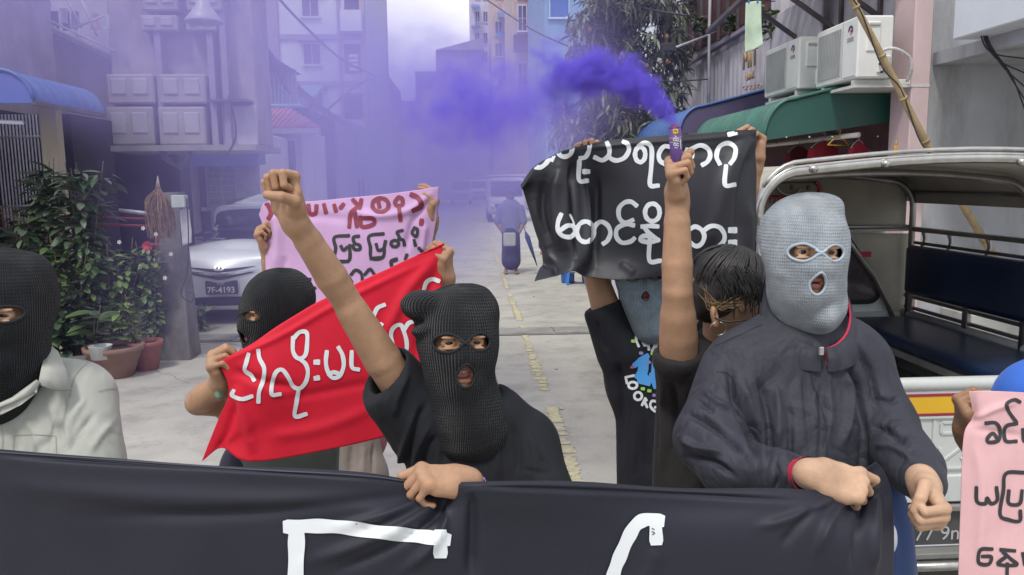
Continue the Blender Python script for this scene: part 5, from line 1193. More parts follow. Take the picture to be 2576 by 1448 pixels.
def wheel(name, x, y, r, w, parent, mt, mr, side=-1, hub=None):
    o = empty(name, (x, y, r)); par(o, parent); s = side
    prof = [(r*.62, -w*.5), (r*.93, -w*.5), (r, -w*.36), (r, w*.36), (r*.93, w*.5), (r*.62, w*.5)]; n = 32; V = []
    for pr_, px_ in prof:
        for k in range(n): a = 2*math.pi*k/n; V.append((x+px_, y+pr_*math.cos(a), r+pr_*math.sin(a)))
    m = len(prof); mb = MB(); mb.add(V, [(i*n+k, i*n+(k+1) % n, (i+1)*n+(k+1) % n, (i+1)*n+k) for i in range(m-1) for k in range(n)], True); mb.build('tyre', mt, o)
    mb = MB(); prof = [(r*.62, s*w*.40), (r*.56, s*w*.36), (r*.5, s*w*.16), (r*.16, s*w*.20), (r*.13, s*w*.42), (.001, s*w*.42)]; V = []
    for pr_, px_ in prof:
        for k in range(n): a = 2*math.pi*k/n; V.append((x+px_, y+pr_*math.cos(a), r+pr_*math.sin(a)))
    mb.add(V, [(i*n+k, i*n+(k+1) % n, (i+1)*n+(k+1) % n, (i+1)*n+k) for i in range(len(prof)-1) for k in range(n)], True); mb.build('rim', mr, o)
    for k in range(5):
        a = 2*math.pi*k/5; mb = MB(); mb.bar((x+s*w*.25, y+r*.15*math.cos(a), r+r*.15*math.sin(a)), (x+s*w*.33, y+r*.55*math.cos(a), r+r*.55*math.sin(a)), .05, .02); mb.build('spoke', mr, o)
    return o
M_rimm = mat('beige_rim', (.42, .38, .30), rough=.4, metal=.3, var=.1, stain=.3)
for y in (3.85, 6.35):
    wheel('wheel', TX0+.11, y, .29, .19, tk, M_rub, M_rimm, -1); wheel('wheel', TX1-.11, y, .29, .19, tk, M_rub, M_rimm, 1)

# ------------------------------------------------------------------ cars
M_silver = mat('silver_paint', (.62, .65, .68), rough=.35, metal=.08, var=.03, coat=.5)
def car(name, label, X, Y, sc, m, plate=None, detail=True, W_=.84, H=1.36, L_=4.2):
    """saloon facing the camera, front bumper at Y"""
    o = empty(name, (X, Y+2, 0), label, 'car'); h = .035 if detail else .07
    s = SDF(); r = .13
    s.box((0, 2.0, .53), (W_, 1.95, .33), rnd=.14, k=0)
    s.ell((0, .75, .60), (W_*.97, .82, .36), k=.10)
    s.box((0, .42, .40), (W_*.93, .40, .22), rnd=.16, k=.08)
    s.box((0, 2.55, 1.05), (W_*.78, .80, .30), rnd=.16, k=.10)
    s.ecap((0, 1.45, .80), (0, 2.2, 1.22), W_*.80, W_*.68, (1, 0, 0), .14, k=.08)
    for x in (-W_, W_):
        for y in (.80, 3.2): s.cap((x-.12, y, .31), (x+.12, y, .31), .35, .35, k=.01, op='sub')
    V, Q = solid(s, h); V = relax(V, Q, 2); V = V*sc+[X, Y, 0]; b = link('body', mesh('body', V, Q), m, o)
    bv = bvh_of(V, Q)
    def patch(nm, poly, mt, lift=.008, parent=None, dirn=(0, 1, 0), n=10):
        """panel lying on the body: a polygon seen from the front, dropped onto it"""
        poly = np.array(poly, float); cx_ = poly.mean(0); V2 = []; F2 = []; c = spline(poly, 4, closed=True); m_ = len(c); rings = 5
        for j in range(rings+1):
            for p in c:
                q = cx_+(p-cx_)*(j/rings if j else 0.001); hit = bv.ray_cast(Vector((X+q[0]*sc, Y-2, q[1]*sc)), Vector((0, 1, 0)))
                z = hit[0] if hit[0] is not None else Vector((X+q[0]*sc, Y+.3, q[1]*sc)); V2.append((z[0], z[1]-lift, z[2]))
        for j in range(rings): F2 += [(j*m_+k, j*m_+(k+1) % m_, (j+1)*m_+(k+1) % m_, (j+1)*m_+k) for k in range(m_)]
        mm = MB(); mm.add(V2, F2, True); return mm.build(nm, mt, parent or o)
    patch('windscreen', [(-.64, .95), (-.58, 1.12), (-.50, 1.27), (0, 1.30), (.50, 1.27), (.58, 1.12), (.64, .95), (0, .93)], M_glass, .012)
    if detail:
        patch('grille', [(-.40, .70), (-.2, .685), (0, .66), (.2, .685), (.40, .70), (.2, .665), (0, .635), (-.2, .665)], M_rub, .012)
        patch('grille', [(-.38, .635), (-.2, .62), (0, .585), (.2, .62), (.38, .635), (.2, .592), (0, .555), (-.2, .592)], M_rub, .012)
        patch('chrome_bar', [(-.39, .655), (0, .618), (.39, .655), (.39, .645), (0, .600), (-.39, .645)], M_chr, .02)
        patch('lower_intake', [(-.40, .34), (.40, .34), (.34, .25), (-.34, .25)], M_rub, .012)
        e = patch('emblem', [(-.06, .69), (-.035, .72), (.035, .72), (.06, .69), (.035, .66), (-.035, .66)], M_chr, .03)
        patch('emblem_mark', [(-.035, .693), (0, .712), (.035, .693), (0, .675)], M_rub, .034, e); patch('emblem_mark', [(-.008, .712), (.008, .712), (.008, .668), (-.008, .668)], M_chr, .037, e)
    for s_ in (-1, 1):
        patch('headlight', [(s_*.46, .64), (s_*.60, .72), (s_*.76, .74), (s_*.74, .60), (s_*.58, .57)], mat('headlamp_glass', (.60, .63, .66), rough=.1, spec=.8), .01)
        mb = MB(); mb.tube([(X+s_*W_*.86*sc, Y+1.25*sc, .93*sc), (X+s_*(W_+.10)*sc, Y+1.25*sc, .96*sc)], .02, 6); mb.box((X+s_*(W_+.10)*sc, Y+1.25*sc, .98*sc), (.09*sc, .05, .065*sc), bev=.03); mb.build('mirror', M_rub if detail else m, o)
        for y in (.80, 3.2): wheel('wheel', X+s_*(W_-.10)*sc, Y+y*sc, .30*sc, .19*sc, o, M_rub, M_chr, s_)
    mb = MB(); mb.tube(spline([(X-.62*sc, Y+1.1*sc, .945*sc), (X, Y+.97*sc, .93*sc), (X+.62*sc, Y+1.1*sc, .945*sc)], 6), .010, 6); mb.build('wiper_cowl', M_rub, o)
    if plate:
        hit = bv.ray_cast(Vector((X+.02, Y-2, .46*sc)), Vector((0, 1, 0))); yy = hit[0][1]-.03 if hit[0] is not None else Y
        mb = MB(); mb.b2((X-.19, yy, .385*sc), (X+.21, yy+.015, .545*sc), bev=.006); po = mb.build('number_plate', mat('plate_black', (.03, .03, .035), rough=.5), o)
        ftext(plate[0], (X-.17, yy-.004, .405*sc), .105, M_pl, po, bold=.002); ftext(plate[1], (X-.05, yy-.004, .497*sc), .045, M_pl, po)
    return o
car('parked_car', 'silver saloon with black number plate parked beside the concrete post', -3.14, 10.15, 1.10, M_silver, plate=('7F-4193', 'YGN'))
M_vanw = mat('van_white', (.55, .57, .60), rough=.4, var=.05)
def van(label, x, yb, w_px, Yd, name='parked_van', m=None):
    q = G(x, yb); sc = Yd; o = empty(name, q, label, 'van'); X, Y = q[0], q[1]; w = .82; s = SDF()
    s.box((X, Y+1.9, 1.15), (w, 1.8, .78), rnd=.18, k=0); s.box((X, Y+.35, .70), (w*.98, .4, .34), rnd=.15, k=.15); V, Q = solid(s, .06); V = relax(V, Q, 1); link('body', mesh('body', V, Q), m or M_vanw, o)
    mb = MB(); mb.b2((X-.68, Y+.02, 1.15), (X+.68, Y+.09, 1.78), bev=.03); mb.build('windscreen', M_glass, o)
    mb = MB(); mb.b2((X-.5, Y-.07, .62), (X+.5, Y-.02, .80), bev=.02); mb.build('grille', M_rub, o)
    for s_ in (-1, 1):
        mb = MB(); mb.lathe((X+s_*.63, Y-.06, .72), [(.001, -.09), (.08, -.05), (.08, .05), (.001, .09)], 12); mb.build('headlight', M_white, o)
        for y in (.6, 3.0): wheel('wheel', X+s_*(w-.1), Y+y, .31, .2, o, M_rub, M_chr, s_)
    mb = MB(); mb.b2((X-.75, Y-.12, .38), (X+.75, Y-.03, .52), bev=.03); mb.build('bumper', M_chr, o)
    if name == 'pickup_van':
        mb = MB(); mb.b2((X-.9, Y+.3, 1.98), (X+.9, Y+3.8, 2.06), bev=.03); mb.build('roof_rack', M_white, o)
        for a in (-.8, .8): mb = MB(); mb.tube([(X+a, Y+.5, 1.9), (X+a, Y+.5, 2.0)], .03, 6); mb.build('rack_leg', M_steel, o)
    return o
van('pale van with roof rack facing us, dim in the smoke behind the woman', 1275, 560, 70, 1, 'pickup_van')
van('far white van on the left side of the street, nearly lost in smoke', 1160, 515, 30, 1)
van('dark far van between the white van and the one with the roof rack', 1205, 505, 30, 1, m=M_silver)
# ------------------------------------------------------------------ people: builders
def skin_mat(name, col, rough=.5):
    m = mat(name, col, rough=rough, var=.16, vscale=17, sss=.15, spec=.35, bump=.35, bscale=190, bdist=.0025)
    t = m.node_tree; b = t.nodes['Principled BSDF']; src = b.inputs['Base Color'].links[0].from_socket      # skin over knuckles is ruddier; shade in the creases is painted into the colour
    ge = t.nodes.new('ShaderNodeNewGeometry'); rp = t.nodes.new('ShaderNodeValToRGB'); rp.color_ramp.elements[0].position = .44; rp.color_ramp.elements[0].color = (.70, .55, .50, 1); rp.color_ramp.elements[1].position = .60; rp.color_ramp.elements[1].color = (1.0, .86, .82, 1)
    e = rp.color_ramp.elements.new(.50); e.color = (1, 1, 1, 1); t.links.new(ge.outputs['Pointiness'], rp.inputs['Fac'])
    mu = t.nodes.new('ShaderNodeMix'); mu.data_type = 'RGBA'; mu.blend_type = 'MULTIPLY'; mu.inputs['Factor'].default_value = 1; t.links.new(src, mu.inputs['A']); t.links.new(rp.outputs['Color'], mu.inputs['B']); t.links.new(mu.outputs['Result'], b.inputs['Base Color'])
    return m
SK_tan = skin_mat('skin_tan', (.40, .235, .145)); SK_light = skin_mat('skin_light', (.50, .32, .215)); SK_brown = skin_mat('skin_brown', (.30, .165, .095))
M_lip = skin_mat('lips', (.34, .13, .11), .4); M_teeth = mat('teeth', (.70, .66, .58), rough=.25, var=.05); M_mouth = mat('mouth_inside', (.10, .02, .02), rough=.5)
def eye_mat():
    m = bpy.data.materials.new('eye'); m.use_nodes = True; t = m.node_tree; b = t.nodes['Principled BSDF']; b.inputs['Roughness'].default_value = .08
    tcn = t.nodes.new('ShaderNodeTexCoord'); g_ = t.nodes.new('ShaderNodeVectorMath'); g_.operation = 'DISTANCE'; g_.inputs[1].default_value = (0, -.0135, 0)
    t.links.new(tcn.outputs['Object'], g_.inputs[0]); r = t.nodes.new('ShaderNodeValToRGB'); r.color_ramp.elements[0].position = .0; r.color_ramp.elements[0].color = (.004, .003, .003, 1)
    r.color_ramp.elements[1].position = .0098; r.color_ramp.elements[1].color = (.58, .52, .48, 1); e = r.color_ramp.elements.new(.0090); e.color = (.02, .010, .006, 1)
    t.links.new(g_.outputs['Value'], r.inputs['Fac']); t.links.new(r.outputs['Color'], b.inputs['Base Color']); return m
M_eye = eye_mat()
def Rz(a): c, s = math.cos(a), math.sin(a); return np.array([[c, -s, 0], [s, c, 0], [0, 0, 1]])
def Rx(a): c, s = math.cos(a), math.sin(a); return np.array([[1, 0, 0], [0, c, -s], [0, s, c]])
def Ry(a): c, s = math.cos(a), math.sin(a); return np.array([[c, 0, s], [0, 1, 0], [-s, 0, c]])
def head_frame(x, y, d, yaw, pitch=0, roll=0, s=1.0):
    """local frame of a head: z up, the face looks along -y; yaw turns it to the viewer's right"""
    c = P(x, y, d); q = ray(x, y); az = math.atan2(q[0], q[1]); el = -math.atan2(q[2], math.hypot(q[0], q[1])); R = Rz(math.radians(yaw)-az)@Rx(math.radians(pitch)-el)@Ry(math.radians(roll))
    return R*s, c, s
def toW(Fm, V): return np.asarray(V, float)@Fm[0].T+Fm[1]
def toL(Fm, p): return (np.asarray(p, float)-Fm[1])@np.linalg.inv(Fm[0]).T
def m4(Fm):
    R, c, _ = Fm; return Matrix([[*R[0], c[0]], [*R[1], c[1]], [*R[2], c[2]], [0, 0, 0, 1]])

def face_sdf(lid=.0045, mouth=.002, mw=.018, lidz=0.0, smile=0.0):
    s = SDF()
    s.ell((0, .015, .03), (.074, .094, .088), k=0); s.ell((0, -.02, -.035), (.060, .066, .082), k=.04)
    for q in (-1, 1): s.ell((q*.036, -.058, -.028), (.025, .021, .022), k=.02)
    s.ell((0, -.066, -.068), (.032, .020, .028), k=.02); s.ell((0, -.064, -.102), (.021, .017, .015), k=.02)
    for q in (-1, 1): s.ell((q*.031, -.095, .001), (.020, .013, .013), k=.010, op='sub')
    s.cap((0, -.080, .010), (0, -.101, -.034), .007, .0115, k=.012); s.ell((0, -.094, -.038), (.018, .010, .009), k=.008)
    for q in (-1, 1): s.ell((q*.032, -.074, .021), (.019, .009, .006), R=Ry(q*.12), k=.010)
    for q in (-1, 1):
        s.ell((q*.031, -.0745, 0), (.0175, .0165, .0150), k=.004)
        s.ell((q*.031, -.0905, .0115), (.019, .006, .0045), k=.004); s.ell((q*.031, -.0885, -.0125), (.017, .005, .004), k=.004)
        s.ell((q*.031, -.095, lidz), (.0140, .0130, lid), R=Ry(q*.10), k=.001, op='sub')
    o = mouth*.5
    s.ell((0, -.083, -.0615+o*.5), (.024, .0085, .0055), k=.005); s.ell((0, -.081, -.0755-o), (.021, .009, .0062), k=.005)
    s.ell((0, -.088, -.0685-o*.3), (mw, .022, max(mouth*.5, .0014)), k=.002, op='sub')
    for q in (-1, 1): s.ell((q*.007, -.106, -.043), (.0035, .006, .003), k=.002, op='sub')
    return s
def head_parts(Fm, parent, lid=.0045, mouth=.002, teeth=False, gaze=(0, 0), h=.0021, neck=None, lidz=0.0, ears=False):
    """returns skin arrays in world space; eyes and teeth become parts"""
    s = face_sdf(lid, mouth, lidz=lidz)
    if neck is not None: s.cap((0, .02, -.06), neck, .050, .055, k=.03)
    if ears:
        for q in (-1, 1): s.ell((q*.077, .012, -.010), (.008, .018, .030), R=Rz(q*-.3), k=.006); s.ell((q*.083, .006, -.006), (.006, .010, .018), k=.004, op='sub')
    V, Q = solid(s, h)
    for q in (-1, 1):
        n, m_ = 14, 20; VV = [(.0135*math.sin(math.pi*i/n)*math.cos(2*math.pi*j/m_), -.0135*math.cos(math.pi*i/n), .0135*math.sin(math.pi*i/n)*math.sin(2*math.pi*j/m_)) for i in range(n+1) for j in range(m_)]
        FF = [(i*m_+j, i*m_+(j+1) % m_, (i+1)*m_+(j+1) % m_, (i+1)*m_+j) for i in range(n) for j in range(m_)]
        me = mesh('eye', VV, FF); Re = Rz(math.radians(gaze[0]))@Rx(math.radians(gaze[1])); Fe = (Fm[0]@Re, toW(Fm, [[q*.031, -.0735, 0]])[0], 1)
        link('eye', me, M_eye, parent, m4(Fe))
    if teeth:
        o = mouth*.5; mb = MB()
        for k in range(-4, 5):
            a = k*.0068; mb.box((a, -.0775+.25*abs(a)**1.5*4, -.0655+o*.35), (.0032, .003, .0042), bev=.0012)
        me_o = mb.build('teeth', M_teeth, None); me_o.matrix_world = m4(Fm); par(me_o, parent)
        mb = MB(); mb.box((0, -.069, -.070-o*.4), (.019, .004, .006+o), bev=.003); me_o = mb.build('tongue', mat('tongue', (.35, .12, .11), rough=.4), None); me_o.matrix_world = m4(Fm); par(me_o, parent)
    return toW(Fm, V), Q, V
def balaclava(Fm, parent, m, mrim, neck, extras=None, h=.0027, eyes=None, mouth=(0, -.069, .018, .025), flare=None, label=None, fat=1.0, ridge=None):
    s = SDF()
    s.ell((0, .014, .030), (.091*fat, .106*fat, .098), k=0); s.ell((0, -.022, -.036), (.079*fat, .079, .094), k=.05)
    s.cap((0, -.075, .0), (0, -.094, -.036), .016, .018, k=.03)
    s.ell((0, -.056, -.094), (.038, .036, .038), k=.03)
    pts, rs = zip(*neck)
    for i in range(len(pts)-1): s.cap(pts[i], pts[i+1], rs[i], rs[i+1], k=.04)
    if extras: extras(s)
    D, lo = s.field(h)
    V0, Q0 = nets(D, lo, h); bv = bvh_of(V0, Q0)
    D = np.maximum(D, -(D+.0065))
    n = D.shape; X = (lo[0]+h*np.arange(n[0]))[:, None, None]; Y = (lo[1]+h*np.arange(n[1]))[None, :, None]; Z = (lo[2]+h*np.arange(n[2]))[None, None, :]
    eyes = eyes or [(-.033, .0, .029, .0165, .06), (.033, .0, .029, .0165, -.06)]
    rims = []
    for (x0, z0, rx, rz, tl, pointed) in [(*e, 1) for e in eyes]+[(*mouth, 0, 0)]:
        c_, s_ = math.cos(tl), math.sin(tl); u = (X-x0)*c_+(Z-z0)*s_; w = -(X-x0)*s_+(Z-z0)*c_
        inn = np.clip((-u if x0 > 0 else u)/rx, 0, 1) if pointed else np.clip(w/rz, 0, 1)*.5
        rze = rz*(1-.55*inn**1.5) if pointed else rz
        f = (np.sqrt((u/(rx*(1 if pointed else 1-.35*np.clip(w/rz, 0, 1))))**2+(w/rze)**2)-1)*min(rx, rz)
        D = np.maximum(D, -np.maximum(f, Y+.028)).astype(np.float32)
        ring = []
        for k in range(28):
            a = 2*math.pi*k/28; cu, cw = math.cos(a), math.sin(a)
            i_ = max(0, (-cu if x0 > 0 else cu)) if pointed else 0
            uu = rx*cu*(1 if pointed else 1-.35*max(0, cw)); ww = rz*(1-.55*i_**1.5)*cw
            x, z = x0+uu*c_-ww*s_, z0+uu*s_+ww*c_; hit = bv.ray_cast(Vector((x, -.5, z)), Vector((0, 1, 0)))
            if hit[0] is not None: ring.append((x, hit[0][1]+.0015, z))
        rims.append(ring)
    V, Q = nets(D, lo, h); N = vnormals(V, Q)
    V = V+N*(.0012*vnoise(V, 38, 5)+.0022*vnoise(V, 13, 9))[:, None]
    o = link('balaclava', mesh('balaclava', V, Q), m, None, m4(Fm)); par(o, parent)
    if label: o['label'] = label
    for r_ in rims:
        mb = MB(); r2 = spline(r_, 2, closed=True); r2 = np.vstack([r2, r2[:1], r2[1:2]]); mb.tube(r2, .0034, 7, cap=False)
        t = mb.build('knitted_rim', mrim, None); t.matrix_world = m4(Fm); par(t, o)
    # crossed stitch over the nose bridge
    hit = bv.ray_cast(Vector((0, -.5, .0)), Vector((0, 1, 0)))
    if hit[0] is not None:
        y = hit[0][1]-.0005; mb = MB()
        for q in (-1, 1): mb.tube(spline([(q*.012, y+.003, .007), (0, y-.001, .0), (-q*.012, y+.003, -.007)], 4), .0034, 6)
        t = mb.build('knitted_rim', mrim, None); t.matrix_world = m4(Fm); par(t, o)
    return o

def hand(s, W_, Fd, Nd, side='R', curls=((70, 85, 55),)*4, thumb=None, sc=1.0, spread=0.0, k=.006):
    """adds a hand to a distance field. W_ wrist, Fd towards the knuckles, Nd out of the palm"""
    y = nrm(Fd); z = -nrm(np.asarray(Nd, float)-y*(np.dot(Nd, y))); x = np.cross(y, z); x = -x if side == 'R' else x     # x towards the thumb
    B = np.stack([x, y, z], 1)*sc; T = lambda p: W_+B@np.asarray(p, float)
    R = np.stack([x, y, z], 1)
    s.cap(T((0, -.02, 0)), T((0, .012, 0)), .0265*sc, .028*sc, k=.02)
    s.box(T((.0, .050, .0)), np.array([.037, .045, .0145])*sc, R=R, rnd=.013*sc, k=.02)
    s.cap(T((.018, .02, -.010)), T((.030, .050, -.012)), .017*sc, .014*sc, k=.015)      # thumb mound
    s.cap(T((-.028, .02, -.008)), T((-.030, .060, -.007)), .012*sc, .011*sc, k=.015)
    L_ = ((.042, .026, .021), (.047, .030, .022), (.043, .028, .022), (.034, .021, .019)); bx = (.029, .010, -.010, -.028); by = (.088, .093, .089, .081)
    rr_ = (.0098, .0100, .0095, .0083)
    tips = []
    for i in range(4):
        p = np.array([bx[i], by[i], .002]); a = 0; sp = math.radians((1.5-i)*(2+spread))
        s.ell(T(p+[0, -.002, .004]), np.array([.0105, .012, .0105])*sc, R=R, k=.008)
        for j in range(3):
            a += math.radians(curls[i][j]); dv = np.array([math.sin(sp)*(1 if j == 0 else .4), math.cos(a), -math.sin(a)]); q = p+dv*L_[i][j]
            r0 = rr_[i]*(1-.07*j); r1 = rr_[i]*(1-.07*(j+1))
            s.cap(T(p), T(q), r0*sc, r1*sc, k=.0018 if j else .006)
            p = q
        tips.append(T(p))
    th = thumb or ((.022, .012, -.008), (.044, .040, -.022), (.040, .070, -.040), (.018, .082, -.050))
    rs = (.0155, .0135, .0118, .0102)
    for j in range(3): s.cap(T(th[j]), T(th[j+1]), rs[j]*sc, rs[j+1]*sc, k=.010 if j == 0 else .003)
    return tips
def arm(s, S_, E_, W_, r=(.045, .040, .038, .026), k=.004):
    S_, E_, W_ = map(np.asarray, (S_, E_, W_))
    k1 = .004; q = S_+(E_-S_)*.45
    s.cap(S_, q, r[0]*.97, r[0], k1); s.cap(q, E_, r[0], r[1]*.93, k1); m = E_+(W_-E_)*.28; m2 = E_+(W_-E_)*.72
    s.cap(E_, m, r[1]*.93, r[2]*1.02, k1); s.cap(m, m2, r[2]*1.02, r[2]*.5+r[3]*.52, k1); s.cap(m2, W_, r[2]*.5+r[3]*.52, r[3], k1)
def cut(s, p, n, size=.3, k=.004):
    n = nrm(n); ref = np.array([0, 0, 1.0]) if abs(n[2]) < .9 else np.array([1.0, 0, 0]); u = nrm(np.cross(n, ref)); v = np.cross(n, u)
    s.box(np.asarray(p)+n*size, (size, size, size), R=np.stack([u, v, n], 1), rnd=.002, k=k, op='sub')
def garment(name, s, h, m, parent, folds=(), noise=((.004, 7),), relaxn=1, label=None, bunch=None):
    V, Q = solid(s, h)
    if relaxn: V = relax(V, Q, relaxn)
    N = vnormals(V, Q)
    for i, (a, sc_) in enumerate(noise): V = V+N*(a*vnoise(V*[1, 1, .45], sc_, i+2))[:, None]
    if bunch: V = bunch(V, N)
    if folds: V = crease(V, vnormals(V, Q), folds)
    o = link(name, mesh(name, V, Q), m, parent)
    if label: o['label'] = label
    return o
def skin_object(parts, m, parent, facearrays=None, lips=None):
    V, Q = join(parts); me = mesh('body', V, Q); o = link('body', me, m, parent)
    if lips is not None:                 # lips get their own tone; same mesh
        Vl, Ql, nq = lips; me.materials.append(M_lip); c = Vl[Ql].mean(1)
        w = (np.abs(c[:, 0]) < .025) & (c[:, 1] < -.076) & (c[:, 2] < -.055) & (c[:, 2] > -.090)
        lip = w & ((((c[:, 0]/.024)**2+((c[:, 2]+.0615)/.0075)**2) < 1.0) | (((c[:, 0]/.021)**2+((c[:, 2]+.078)/.0085)**2) < 1.0))
        idx = np.zeros(len(me.polygons), np.int32); idx[nq:nq+len(Ql)][lip] = 1; me.polygons.foreach_set('material_index', idx)
    return o
def strokes(T, L_): 
    out = []
    for st in L_:
        if isinstance(st, tuple): out.append(([T(p) for p in st[0]], st[1]))
        else: out.append([T(p) for p in st])
    return out
def ring(cx, cy, rx, ry, a0=0, a1=360, n=14): return [(cx+rx*math.cos(math.radians(a)), cy+ry*math.sin(math.radians(a))) for a in np.linspace(a0, a1, n)]
def Tz(x0, y0, sc): return lambda p: ((x0+p[0]/sc)/1.3913, (y0+p[1]/sc)/1.3913)
# ------------------------------------------------------------------ people: the figures
C_blk = cloth_mat('black_tee', (.016, .017, .022), rough=.9, sheen=.02, wr=.5, wscale=8, bdist=.03)
C_jk = cloth_mat('charcoal_jacket', (.032, .033, .047), rough=.7, crumple=.55, wr=.8, wscale=9, bdist=.03, spec=.4, sheen=.02)
C_bei = cloth_mat('beige_shirt', (.40, .405, .37), rough=.85, wr=.9, wscale=7, bdist=.025)
C_ban = cloth_mat('black_banner', (.015, .016, .027), rough=.6, wr=.35, wscale=3, spec=.35, sheen=.04, bdist=.03)
C_ban2 = cloth_mat('black_banner_back', (.018, .018, .026), rough=.5, wr=.4, wscale=4, spec=.45, sheen=.03, bdist=.03)
C_red = cloth_mat('red_banner', (.60, .010, .032), rough=.7, wr=.3, wscale=5, sheen=.05, bdist=.02)
C_pink = cloth_mat('pink_banner', (.56, .35, .58), rough=.8, wr=.3, wscale=5, bdist=.02)
C_pink2 = cloth_mat('pink_board', (.70, .42, .44), rough=.8, wr=.25, wscale=5, bdist=.02)
C_jean = cloth_mat('blue_jeans', (.035, .06, .16), rough=.85, wr=.3)
C_tau = cloth_mat('taupe_trousers', (.24, .20, .18), rough=.85, wr=.3)
M_wl = mat('white_letter_tape', (.70, .73, .76), rough=.6, var=.05)
M_bl = mat('black_marker', (.03, .03, .035), rough=.7, var=.1); M_rl = mat('dark_red_paint', (.25, .03, .06), rough=.6, var=.2)
K_blk = knit_mat('black_knit', (.016, .017, .020), N=92); K_blk2 = knit_mat('black_knit_fine', (.014, .015, .019), N=120, depth=.003)
K_gry = knit_mat('pale_blue_knit', (.36, .405, .46), N=126, depth=.0034, sheen=.4); K_bgr = knit_mat('blue_grey_knit', (.24, .31, .38), N=120, depth=.003)
R_blk = mat('black_rim', (.014, .014, .017), rough=.9); R_gry = mat('pale_blue_rim', (.36, .42, .49), rough=.9); R_bgr = mat('blue_grey_rim', (.17, .24, .31), rough=.9)
X3 = np.array([1.0, 0, 0])

def legs(s, hipL, hipR, d, y_foot, r=.085, z0=.05):
    """two trouser legs down to the ground"""
    for h_ in (hipL, hipR):
        a = P(*h_); s.chain([a, a*[1, 1, 0]+[0, -.02, a[2]*.52], a*[1, 1, 0]+[0, .02, .09]], [r, r*.74, r*.58], k=.03)
def shoes(parent, pts, m, yaw=0):
    for p in pts:
        s = SDF(); s.ell((p[0], p[1]-.05, .035), (.045, .13, .04), k=0); s.ell((p[0], p[1]+.03, .06), (.04, .06, .05), k=.02); V, Q = solid(s, .012); V[:, 2] = np.maximum(V[:, 2], .006)
        link('shoe', mesh('shoe', V, Q), m, parent)

# ===== A: tall man in charcoal jacket, pale blue balaclava
A = empty('person', (*P(1995, 1200, 1.9)[:2], 0), 'person in pale blue knitted balaclava and charcoal zip jacket, closing a fist beside the banner', 'person')
FA = head_frame(2022, 628, 1.865, 19, 4, 1.5)
VA, QA, LA = head_parts(FA, A, lid=.0062, mouth=.0030, gaze=(16, 0), lidz=-.0005)
def exA(s):
    s.ell((.028, .01, .098), (.055, .070, .030), R=Ry(-.15), k=.03)
    s.ell((-.070, -.012, .004), (.022, .05, .014), k=.012)
    s.ell((-.060, -.02, -.052), (.020, .05, .014), k=.014)
    s.cap((.040, -.050, -.150), (.066, -.02, -.135), .030, .024, k=.015)
nk = toL(FA, P(2038, 768, 1.905))
balaclava(FA, A, K_gry, R_gry, [((0, .012, -.10), .072), (nk*[.6, .5, .72], .072), (nk, .080)], exA, eyes=[(-.034, .0, .0305, .0195, .05), (.032, .0, .027, .0185, -.05)], mouth=(.002, -.069, .0185, .0260), fat=1.09)
# body
bs = SDF(); bs.cap(P(2030, 780, 1.92), P(2000, 1250, 1.95), .055, .12, k=.03)
bs.ecap(P(2000, 950, 1.95), P(1990, 1350, 1.95), .13, .12, X3, .6)
VB, QB = solid(bs, .012)
sA = SDF(); wr = P(2055, 1196, 1.545)
sA.cap(P(1960, 1196, 1.66), wr, .030, .028, k=0)
hand(sA, wr, nrm([.93, -.12, -.25]), (-.05, .72, -.62), 'R', curls=((25, 62, 40), (52, 66, 40), (62, 70, 45), (68, 72, 45)), thumb=((.022, .012, -.006), (.038, .045, -.024), (.034, .072, -.040), (.024, .092, -.050)), sc=.98)
VH, QH = solid(sA, .0024)
sA = SDF(); wr = P(2324, 1220, 1.60)
sA.cap(P(2310, 1170, 1.74), wr, .028, .028, k=0)
hand(sA, wr, nrm([-.10, -.80, -.42]), (-.92, .05, -.05), 'L', curls=((78, 88, 60), (80, 90, 60), (80, 90, 60), (78, 88, 60)), sc=.95)
VH2, QH2 = solid(sA, .0024)
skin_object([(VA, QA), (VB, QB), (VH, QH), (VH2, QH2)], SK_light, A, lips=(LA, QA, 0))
# jacket
s = SDF()
s.ecap(P(2000, 1020, 1.95), P(1985, 1110, 1.92), .180, .190, X3, .62, k=0); s.ecap(P(1985, 1110, 1.92), P(1995, 1420, 1.90), .185, .180, X3, .66, k=.05)
s.ecap(P(1885, 905, 1.93), P(2150, 908, 1.96), .080, .078, [0, 0, 1], 1.0, k=.06)
s.cap(P(1985, 860, 1.95), P(2085, 866, 1.96), .085, .080, k=.08)
s.cap(P(1852, 938, 1.93), P(1788, 1105, 1.84), .086, .080, k=.03); s.cap(P(1788, 1105, 1.84), P(1840, 1175, 1.76), .080, .072, k=.03)
s.cap(P(1840, 1175, 1.76), P(1975, 1196, 1.64), .070, .052, k=.03); s.cap(P(1975, 1196, 1.64), P(2022, 1196, 1.585), .052, .039, k=.01)
s.cap(P(2160, 935, 1.96), P(2222, 1070, 1.90), .082, .074, k=.03); s.cap(P(2222, 1070, 1.90), P(2300, 1180, 1.72), .074, .060, k=.03); s.cap(P(2300, 1180, 1.72), P(2326, 1218, 1.65), .060, .045, k=.01)
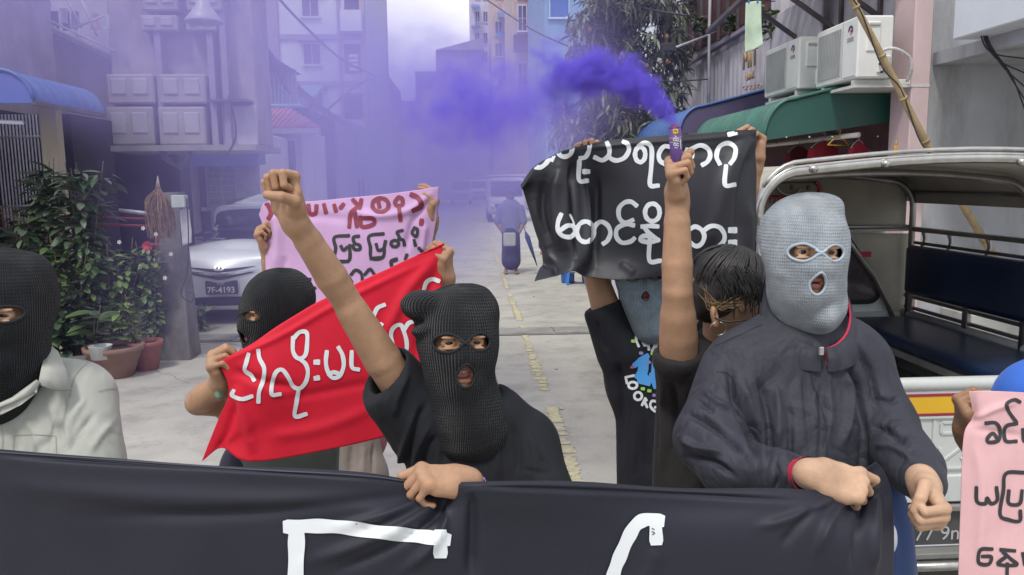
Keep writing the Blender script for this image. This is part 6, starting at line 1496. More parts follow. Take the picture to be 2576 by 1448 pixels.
cf = [([(1830, 900), (1850, 1000), (1890, 1090), (1905, 1160)], 13, -.016), ([(1868, 960), (1885, 1040), (1925, 1120)], 10, .012), ([(1905, 940), (1925, 1010), (1935, 1090), (1932, 1170)], 9, -.010),
      ([(1950, 960), (1960, 1040), (1955, 1130)], 12, .010), ([(1720, 1040), (1770, 1060), (1830, 1100), (1870, 1150)], 11, -.013), ([(1710, 1100), (1760, 1130), (1830, 1140)], 9, .010), ([(1725, 1150), (1790, 1160), (1850, 1200)], 8, -.011),
      ([(1770, 980), (1800, 1010), (1840, 1030)], 9, .008), ([(1755, 1010), (1800, 1040)], 7, -.007), ([(2105, 870), (2150, 960), (2172, 1080), (2165, 1200)], 9, -.012), ([(2150, 860), (2190, 940), (2205, 1020)], 10, -.012),
      ([(2130, 920), (2140, 1020), (2120, 1130)], 11, .009), ([(2190, 1000), (2240, 1010), (2262, 1000)], 8, -.010), ([(2185, 1075), (2230, 1080), (2280, 1120)], 9, -.012), ([(2200, 1120), (2250, 1130), (2300, 1160)], 8, .008),
      ([(2020, 930), (2030, 1040), (2040, 1160)], 7, -.006), ([(2075, 900), (2088, 1000), (2085, 1120)], 10, .006), ([(1980, 1000), (1990, 1100), (1985, 1190)], 10, -.007), ([(2060, 960), (2068, 1060), (2062, 1170)], 9, -.006), ([(1800, 870), (1840, 850), (1900, 835)], 5, -.005),
      ([(1950, 1160), (1955, 1200), (1948, 1235)], 5, -.007), ([(1975, 1160), (1982, 1200), (1976, 1235)], 4, -.006), ([(1996, 1165), (2002, 1200), (1996, 1230)], 4, -.006), ([(2014, 1170), (2018, 1198), (2013, 1225)], 3.5, -.005),
      ([(2285, 1185), (2310, 1180), (2340, 1200)], 5, -.006), ([(2280, 1205), (2310, 1200), (2345, 1215)], 4, -.005)]
cf = [(a_, b_*.85, c_*1.5) for a_, b_, c_ in cf]
jk = garment('jacket', s, .0048, C_jk, A, cf, noise=((.006, 5), (.0025, 13)))
bv = BVHTree.FromPolygons([tuple(v.co) for v in jk.data.vertices], [tuple(p.vertices) for p in jk.data.polygons])
def on_cloth(nm, sts, w, m, par_, bv_, lift=.002, n=6, label=None):
    mb = ribbon_px(sts, w, bv_, lift, n)
    if not mb.v: return None
    o = mb.build(nm, m, par_)
    if label: o['label'] = label
    return o
on_cloth('placket_seam', [[(2090, 868), (2052, 886), (2040, 905), (2044, 960), (2062, 1010), (2078, 1080), (2082, 1190)]], 2.4, mat('seam_dark', (.012, .012, .015)), jk, bv)
on_cloth('shoulder_seam', [[(1802, 935), (1830, 940), (1848, 965), (1850, 1000)], [(1795, 872), (1860, 842), (1920, 815)]], 1.8, mat('seam_dark', (.012, .012, .015)), jk, bv)
# stand collar: a band round the neck, high at the back and dipping to the zip
def stand_collar(parent, m, cx, base_y, d, pr_, th=.005, rx0=.108, rx1=.086, ry0=.105, ry1=.088, lining=None):
    n = 44; V = []; u = _r; w = np.array([_f[0], _f[1], 0]); w /= np.linalg.norm(w)
    for k in range(n+1):
        a = math.radians(-4+ -352*k/n)-math.pi/2     # starts just beside the zip, runs round the back
        ct, st = math.cos(a), math.sin(a)
        f_ = (1-st)/2; side = ct
        yt = pr_[0]*f_+pr_[1]*(1-f_)+pr_[2]*side; yb = base_y[0]*f_+base_y[1]*(1-f_)+base_y[2]*side
        ct0 = P(cx, yt, d); cb0 = P(cx, yb, d); mid = (ct0+cb0)/2
        for (c_, rx_, ry_) in ((cb0, rx0, ry0), (mid, (rx0+rx1)/2+.004, (ry0+ry1)/2+.004), (ct0, rx1, ry1), (ct0, rx1-th, ry1-th), (mid, (rx0+rx1)/2-th, (ry0+ry1)/2-th)):
            V.append(c_+u*rx_*ct+w*ry_*st)
    F4 = [(k*5+j, k*5+j+1, (k+1)*5+j+1, (k+1)*5+j) for k in range(n) for j in range(4)]; F4 += [(0, 1, 2, 3, 4)[::-1], tuple(n*5+j for j in range(5))]
    mb = MB(); mb.add(V, F4, True); return mb.build('collar', m, parent)
stand_collar(jk, C_jk, 2034, (912, 820, 0), 1.925, (856, 655, 0), rx0=.120, ry0=.098, rx1=.100, ry1=.096)
co_l = stand_collar(jk, mat('red_lining', (.45, .02, .06), rough=.7), 2034, (900, 820, 0), 1.925, (857, 660, -9), rx0=.112, ry0=.090, rx1=.0945, ry1=.0905, th=.003); co_l.name = 'collar_lining'
mb = MB(); q = P(2066, 884, 1.815); mb.box(q, (.006, .004, .010), bev=.002); mb.build('zip_pull', M_chr, jk)
mb = MB(); c_ = P(2028, 1196, 1.585); dd = nrm(wr-c_); 
a_ = P(2022, 1196, 1.59); b_ = P(2036, 1196, 1.568); mb.tube([a_, b_], .0365, 18, cap=False); mb.build('cuff_lining', MATS['red_lining'], jk)
# jeans
s = SDF(); legs(s, (1930, 1420, 1.93), (2165, 1420, 1.93), 1.93, 0, .10); s.ecap(P(1930, 1420, 1.93), P(2165, 1420, 1.93), .12, .12, [0, 0, 1], .9, k=.05); s.ell(P(2215, 1420, 1.84), (.07, .08, .22), k=.05)
garment('trousers', s, .012, C_jean, A)
pa = P(1930, 1420, 1.93); pb = P(2165, 1420, 1.93); shoes(A, [pa, pb], M_rub)
s = SDF(); s.ell(P(2238, 1355, 1.72), (.014, .02, .036), k=0); V, Q = solid(s, .004); tag(link('phone_pouch', mesh('phone_pouch', V, Q), mat('pale_grey_pouch', (.45, .47, .55))), 'small pale grey pouch at the hip of the person in the charcoal jacket', 'pouch')

# ===== B: raised fist, black balaclava, black T-shirt
B = empty('person', (*P(1180, 1200, 1.9)[:2], 0), 'person in ribbed black balaclava and black T-shirt raising a bare fist above the banner', 'person')
FB = head_frame(1150, 858, 1.835, 9, 3, 2)
VA, QA, LA = head_parts(FB, B, lid=.0048, mouth=.017, teeth=True, gaze=(-2, 0), lidz=-.001)
def exB(s):
    s.ell((-.074, .0, .078), (.054, .060, .038), R=Ry(.15), k=.015); s.ell((-.076, -.018, .026), (.032, .05, .016), R=Ry(-.15), k=.010)
    s.ell((.022, .0, .096), (.055, .060, .030), R=Ry(-.25), k=.03); s.ell((.072, .0, .07), (.022, .05, .03), k=.03)
    s.ell((-.105, -.030, .047), (.024, .040, .008), k=.008, op='sub')
nk = toL(FB, P(1185, 1090, 1.86))
balaclava(FB, B, K_blk, R_blk, [((0, .008, -.10), .070), ((nk[0]*.45, .01, -.13), .070), (nk*[.8, .6, .85], .078), (nk+[0, 0, .01], .088)], exB, eyes=[(-.034, .0, .033, .0205, .02), (.033, .001, .028, .0200, -.06)], mouth=(.003, -.072, .0215, .0265), fat=1.05)
bs = SDF(); bs.cap(P(1190, 950, 1.9), P(1210, 1200, 1.92), .055, .10, k=.03); bs.cap(P(1100, 1060, 1.92), P(1340, 1120, 1.92), .05, .05, k=.03)
bs.ecap(P(1200, 1120, 1.93), P(1210, 1400, 1.93), .13, .12, X3, .6, k=.03); VB, QB = solid(bs, .012)
sB = SDF(); SH, EL, WR = P(1040, 1030, 1.88), P(868, 752, 1.77), P(738, 548, 1.66)
arm(sB, SH, EL, WR, (.042, .034, .0345, .0240)); sB.cap(P(960, 905, 1.83), P(885, 785, 1.78), .039, .032, k=.01)
hand(sB, WR+nrm(WR-EL)*.006, nrm([-.14, -.12, 1.0]), (-.45, -.88, .0), 'R', curls=((72, 98, 70), (78, 100, 70), (82, 100, 70), (84, 98, 70)), thumb=((.022, .012, -.012), (.045, .036, -.034), (.034, .052, -.062), (.004, .060, -.070)), sc=.91)
VH, QH = solid(sB, .0024)
sB = SDF(); wr = P(1162, 1210, 1.45); arm(sB, P(1380, 1450, 1.90), P(1300, 1330, 1.78), wr, (.036, .033, .031, .023))
hand(sB, wr, nrm([-.90, -.30, .22]), (-.15, .30, -.95), 'L', curls=((38, 42, 18), (62, 62, 40), (68, 66, 40), (72, 66, 40)), thumb=((.022, .012, -.006), (.036, .045, -.026), (.034, .072, -.040), (.030, .090, -.048)), sc=.86)
VH2, QH2 = solid(sB, .0024)
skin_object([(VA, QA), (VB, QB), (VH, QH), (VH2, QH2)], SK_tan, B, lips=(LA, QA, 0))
s = SDF()
s.ecap(P(1200, 1205, 1.90), P(1200, 1420, 1.90), .165, .165, X3, .64, k=0)
s.cap(P(1080, 1062, 1.90), P(1318, 1128, 1.92), .076, .070, k=.06)
s.cap(P(1325, 1115, 1.92), P(1368, 1240, 1.84), .074, .068, k=.04)
s.cap(P(1060, 1050, 1.89), P(985, 955, 1.84), .085, .070, k=.05); s.cap(P(1060, 1050, 1.89), P(985, 1000, 1.85), .085, .062, k=.04); s.cap(P(985, 955, 1.84), P(930, 880, 1.81), .068, .06, k=.02)
s.cap(P(1150, 1030, 1.9), P(1230, 1050, 1.9), .085, .08, k=.05)
ad = nrm(P(870, 755, 1.77)-SH)
cut(s, P(962, 950, 1.83), nrm(P(905, 905, 1.80)-P(985, 960, 1.85)), .16, k=.006)
s.cap(P(1010, 990, 1.86), P(860, 760, 1.77), .053, .058, k=.006, op='sub')
s.cap(P(1180, 940, 1.88), P(1180, 1035, 1.85), .075, .074, k=.01, op='sub')
fB = [([(1075, 1010), (1040, 1080), (1018, 1190)], 8, -.013), ([(1048, 1030), (1022, 1110), (1000, 1195)], 8, .012), ([(1100, 1090), (1070, 1140), (1060, 1200)], 7, -.010), ([(1085, 1060), (1052, 1130), (1040, 1200)], 6, .010),
      ([(1005, 900), (985, 960), (960, 1020)], 7, -.010), ([(1030, 930), (1000, 1000), (990, 1050)], 8, .010), ([(1110, 1110), (1100, 1160), (1095, 1210)], 7, .008), ([(1130, 1120), (1140, 1170), (1150, 1210)], 8, -.006),
      ([(1290, 1060), (1305, 1130), (1300, 1200)], 9, -.008), ([(1330, 1090), (1345, 1150), (1340, 1210)], 9, .007), ([(1260, 1090), (1250, 1150), (1255, 1210)], 10, .005), ([(1360, 1150), (1390, 1190)], 6, -.006), ([(1310, 1180), (1360, 1190), (1400, 1185)], 5, -.005)]
tee = garment('t_shirt', s, .0055, C_blk, B, fB, noise=((.006, 5), (.003, 14)))
bv = BVHTree.FromPolygons([tuple(v.co) for v in tee.data.vertices], [tuple(p.vertices) for p in tee.data.polygons])
on_cloth('chest_print', [[(1197, 1212), (1204, 1206), (1212, 1208), (1220, 1204)], [(1200, 1206), (1206, 1212)], [(1208, 1202), (1212, 1212)], [(1216, 1201), (1222, 1211)]], 2.2, mat('lilac_print', (.35, .25, .70)), tee, bv)
s = SDF(); legs(s, (1140, 1400, 1.92), (1270, 1400, 1.92), 1.92, 0, .09); s.ecap(P(1140, 1400, 1.92), P(1270, 1400, 1.92), .11, .11, [0, 0, 1], .9, k=.05); garment('trousers', s, .014, C_jean, B)
shoes(B, [P(1140, 1400, 1.92), P(1270, 1400, 1.92)], M_rub)

# ===== C: left edge, black balaclava, beige shirt
Cc = empty('person', (*P(20, 1300, 1.7)[:2], 0), 'person in beige collared shirt and plain black balaclava at the left edge', 'person')
FC = head_frame(6, 790, 1.63, -19, 2, 1)
VA, QA, LA = head_parts(FC, Cc, lid=.0040, mouth=.003, gaze=(-8, 0), lidz=0)
nk = toL(FC, P(-12, 985, 1.64))
def exC(s): s.ell((.062, .01, .055), (.030, .06, .06), k=.03); s.ell((.0, .03, .085), (.075, .085, .045), k=.03)
balaclava(FC, Cc, K_blk2, R_blk, [((0, .008, -.10), .074), (nk*[.5, .5, .6], .076), (nk, .072)], exC, eyes=[(-.034, .0, .029, .0145, .02), (.036, .003, .030, .0165, .08)], mouth=(0, -.070, .020, .018), fat=1.04)
bs = SDF(); bs.cap(P(20, 900, 1.7), P(20, 1100, 1.72), .056, .08, k=.03); bs.ecap(P(20, 1100, 1.74), P(20, 1500, 1.72), .13, .12, X3, .6, k=.03); bs.cap(P(210, 980, 1.72), P(230, 1200, 1.66), .04, .036, k=.03)
wr = P(200, 1440, 1.60); sC = SDF(); arm(sC, P(230, 1200, 1.66), P(235, 1330, 1.6), wr, (.04, .037, .036, .027)); hand(sC, wr, nrm([-.8, -.3, .1]), (0, .7, -.7), 'L', sc=.98); VH, QH = solid(sC, .004)
VB, QB = solid(bs, .012); skin_object([(VA, QA), (VB, QB), (VH, QH)], SK_light, Cc, lips=(LA, QA, 0))
s = SDF(); s.ecap(P(30, 1120, 1.72), P(30, 1500, 1.70), .175, .175, X3, .64, k=0); s.cap(P(40, 985, 1.73), P(175, 998, 1.74), .078, .075, k=.06); s.cap(P(-150, 985, 1.73), P(40, 985, 1.74), .078, .075, k=.06)
s.cap(P(188, 1012, 1.73), P(210, 1180, 1.66), .086, .082, k=.03); s.cap(P(210, 1180, 1.66), P(225, 1330, 1.58), .080, .06, k=.03); s.cap(P(225, 1330, 1.62), P(205, 1430, 1.62), .055, .042, k=.02)
s.cap(P(30, 860, 1.70), P(12, 945, 1.70), .080, .070, k=.008, op='sub')
fC = [([(165, 985), (150, 1060), (160, 1120)], 8, -.010), ([(215, 1000), (175, 1070), (165, 1130)], 7, .008), ([(240, 1040), (200, 1090), (175, 1140)], 8, -.010), ([(60, 1050), (90, 1090), (95, 1140)], 10, .007), ([(110, 1020), (120, 1080), (110, 1130)], 9, -.007),
      ([(20, 1060), (40, 1100), (50, 1140)], 9, -.007), ([(285, 1060), (250, 1100), (225, 1140)], 9, .007), ([(130, 1010), (140, 1060), (138, 1100)], 8, .006)]
shc = garment('shirt', s, .0055, C_bei, Cc, fC, noise=((.006, 5), (.003, 15)))
bv = BVHTree.FromPolygons([tuple(v.co) for v in shc.data.vertices], [tuple(p.vertices) for p in shc.data.polygons])
sm_ = mat('beige_seam', (.30, .29, .24))
on_cloth('shoulder_seam', [[(228, 905), (190, 945), (175, 1000)], [(248, 985), (275, 980), (305, 980)], [(170, 900), (200, 905), (228, 912)]], 1.8, sm_, shc, bv)
on_cloth('pocket_seam', [[(34, 1096), (90, 1094), (140, 1098)], [(34, 1096), (32, 1150)], [(140, 1098), (142, 1150)]], 1.8, sm_, shc, bv); on_cloth('placket_seam', [[(2, 1060), (6, 1100), (4, 1150)]], 1.8, sm_, shc, bv)
# collar wings
def wing(pts, th=.004):
    mb = MB(); Pn = [P(*p) for p in pts]; n = nrm(np.cross(Pn[1]-Pn[0], Pn[2]-Pn[0])); 
    if n@_f > 0: n = -n
    c = np.mean(Pn, 0)+n*.006; m_ = len(Pn); mb.add([*Pn, c, *[p-n*th for p in Pn]], [(k, (k+1) % m_, m_) for k in range(m_)]+[(k, m_+1+k, m_+1+(k+1) % m_, (k+1) % m_) for k in range(m_)]+[tuple(m_+1+k for k in range(m_))][::-1], True)
    return mb
def wing_on(pts, bv_, off, name, m, parent, th=.004):
    Pn = []; last = 1.6
    for x, y in pts:
        v = ray(x, y); v = v/np.linalg.norm(v); h_ = bv_.ray_cast(Vector(CAM), Vector(v))
        if h_[0] is not None: last = (np.array(h_[0])-CAM)@_f
        Pn.append(P(x, y, last-off))
    c = np.mean(Pn, 0)-_f*.006; m_ = len(Pn); mb = MB(); mb.add([*Pn, c, *[p+_f*th for p in Pn]], [(k, (k+1) % m_, m_) for k in range(m_)]+[(k, m_+1+k, m_+1+(k+1) % m_, (k+1) % m_) for k in range(m_)]+[tuple(m_+1+k for k in range(m_))][::-1], True)
    return mb.build(name, m, parent)
wing([(122, 864, 1.67), (146, 884, 1.665), (166, 930, 1.645), (180, 980, 1.635), (150, 982, 1.61), (122, 976, 1.59), (96, 966, 1.575), (103, 930, 1.60), (112, 895, 1.64)]).build('collar', C_bei, shc)
wing([(-40, 1056, 1.54), (0, 1040, 1.54), (50, 1015, 1.55), (90, 985, 1.565), (100, 962, 1.575), (92, 955, 1.57), (60, 990, 1.55), (30, 1008, 1.54), (0, 1020, 1.535), (-40, 1032, 1.53)]).build('collar', C_bei, shc)
s = SDF(); legs(s, (-40, 1500, 1.72), (90, 1500, 1.72), 1.72, 0, .09); garment('trousers', s, .016, C_jean, Cc); shoes(Cc, [P(-40, 1500, 1.72), P(90, 1500, 1.72)], M_rub)

# ===== D: red banner, black balaclava in profile
D_ = empty('person', (*P(700, 1200, 2.4)[:2], 0), 'person in fine ribbed black balaclava turned sideways, holding the red banner', 'person')
FD = head_frame(690, 784, 2.37, -60, 6, 3)
VA, QA, LA = head_parts(FD, D_, lid=.0045, mouth=.004, gaze=(0, 0), h=.0027)
nk = toL(FD, P(715, 950, 2.42)); balaclava(FD, D_, K_blk2, R_blk, [((0, .012, -.10), .064), (nk, .066)], lambda s: s.ell((0, .05, .05), (.07, .07, .07), k=.03), h=.0032, eyes=[(-.032, .0, .027, .0165, .02), (.034, .0, .027, .0165, -.02)], mouth=(0, -.066, .022, .022))
bs = SDF(); bs.cap(P(715, 930, 2.45), P(720, 1120, 2.5), .055, .09, k=.03); VB, QB = solid(bs, .014)
sD = SDF(); wr = P(557, 966, 2.18); el = P(500, 1012, 2.24)
arm(sD, P(600, 1010, 2.42), el, wr, (.045, .040, .039, .027)); hand(sD, wr, nrm([-.10, -.35, .80]), (.90, .10, .10), 'R', curls=((70, 70, 40), (74, 70, 40), (78, 70, 40), (80, 70, 40)), thumb=((.022, .012, -.006), (.034, .045, -.024), (.026, .075, -.034), (.018, .095, -.036)), sc=.95); VH, QH = solid(sD, .003)
sD = SDF(); wr = P(1120, 705, 2.40); arm(sD, P(860, 960, 2.55), P(1010, 860, 2.52), wr, (.045, .04, .038, .027)); hand(sD, wr, nrm([.05, -.25, .95]), (-.85, .3, .1), 'L', curls=((60, 70, 40), (64, 70, 40), (68, 70, 40), (70, 70, 40)), sc=.95); VH2, QH2 = solid(sD, .003)
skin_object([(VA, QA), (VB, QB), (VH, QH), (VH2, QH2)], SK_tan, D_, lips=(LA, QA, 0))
s = SDF(); s.ecap(P(720, 1100, 2.5), P(720, 1300, 2.5), .165, .16, X3, .7, k=0); s.cap(P(640, 990, 2.48), P(800, 990, 2.52), .08, .08, k=.05); s.cap(P(630, 995, 2.46), P(585, 1015, 2.38), .075, .062, k=.03)
garment('shirt', s, .010, cloth_mat('grey_green_shirt', (.10, .13, .12), wr=.3), D_)
s = SDF(); s.ecap(P(665, 1190, 2.5), P(665, 1330, 2.5), .14, .14, X3, .7, k=0); s.ecap(P(720, 1300, 2.5), P(720, 1420, 2.5), .15, .15, X3, .7, k=.03); legs(s, (670, 1400, 2.5), (770, 1400, 2.5), 2.5, 0, .09); garment('trousers', s, .014, cloth_mat('navy_trousers', (.02, .02, .04)), D_)
shoes(D_, [P(670, 1400, 2.5), P(770, 1400, 2.5)], M_rub)
mb = MB(); mb.box(P(552, 985, 2.16), (.012, .012, .022), bev=.009); tag(mb.build('green_pouch', mat('green_pouch', (.18, .30, .20), rough=.5)), 'pale green pouch held under the hand gripping the red banner', 'pouch')

# ===== E: holds the lilac pink banner, hidden behind it
E = empty('person', (*P(860, 1100, 3.25)[:2], 0), 'person hidden behind the lilac pink banner, only hands and taupe trousers showing', 'person')
bs = SDF(); FE = head_frame(870, 655, 3.3, 0); V1, Q1, L1 = head_parts(FE, E, h=.004, ears=True, neck=(0, .03, -.17))
bs.ecap(P(870, 800, 3.32), P(870, 1080, 3.32), .14, .12, X3, .6, k=0); VB, QB = solid(bs, .014)
sE = SDF(); wr = P(672, 625, 3.12); arm(sE, P(760, 800, 3.3), P(690, 740, 3.2), wr, (.04, .036, .035, .025)); hand(sE, wr, nrm([-.25, -.35, .85]), (.8, -.2, .2), 'R', sc=.9); VH, QH = solid(sE, .0035)
sE = SDF(); wr = P(1085, 560, 3.12); arm(sE, P(975, 800, 3.3), P(1050, 700, 3.2), wr, (.04, .036, .035, .025)); hand(sE, wr, nrm([.15, -.15, .95]), (-.8, .2, .2), 'L', curls=((30, 40, 30),)*4, sc=.95); VH2, QH2 = solid(sE, .0035)
skin_object([(V1, Q1), (VB, QB), (VH, QH), (VH2, QH2)], SK_tan, E)
s = SDF(); s.ell((0, .02, .045), (.084, .102, .090), k=0); s.ell((0, .05, -.03), (.075, .075, .08), k=.03); V, Q = solid(s, .006); o = link('hair', mesh('hair', V, Q), mat('black_hair', (.012, .010, .010), rough=.45), None, m4(FE)); par(o, E)
s = SDF(); s.ecap(P(870, 790, 3.32), P(870, 1090, 3.30), .18, .18, X3, .66, k=0); s.cap(P(790, 790, 3.3), P(735, 800, 3.26), .08, .06, k=.04); s.cap(P(950, 790, 3.3), P(1010, 760, 3.27), .08, .06, k=.04); garment('shirt', s, .012, cloth_mat('pink_shirt', (.30, .10, .14)), E)
s = SDF(); s.ecap(P(850, 1080, 3.25), P(850, 1230, 3.25), .175, .19, X3, .66, k=0); s.chain([P(800, 1200, 3.25), P(795, 1500, 3.25)], [.12, .09], k=.03); s.chain([P(905, 1200, 3.25), P(910, 1500, 3.25)], [.12, .09], k=.03)
garment('trousers', s, .010, C_tau, E, [([(940, 1115), (936, 1200)], 4, -.012), ([(885, 1120), (880, 1200)], 6, -.012), ([(820, 1120), (810, 1200)], 9, .012), ([(915, 1120), (912, 1200)], 7, .01)])
shoes(E, [P(795, 1500, 3.25), P(910, 1500, 3.25)], M_rub)

# ===== F: blue-grey balaclava, printed T-shirt, both arms up under the black banner
Fp = empty('person', (*P(1610, 1000, 2.65)[:2], 0), 'person in blue grey balaclava and printed black T-shirt holding the black banner overhead', 'person')
FF_ = head_frame(1612, 690, 2.62, 6, 4, -2, s=.97)
VA, QA, LA = head_parts(FF_, Fp, lid=.004, mouth=.010, teeth=True, h=.0027)
nk = toL(FF_, P(1636, 812, 2.63)); balaclava(FF_, Fp, K_bgr, R_bgr, [((0, .012, -.10), .066), (nk*[.5, .5, .6], .072), (nk, .074)], None, h=.0033, eyes=[(-.034, .0, .031, .020, .0), (.033, .0, .031, .020, 0)], mouth=(.003, -.066, .018, .021))
bs = SDF(); bs.cap(P(1630, 800, 2.66), P(1640, 1000, 2.72), .055, .06, k=.03); VB, QB = solid(bs, .014)
sF = SDF(); wr = P(1470, 430, 2.60); arm(sF, P(1545, 840, 2.66), P(1497, 690, 2.62), wr, (.048, .042, .040, .027)); hand(sF, wr, nrm([0, -.2, .95]), (.1, -.9, 0), 'R', sc=.95); VH, QH = solid(sF, .0032)
sF = SDF(); wr = P(1899, 408, 2.66); arm(sF, P(1720, 850, 2.70), P(1850, 640, 2.74), wr, (.046, .040, .038, .025)); hand(sF, wr, nrm([.02, -.05, .98]), (-.85, -.4, 0), 'L', curls=((50, 60, 30), (54, 60, 30), (58, 60, 30), (60, 60, 30)), sc=.95); VH2, QH2 = solid(sF, .0032)
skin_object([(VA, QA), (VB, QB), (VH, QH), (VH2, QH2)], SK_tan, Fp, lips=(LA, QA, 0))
s = SDF(); s.ecap(P(1640, 985, 2.70), P(1655, 1260, 2.68), .125, .135, X3, .70, k=0); s.cap(P(1570, 880, 2.68), P(1715, 880, 2.72), .078, .075, k=.05)
s.cap(P(1562, 885, 2.68), P(1520, 790, 2.64), .078, .066, k=.04); s.cap(P(1545, 840, 2.66), P(1508, 740, 2.62), .066, .050, k=.03); cut(s, P(1509, 770, 2.63), nrm(P(1490, 700, 2.62)-P(1525, 815, 2.64))+np.array([-.1, 0, 0]), .12, k=.006)
s.cap(P(1540, 820, 2.65), P(1495, 680, 2.62), .050, .050, k=.006, op='sub')
s.cap(P(1720, 870, 2.72), P(1790, 770, 2.73), .072, .066, k=.04)
s.ell(P(1640, 960, 2.71), (.155, .095, .13), k=.05); s.cap(P(1638, 760, 2.66), P(1638, 812, 2.65), .078, .072, k=.01, op='sub')
fF = [([(1555, 900), (1565, 1000), (1560, 1190)], 9, -.012), ([(1580, 940), (1600, 1080), (1590, 1200)], 9, .010), ([(1620, 1050), (1630, 1200)], 8, -.010), ([(1500, 800), (1510, 850), (1530, 890)], 7, -.01)]
tf = garment('t_shirt', s, .0068, cloth_mat('black_tee_print', (.014, .015, .021), rough=.9, sheen=.02, wr=.4, bdist=.03), Fp, fF, noise=((.006, 5), (.003, 14)))
bv = BVHTree.FromPolygons([tuple(v.co) for v in tf.data.vertices], [tuple(p.vertices) for p in tf.data.polygons])
T5 = Tz(2050, 1080, 3.449)
on_cloth('lettering', strokes(T5, [[(610, 325), (612, 390), (640, 460)], [(685, 400), (712, 450)], [(705, 398), (735, 450), (738, 395)], [(757, 400), (762, 500)], [(800, 515), (850, 425), (846, 500)],
   [(582, 812), (530, 822)], [(530, 822), (482, 834)], [(482, 834), (498, 905)], ring(568, 930, 52, 40), ring(632, 1060, 46, 46), [(680, 1170), (720, 1085)], [(712, 1130), (742, 1195)], [(705, 1125), (735, 1105)], [(870, 1130), (800, 1120), (780, 1180), (830, 1240), (865, 1245), (862, 1200), (835, 1195)]]), 6.5, M_wl, tf, bv, lift=.003)
on_cloth('emblem', strokes(T5, [([(590, 690), (660, 630), (745, 575)], 14), ([(690, 640), (690, 760)], 26), ([(740, 600), (735, 740)], 10), ([(830, 640), (815, 770)], 12), ([(640, 810), (760, 880)], 24), ([(650, 870), (750, 900)], 16), ([(810, 800), (850, 940)], 18)]), 10, mat('sky_blue_print', (.08, .33, .75), rough=.7), tf, bv, lift=.003)
on_cloth('confetti', strokes(T5, [[(573, 395)], [(808, 545)], [(768, 995)], [(690, 970)]]), 8, mat('lime_print', (.35, .65, .12)), tf, bv, lift=.004)
on_cloth('confetti', strokes(T5, [[(668, 540)], [(830, 1050)], [(760, 650)]]), 8, mat('violet_print', (.30, .22, .50)), tf, bv, lift=.004)
on_cloth('confetti', strokes(T5, [[(557, 712)]]), 6, mat('pink_print', (.6, .10, .18)), tf, bv, lift=.004)
s = SDF(); s.ecap(P(1655, 1200, 2.68), P(1655, 1290, 2.68), .13, .13, X3, .7, k=0); legs(s, (1610, 1280, 2.68), (1700, 1280, 2.68), 2.68, 0, .085); garment('trousers', s, .014, MATS['navy_trousers'], Fp); shoes(Fp, [P(1610, 1280, 2.68), P(1700, 1280, 2.68)], M_rub)

# ===== G: dark haired person with the smoke flare
Gp = empty('person', (*P(1800, 1100, 2.2)[:2], 0), 'dark haired person in black T-shirt holding up the smoking purple flare', 'person')
FG = head_frame(1845, 748, 2.16, 118, 22, 4)
VA, QA, LA = head_parts(FG, Gp, h=.0030, ears=True, neck=toL(FG, P(1815, 905, 2.22)))
bs = SDF(); bs.cap(P(1810, 880, 2.2), P(1790, 1100, 2.27), .055, .07, k=.03); VB, QB = solid(bs, .014)
sG = SDF(); el = P(1704, 735, 2.02); wr = P(1703, 492, 2.0)
arm(sG, P(1712, 935, 2.12), el, wr, (.046, .041, .038, .026)); sG.cap(P(1703, 900, 2.10), P(1704, 800, 2.05), .044, .040, k=.02)
hand(sG, wr, nrm([-.30, -.45, .85]), (.90, -.25, .15), 'R', curls=((82, 86, 55), (84, 88, 55), (84, 90, 55), (82, 90, 55)), thumb=((.024, .012, -.008), (.044, .042, -.020), (.050, .070, -.034), (.042, .092, -.052)), sc=.98); VH, QH = solid(sG, .0025)
sG = SDF(); arm(sG, P(1880, 950, 2.25), P(1900, 1150, 2.2), P(1860, 1290, 2.1), (.045, .04, .036, .026)); hand(sG, P(1860, 1290, 2.1), (0, -.5, -.8), (-1, 0, 0), 'L'); VH2, QH2 = solid(sG, .004)
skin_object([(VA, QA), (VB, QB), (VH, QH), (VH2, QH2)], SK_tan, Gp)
s = SDF(); s.ell(P(1795, 1000, 2.23), (.16, .10, .13), k=.05); s.ecap(P(1790, 1060, 2.22), P(1780, 1330, 2.2), .155, .155, X3, .66, k=0); s.cap(P(1735, 940, 2.16), P(1880, 930, 2.26), .080, .080, k=.05); s.cap(P(1740, 950, 2.16), P(1703, 905, 2.09), .078, .062, k=.04); s.cap(P(1800, 890, 2.22), P(1820, 860, 2.22), .078, .066, k=.04)
cut(s, P(1702, 890, 2.08), (0, -.25, 1), .085, k=.006); s.cap(P(1706, 925, 2.125), P(1702, 850, 2.06), .047, .052, k=.005, op='sub')
fG = [([(1690, 950), (1700, 1050), (1680, 1190)], 8, -.013), ([(1720, 960), (1735, 1080), (1725, 1200)], 9, .012), ([(1665, 950), (1670, 1080), (1665, 1190)], 7, .010), ([(1745, 1000), (1760, 1100), (1750, 1200)], 8, -.010)]
garment('t_shirt', s, .0065, cloth_mat('faded_black_tee', (.024, .021, .022), rough=.9, sheen=.02, wr=.5, bdist=.03), Gp, fG, noise=((.006, 5), (.003, 14)))
s = SDF(); s.ecap(P(1780, 1300, 2.2), P(1780, 1400, 2.2), .15, .15, X3, .66, k=0); legs(s, (1725, 1400, 2.2), (1830, 1400, 2.2), 2.2, 0, .09); garment('trousers', s, .016, MATS['navy_trousers'], Gp); shoes(Gp, [P(1725, 1400, 2.2), P(1830, 1400, 2.2)], M_rub)
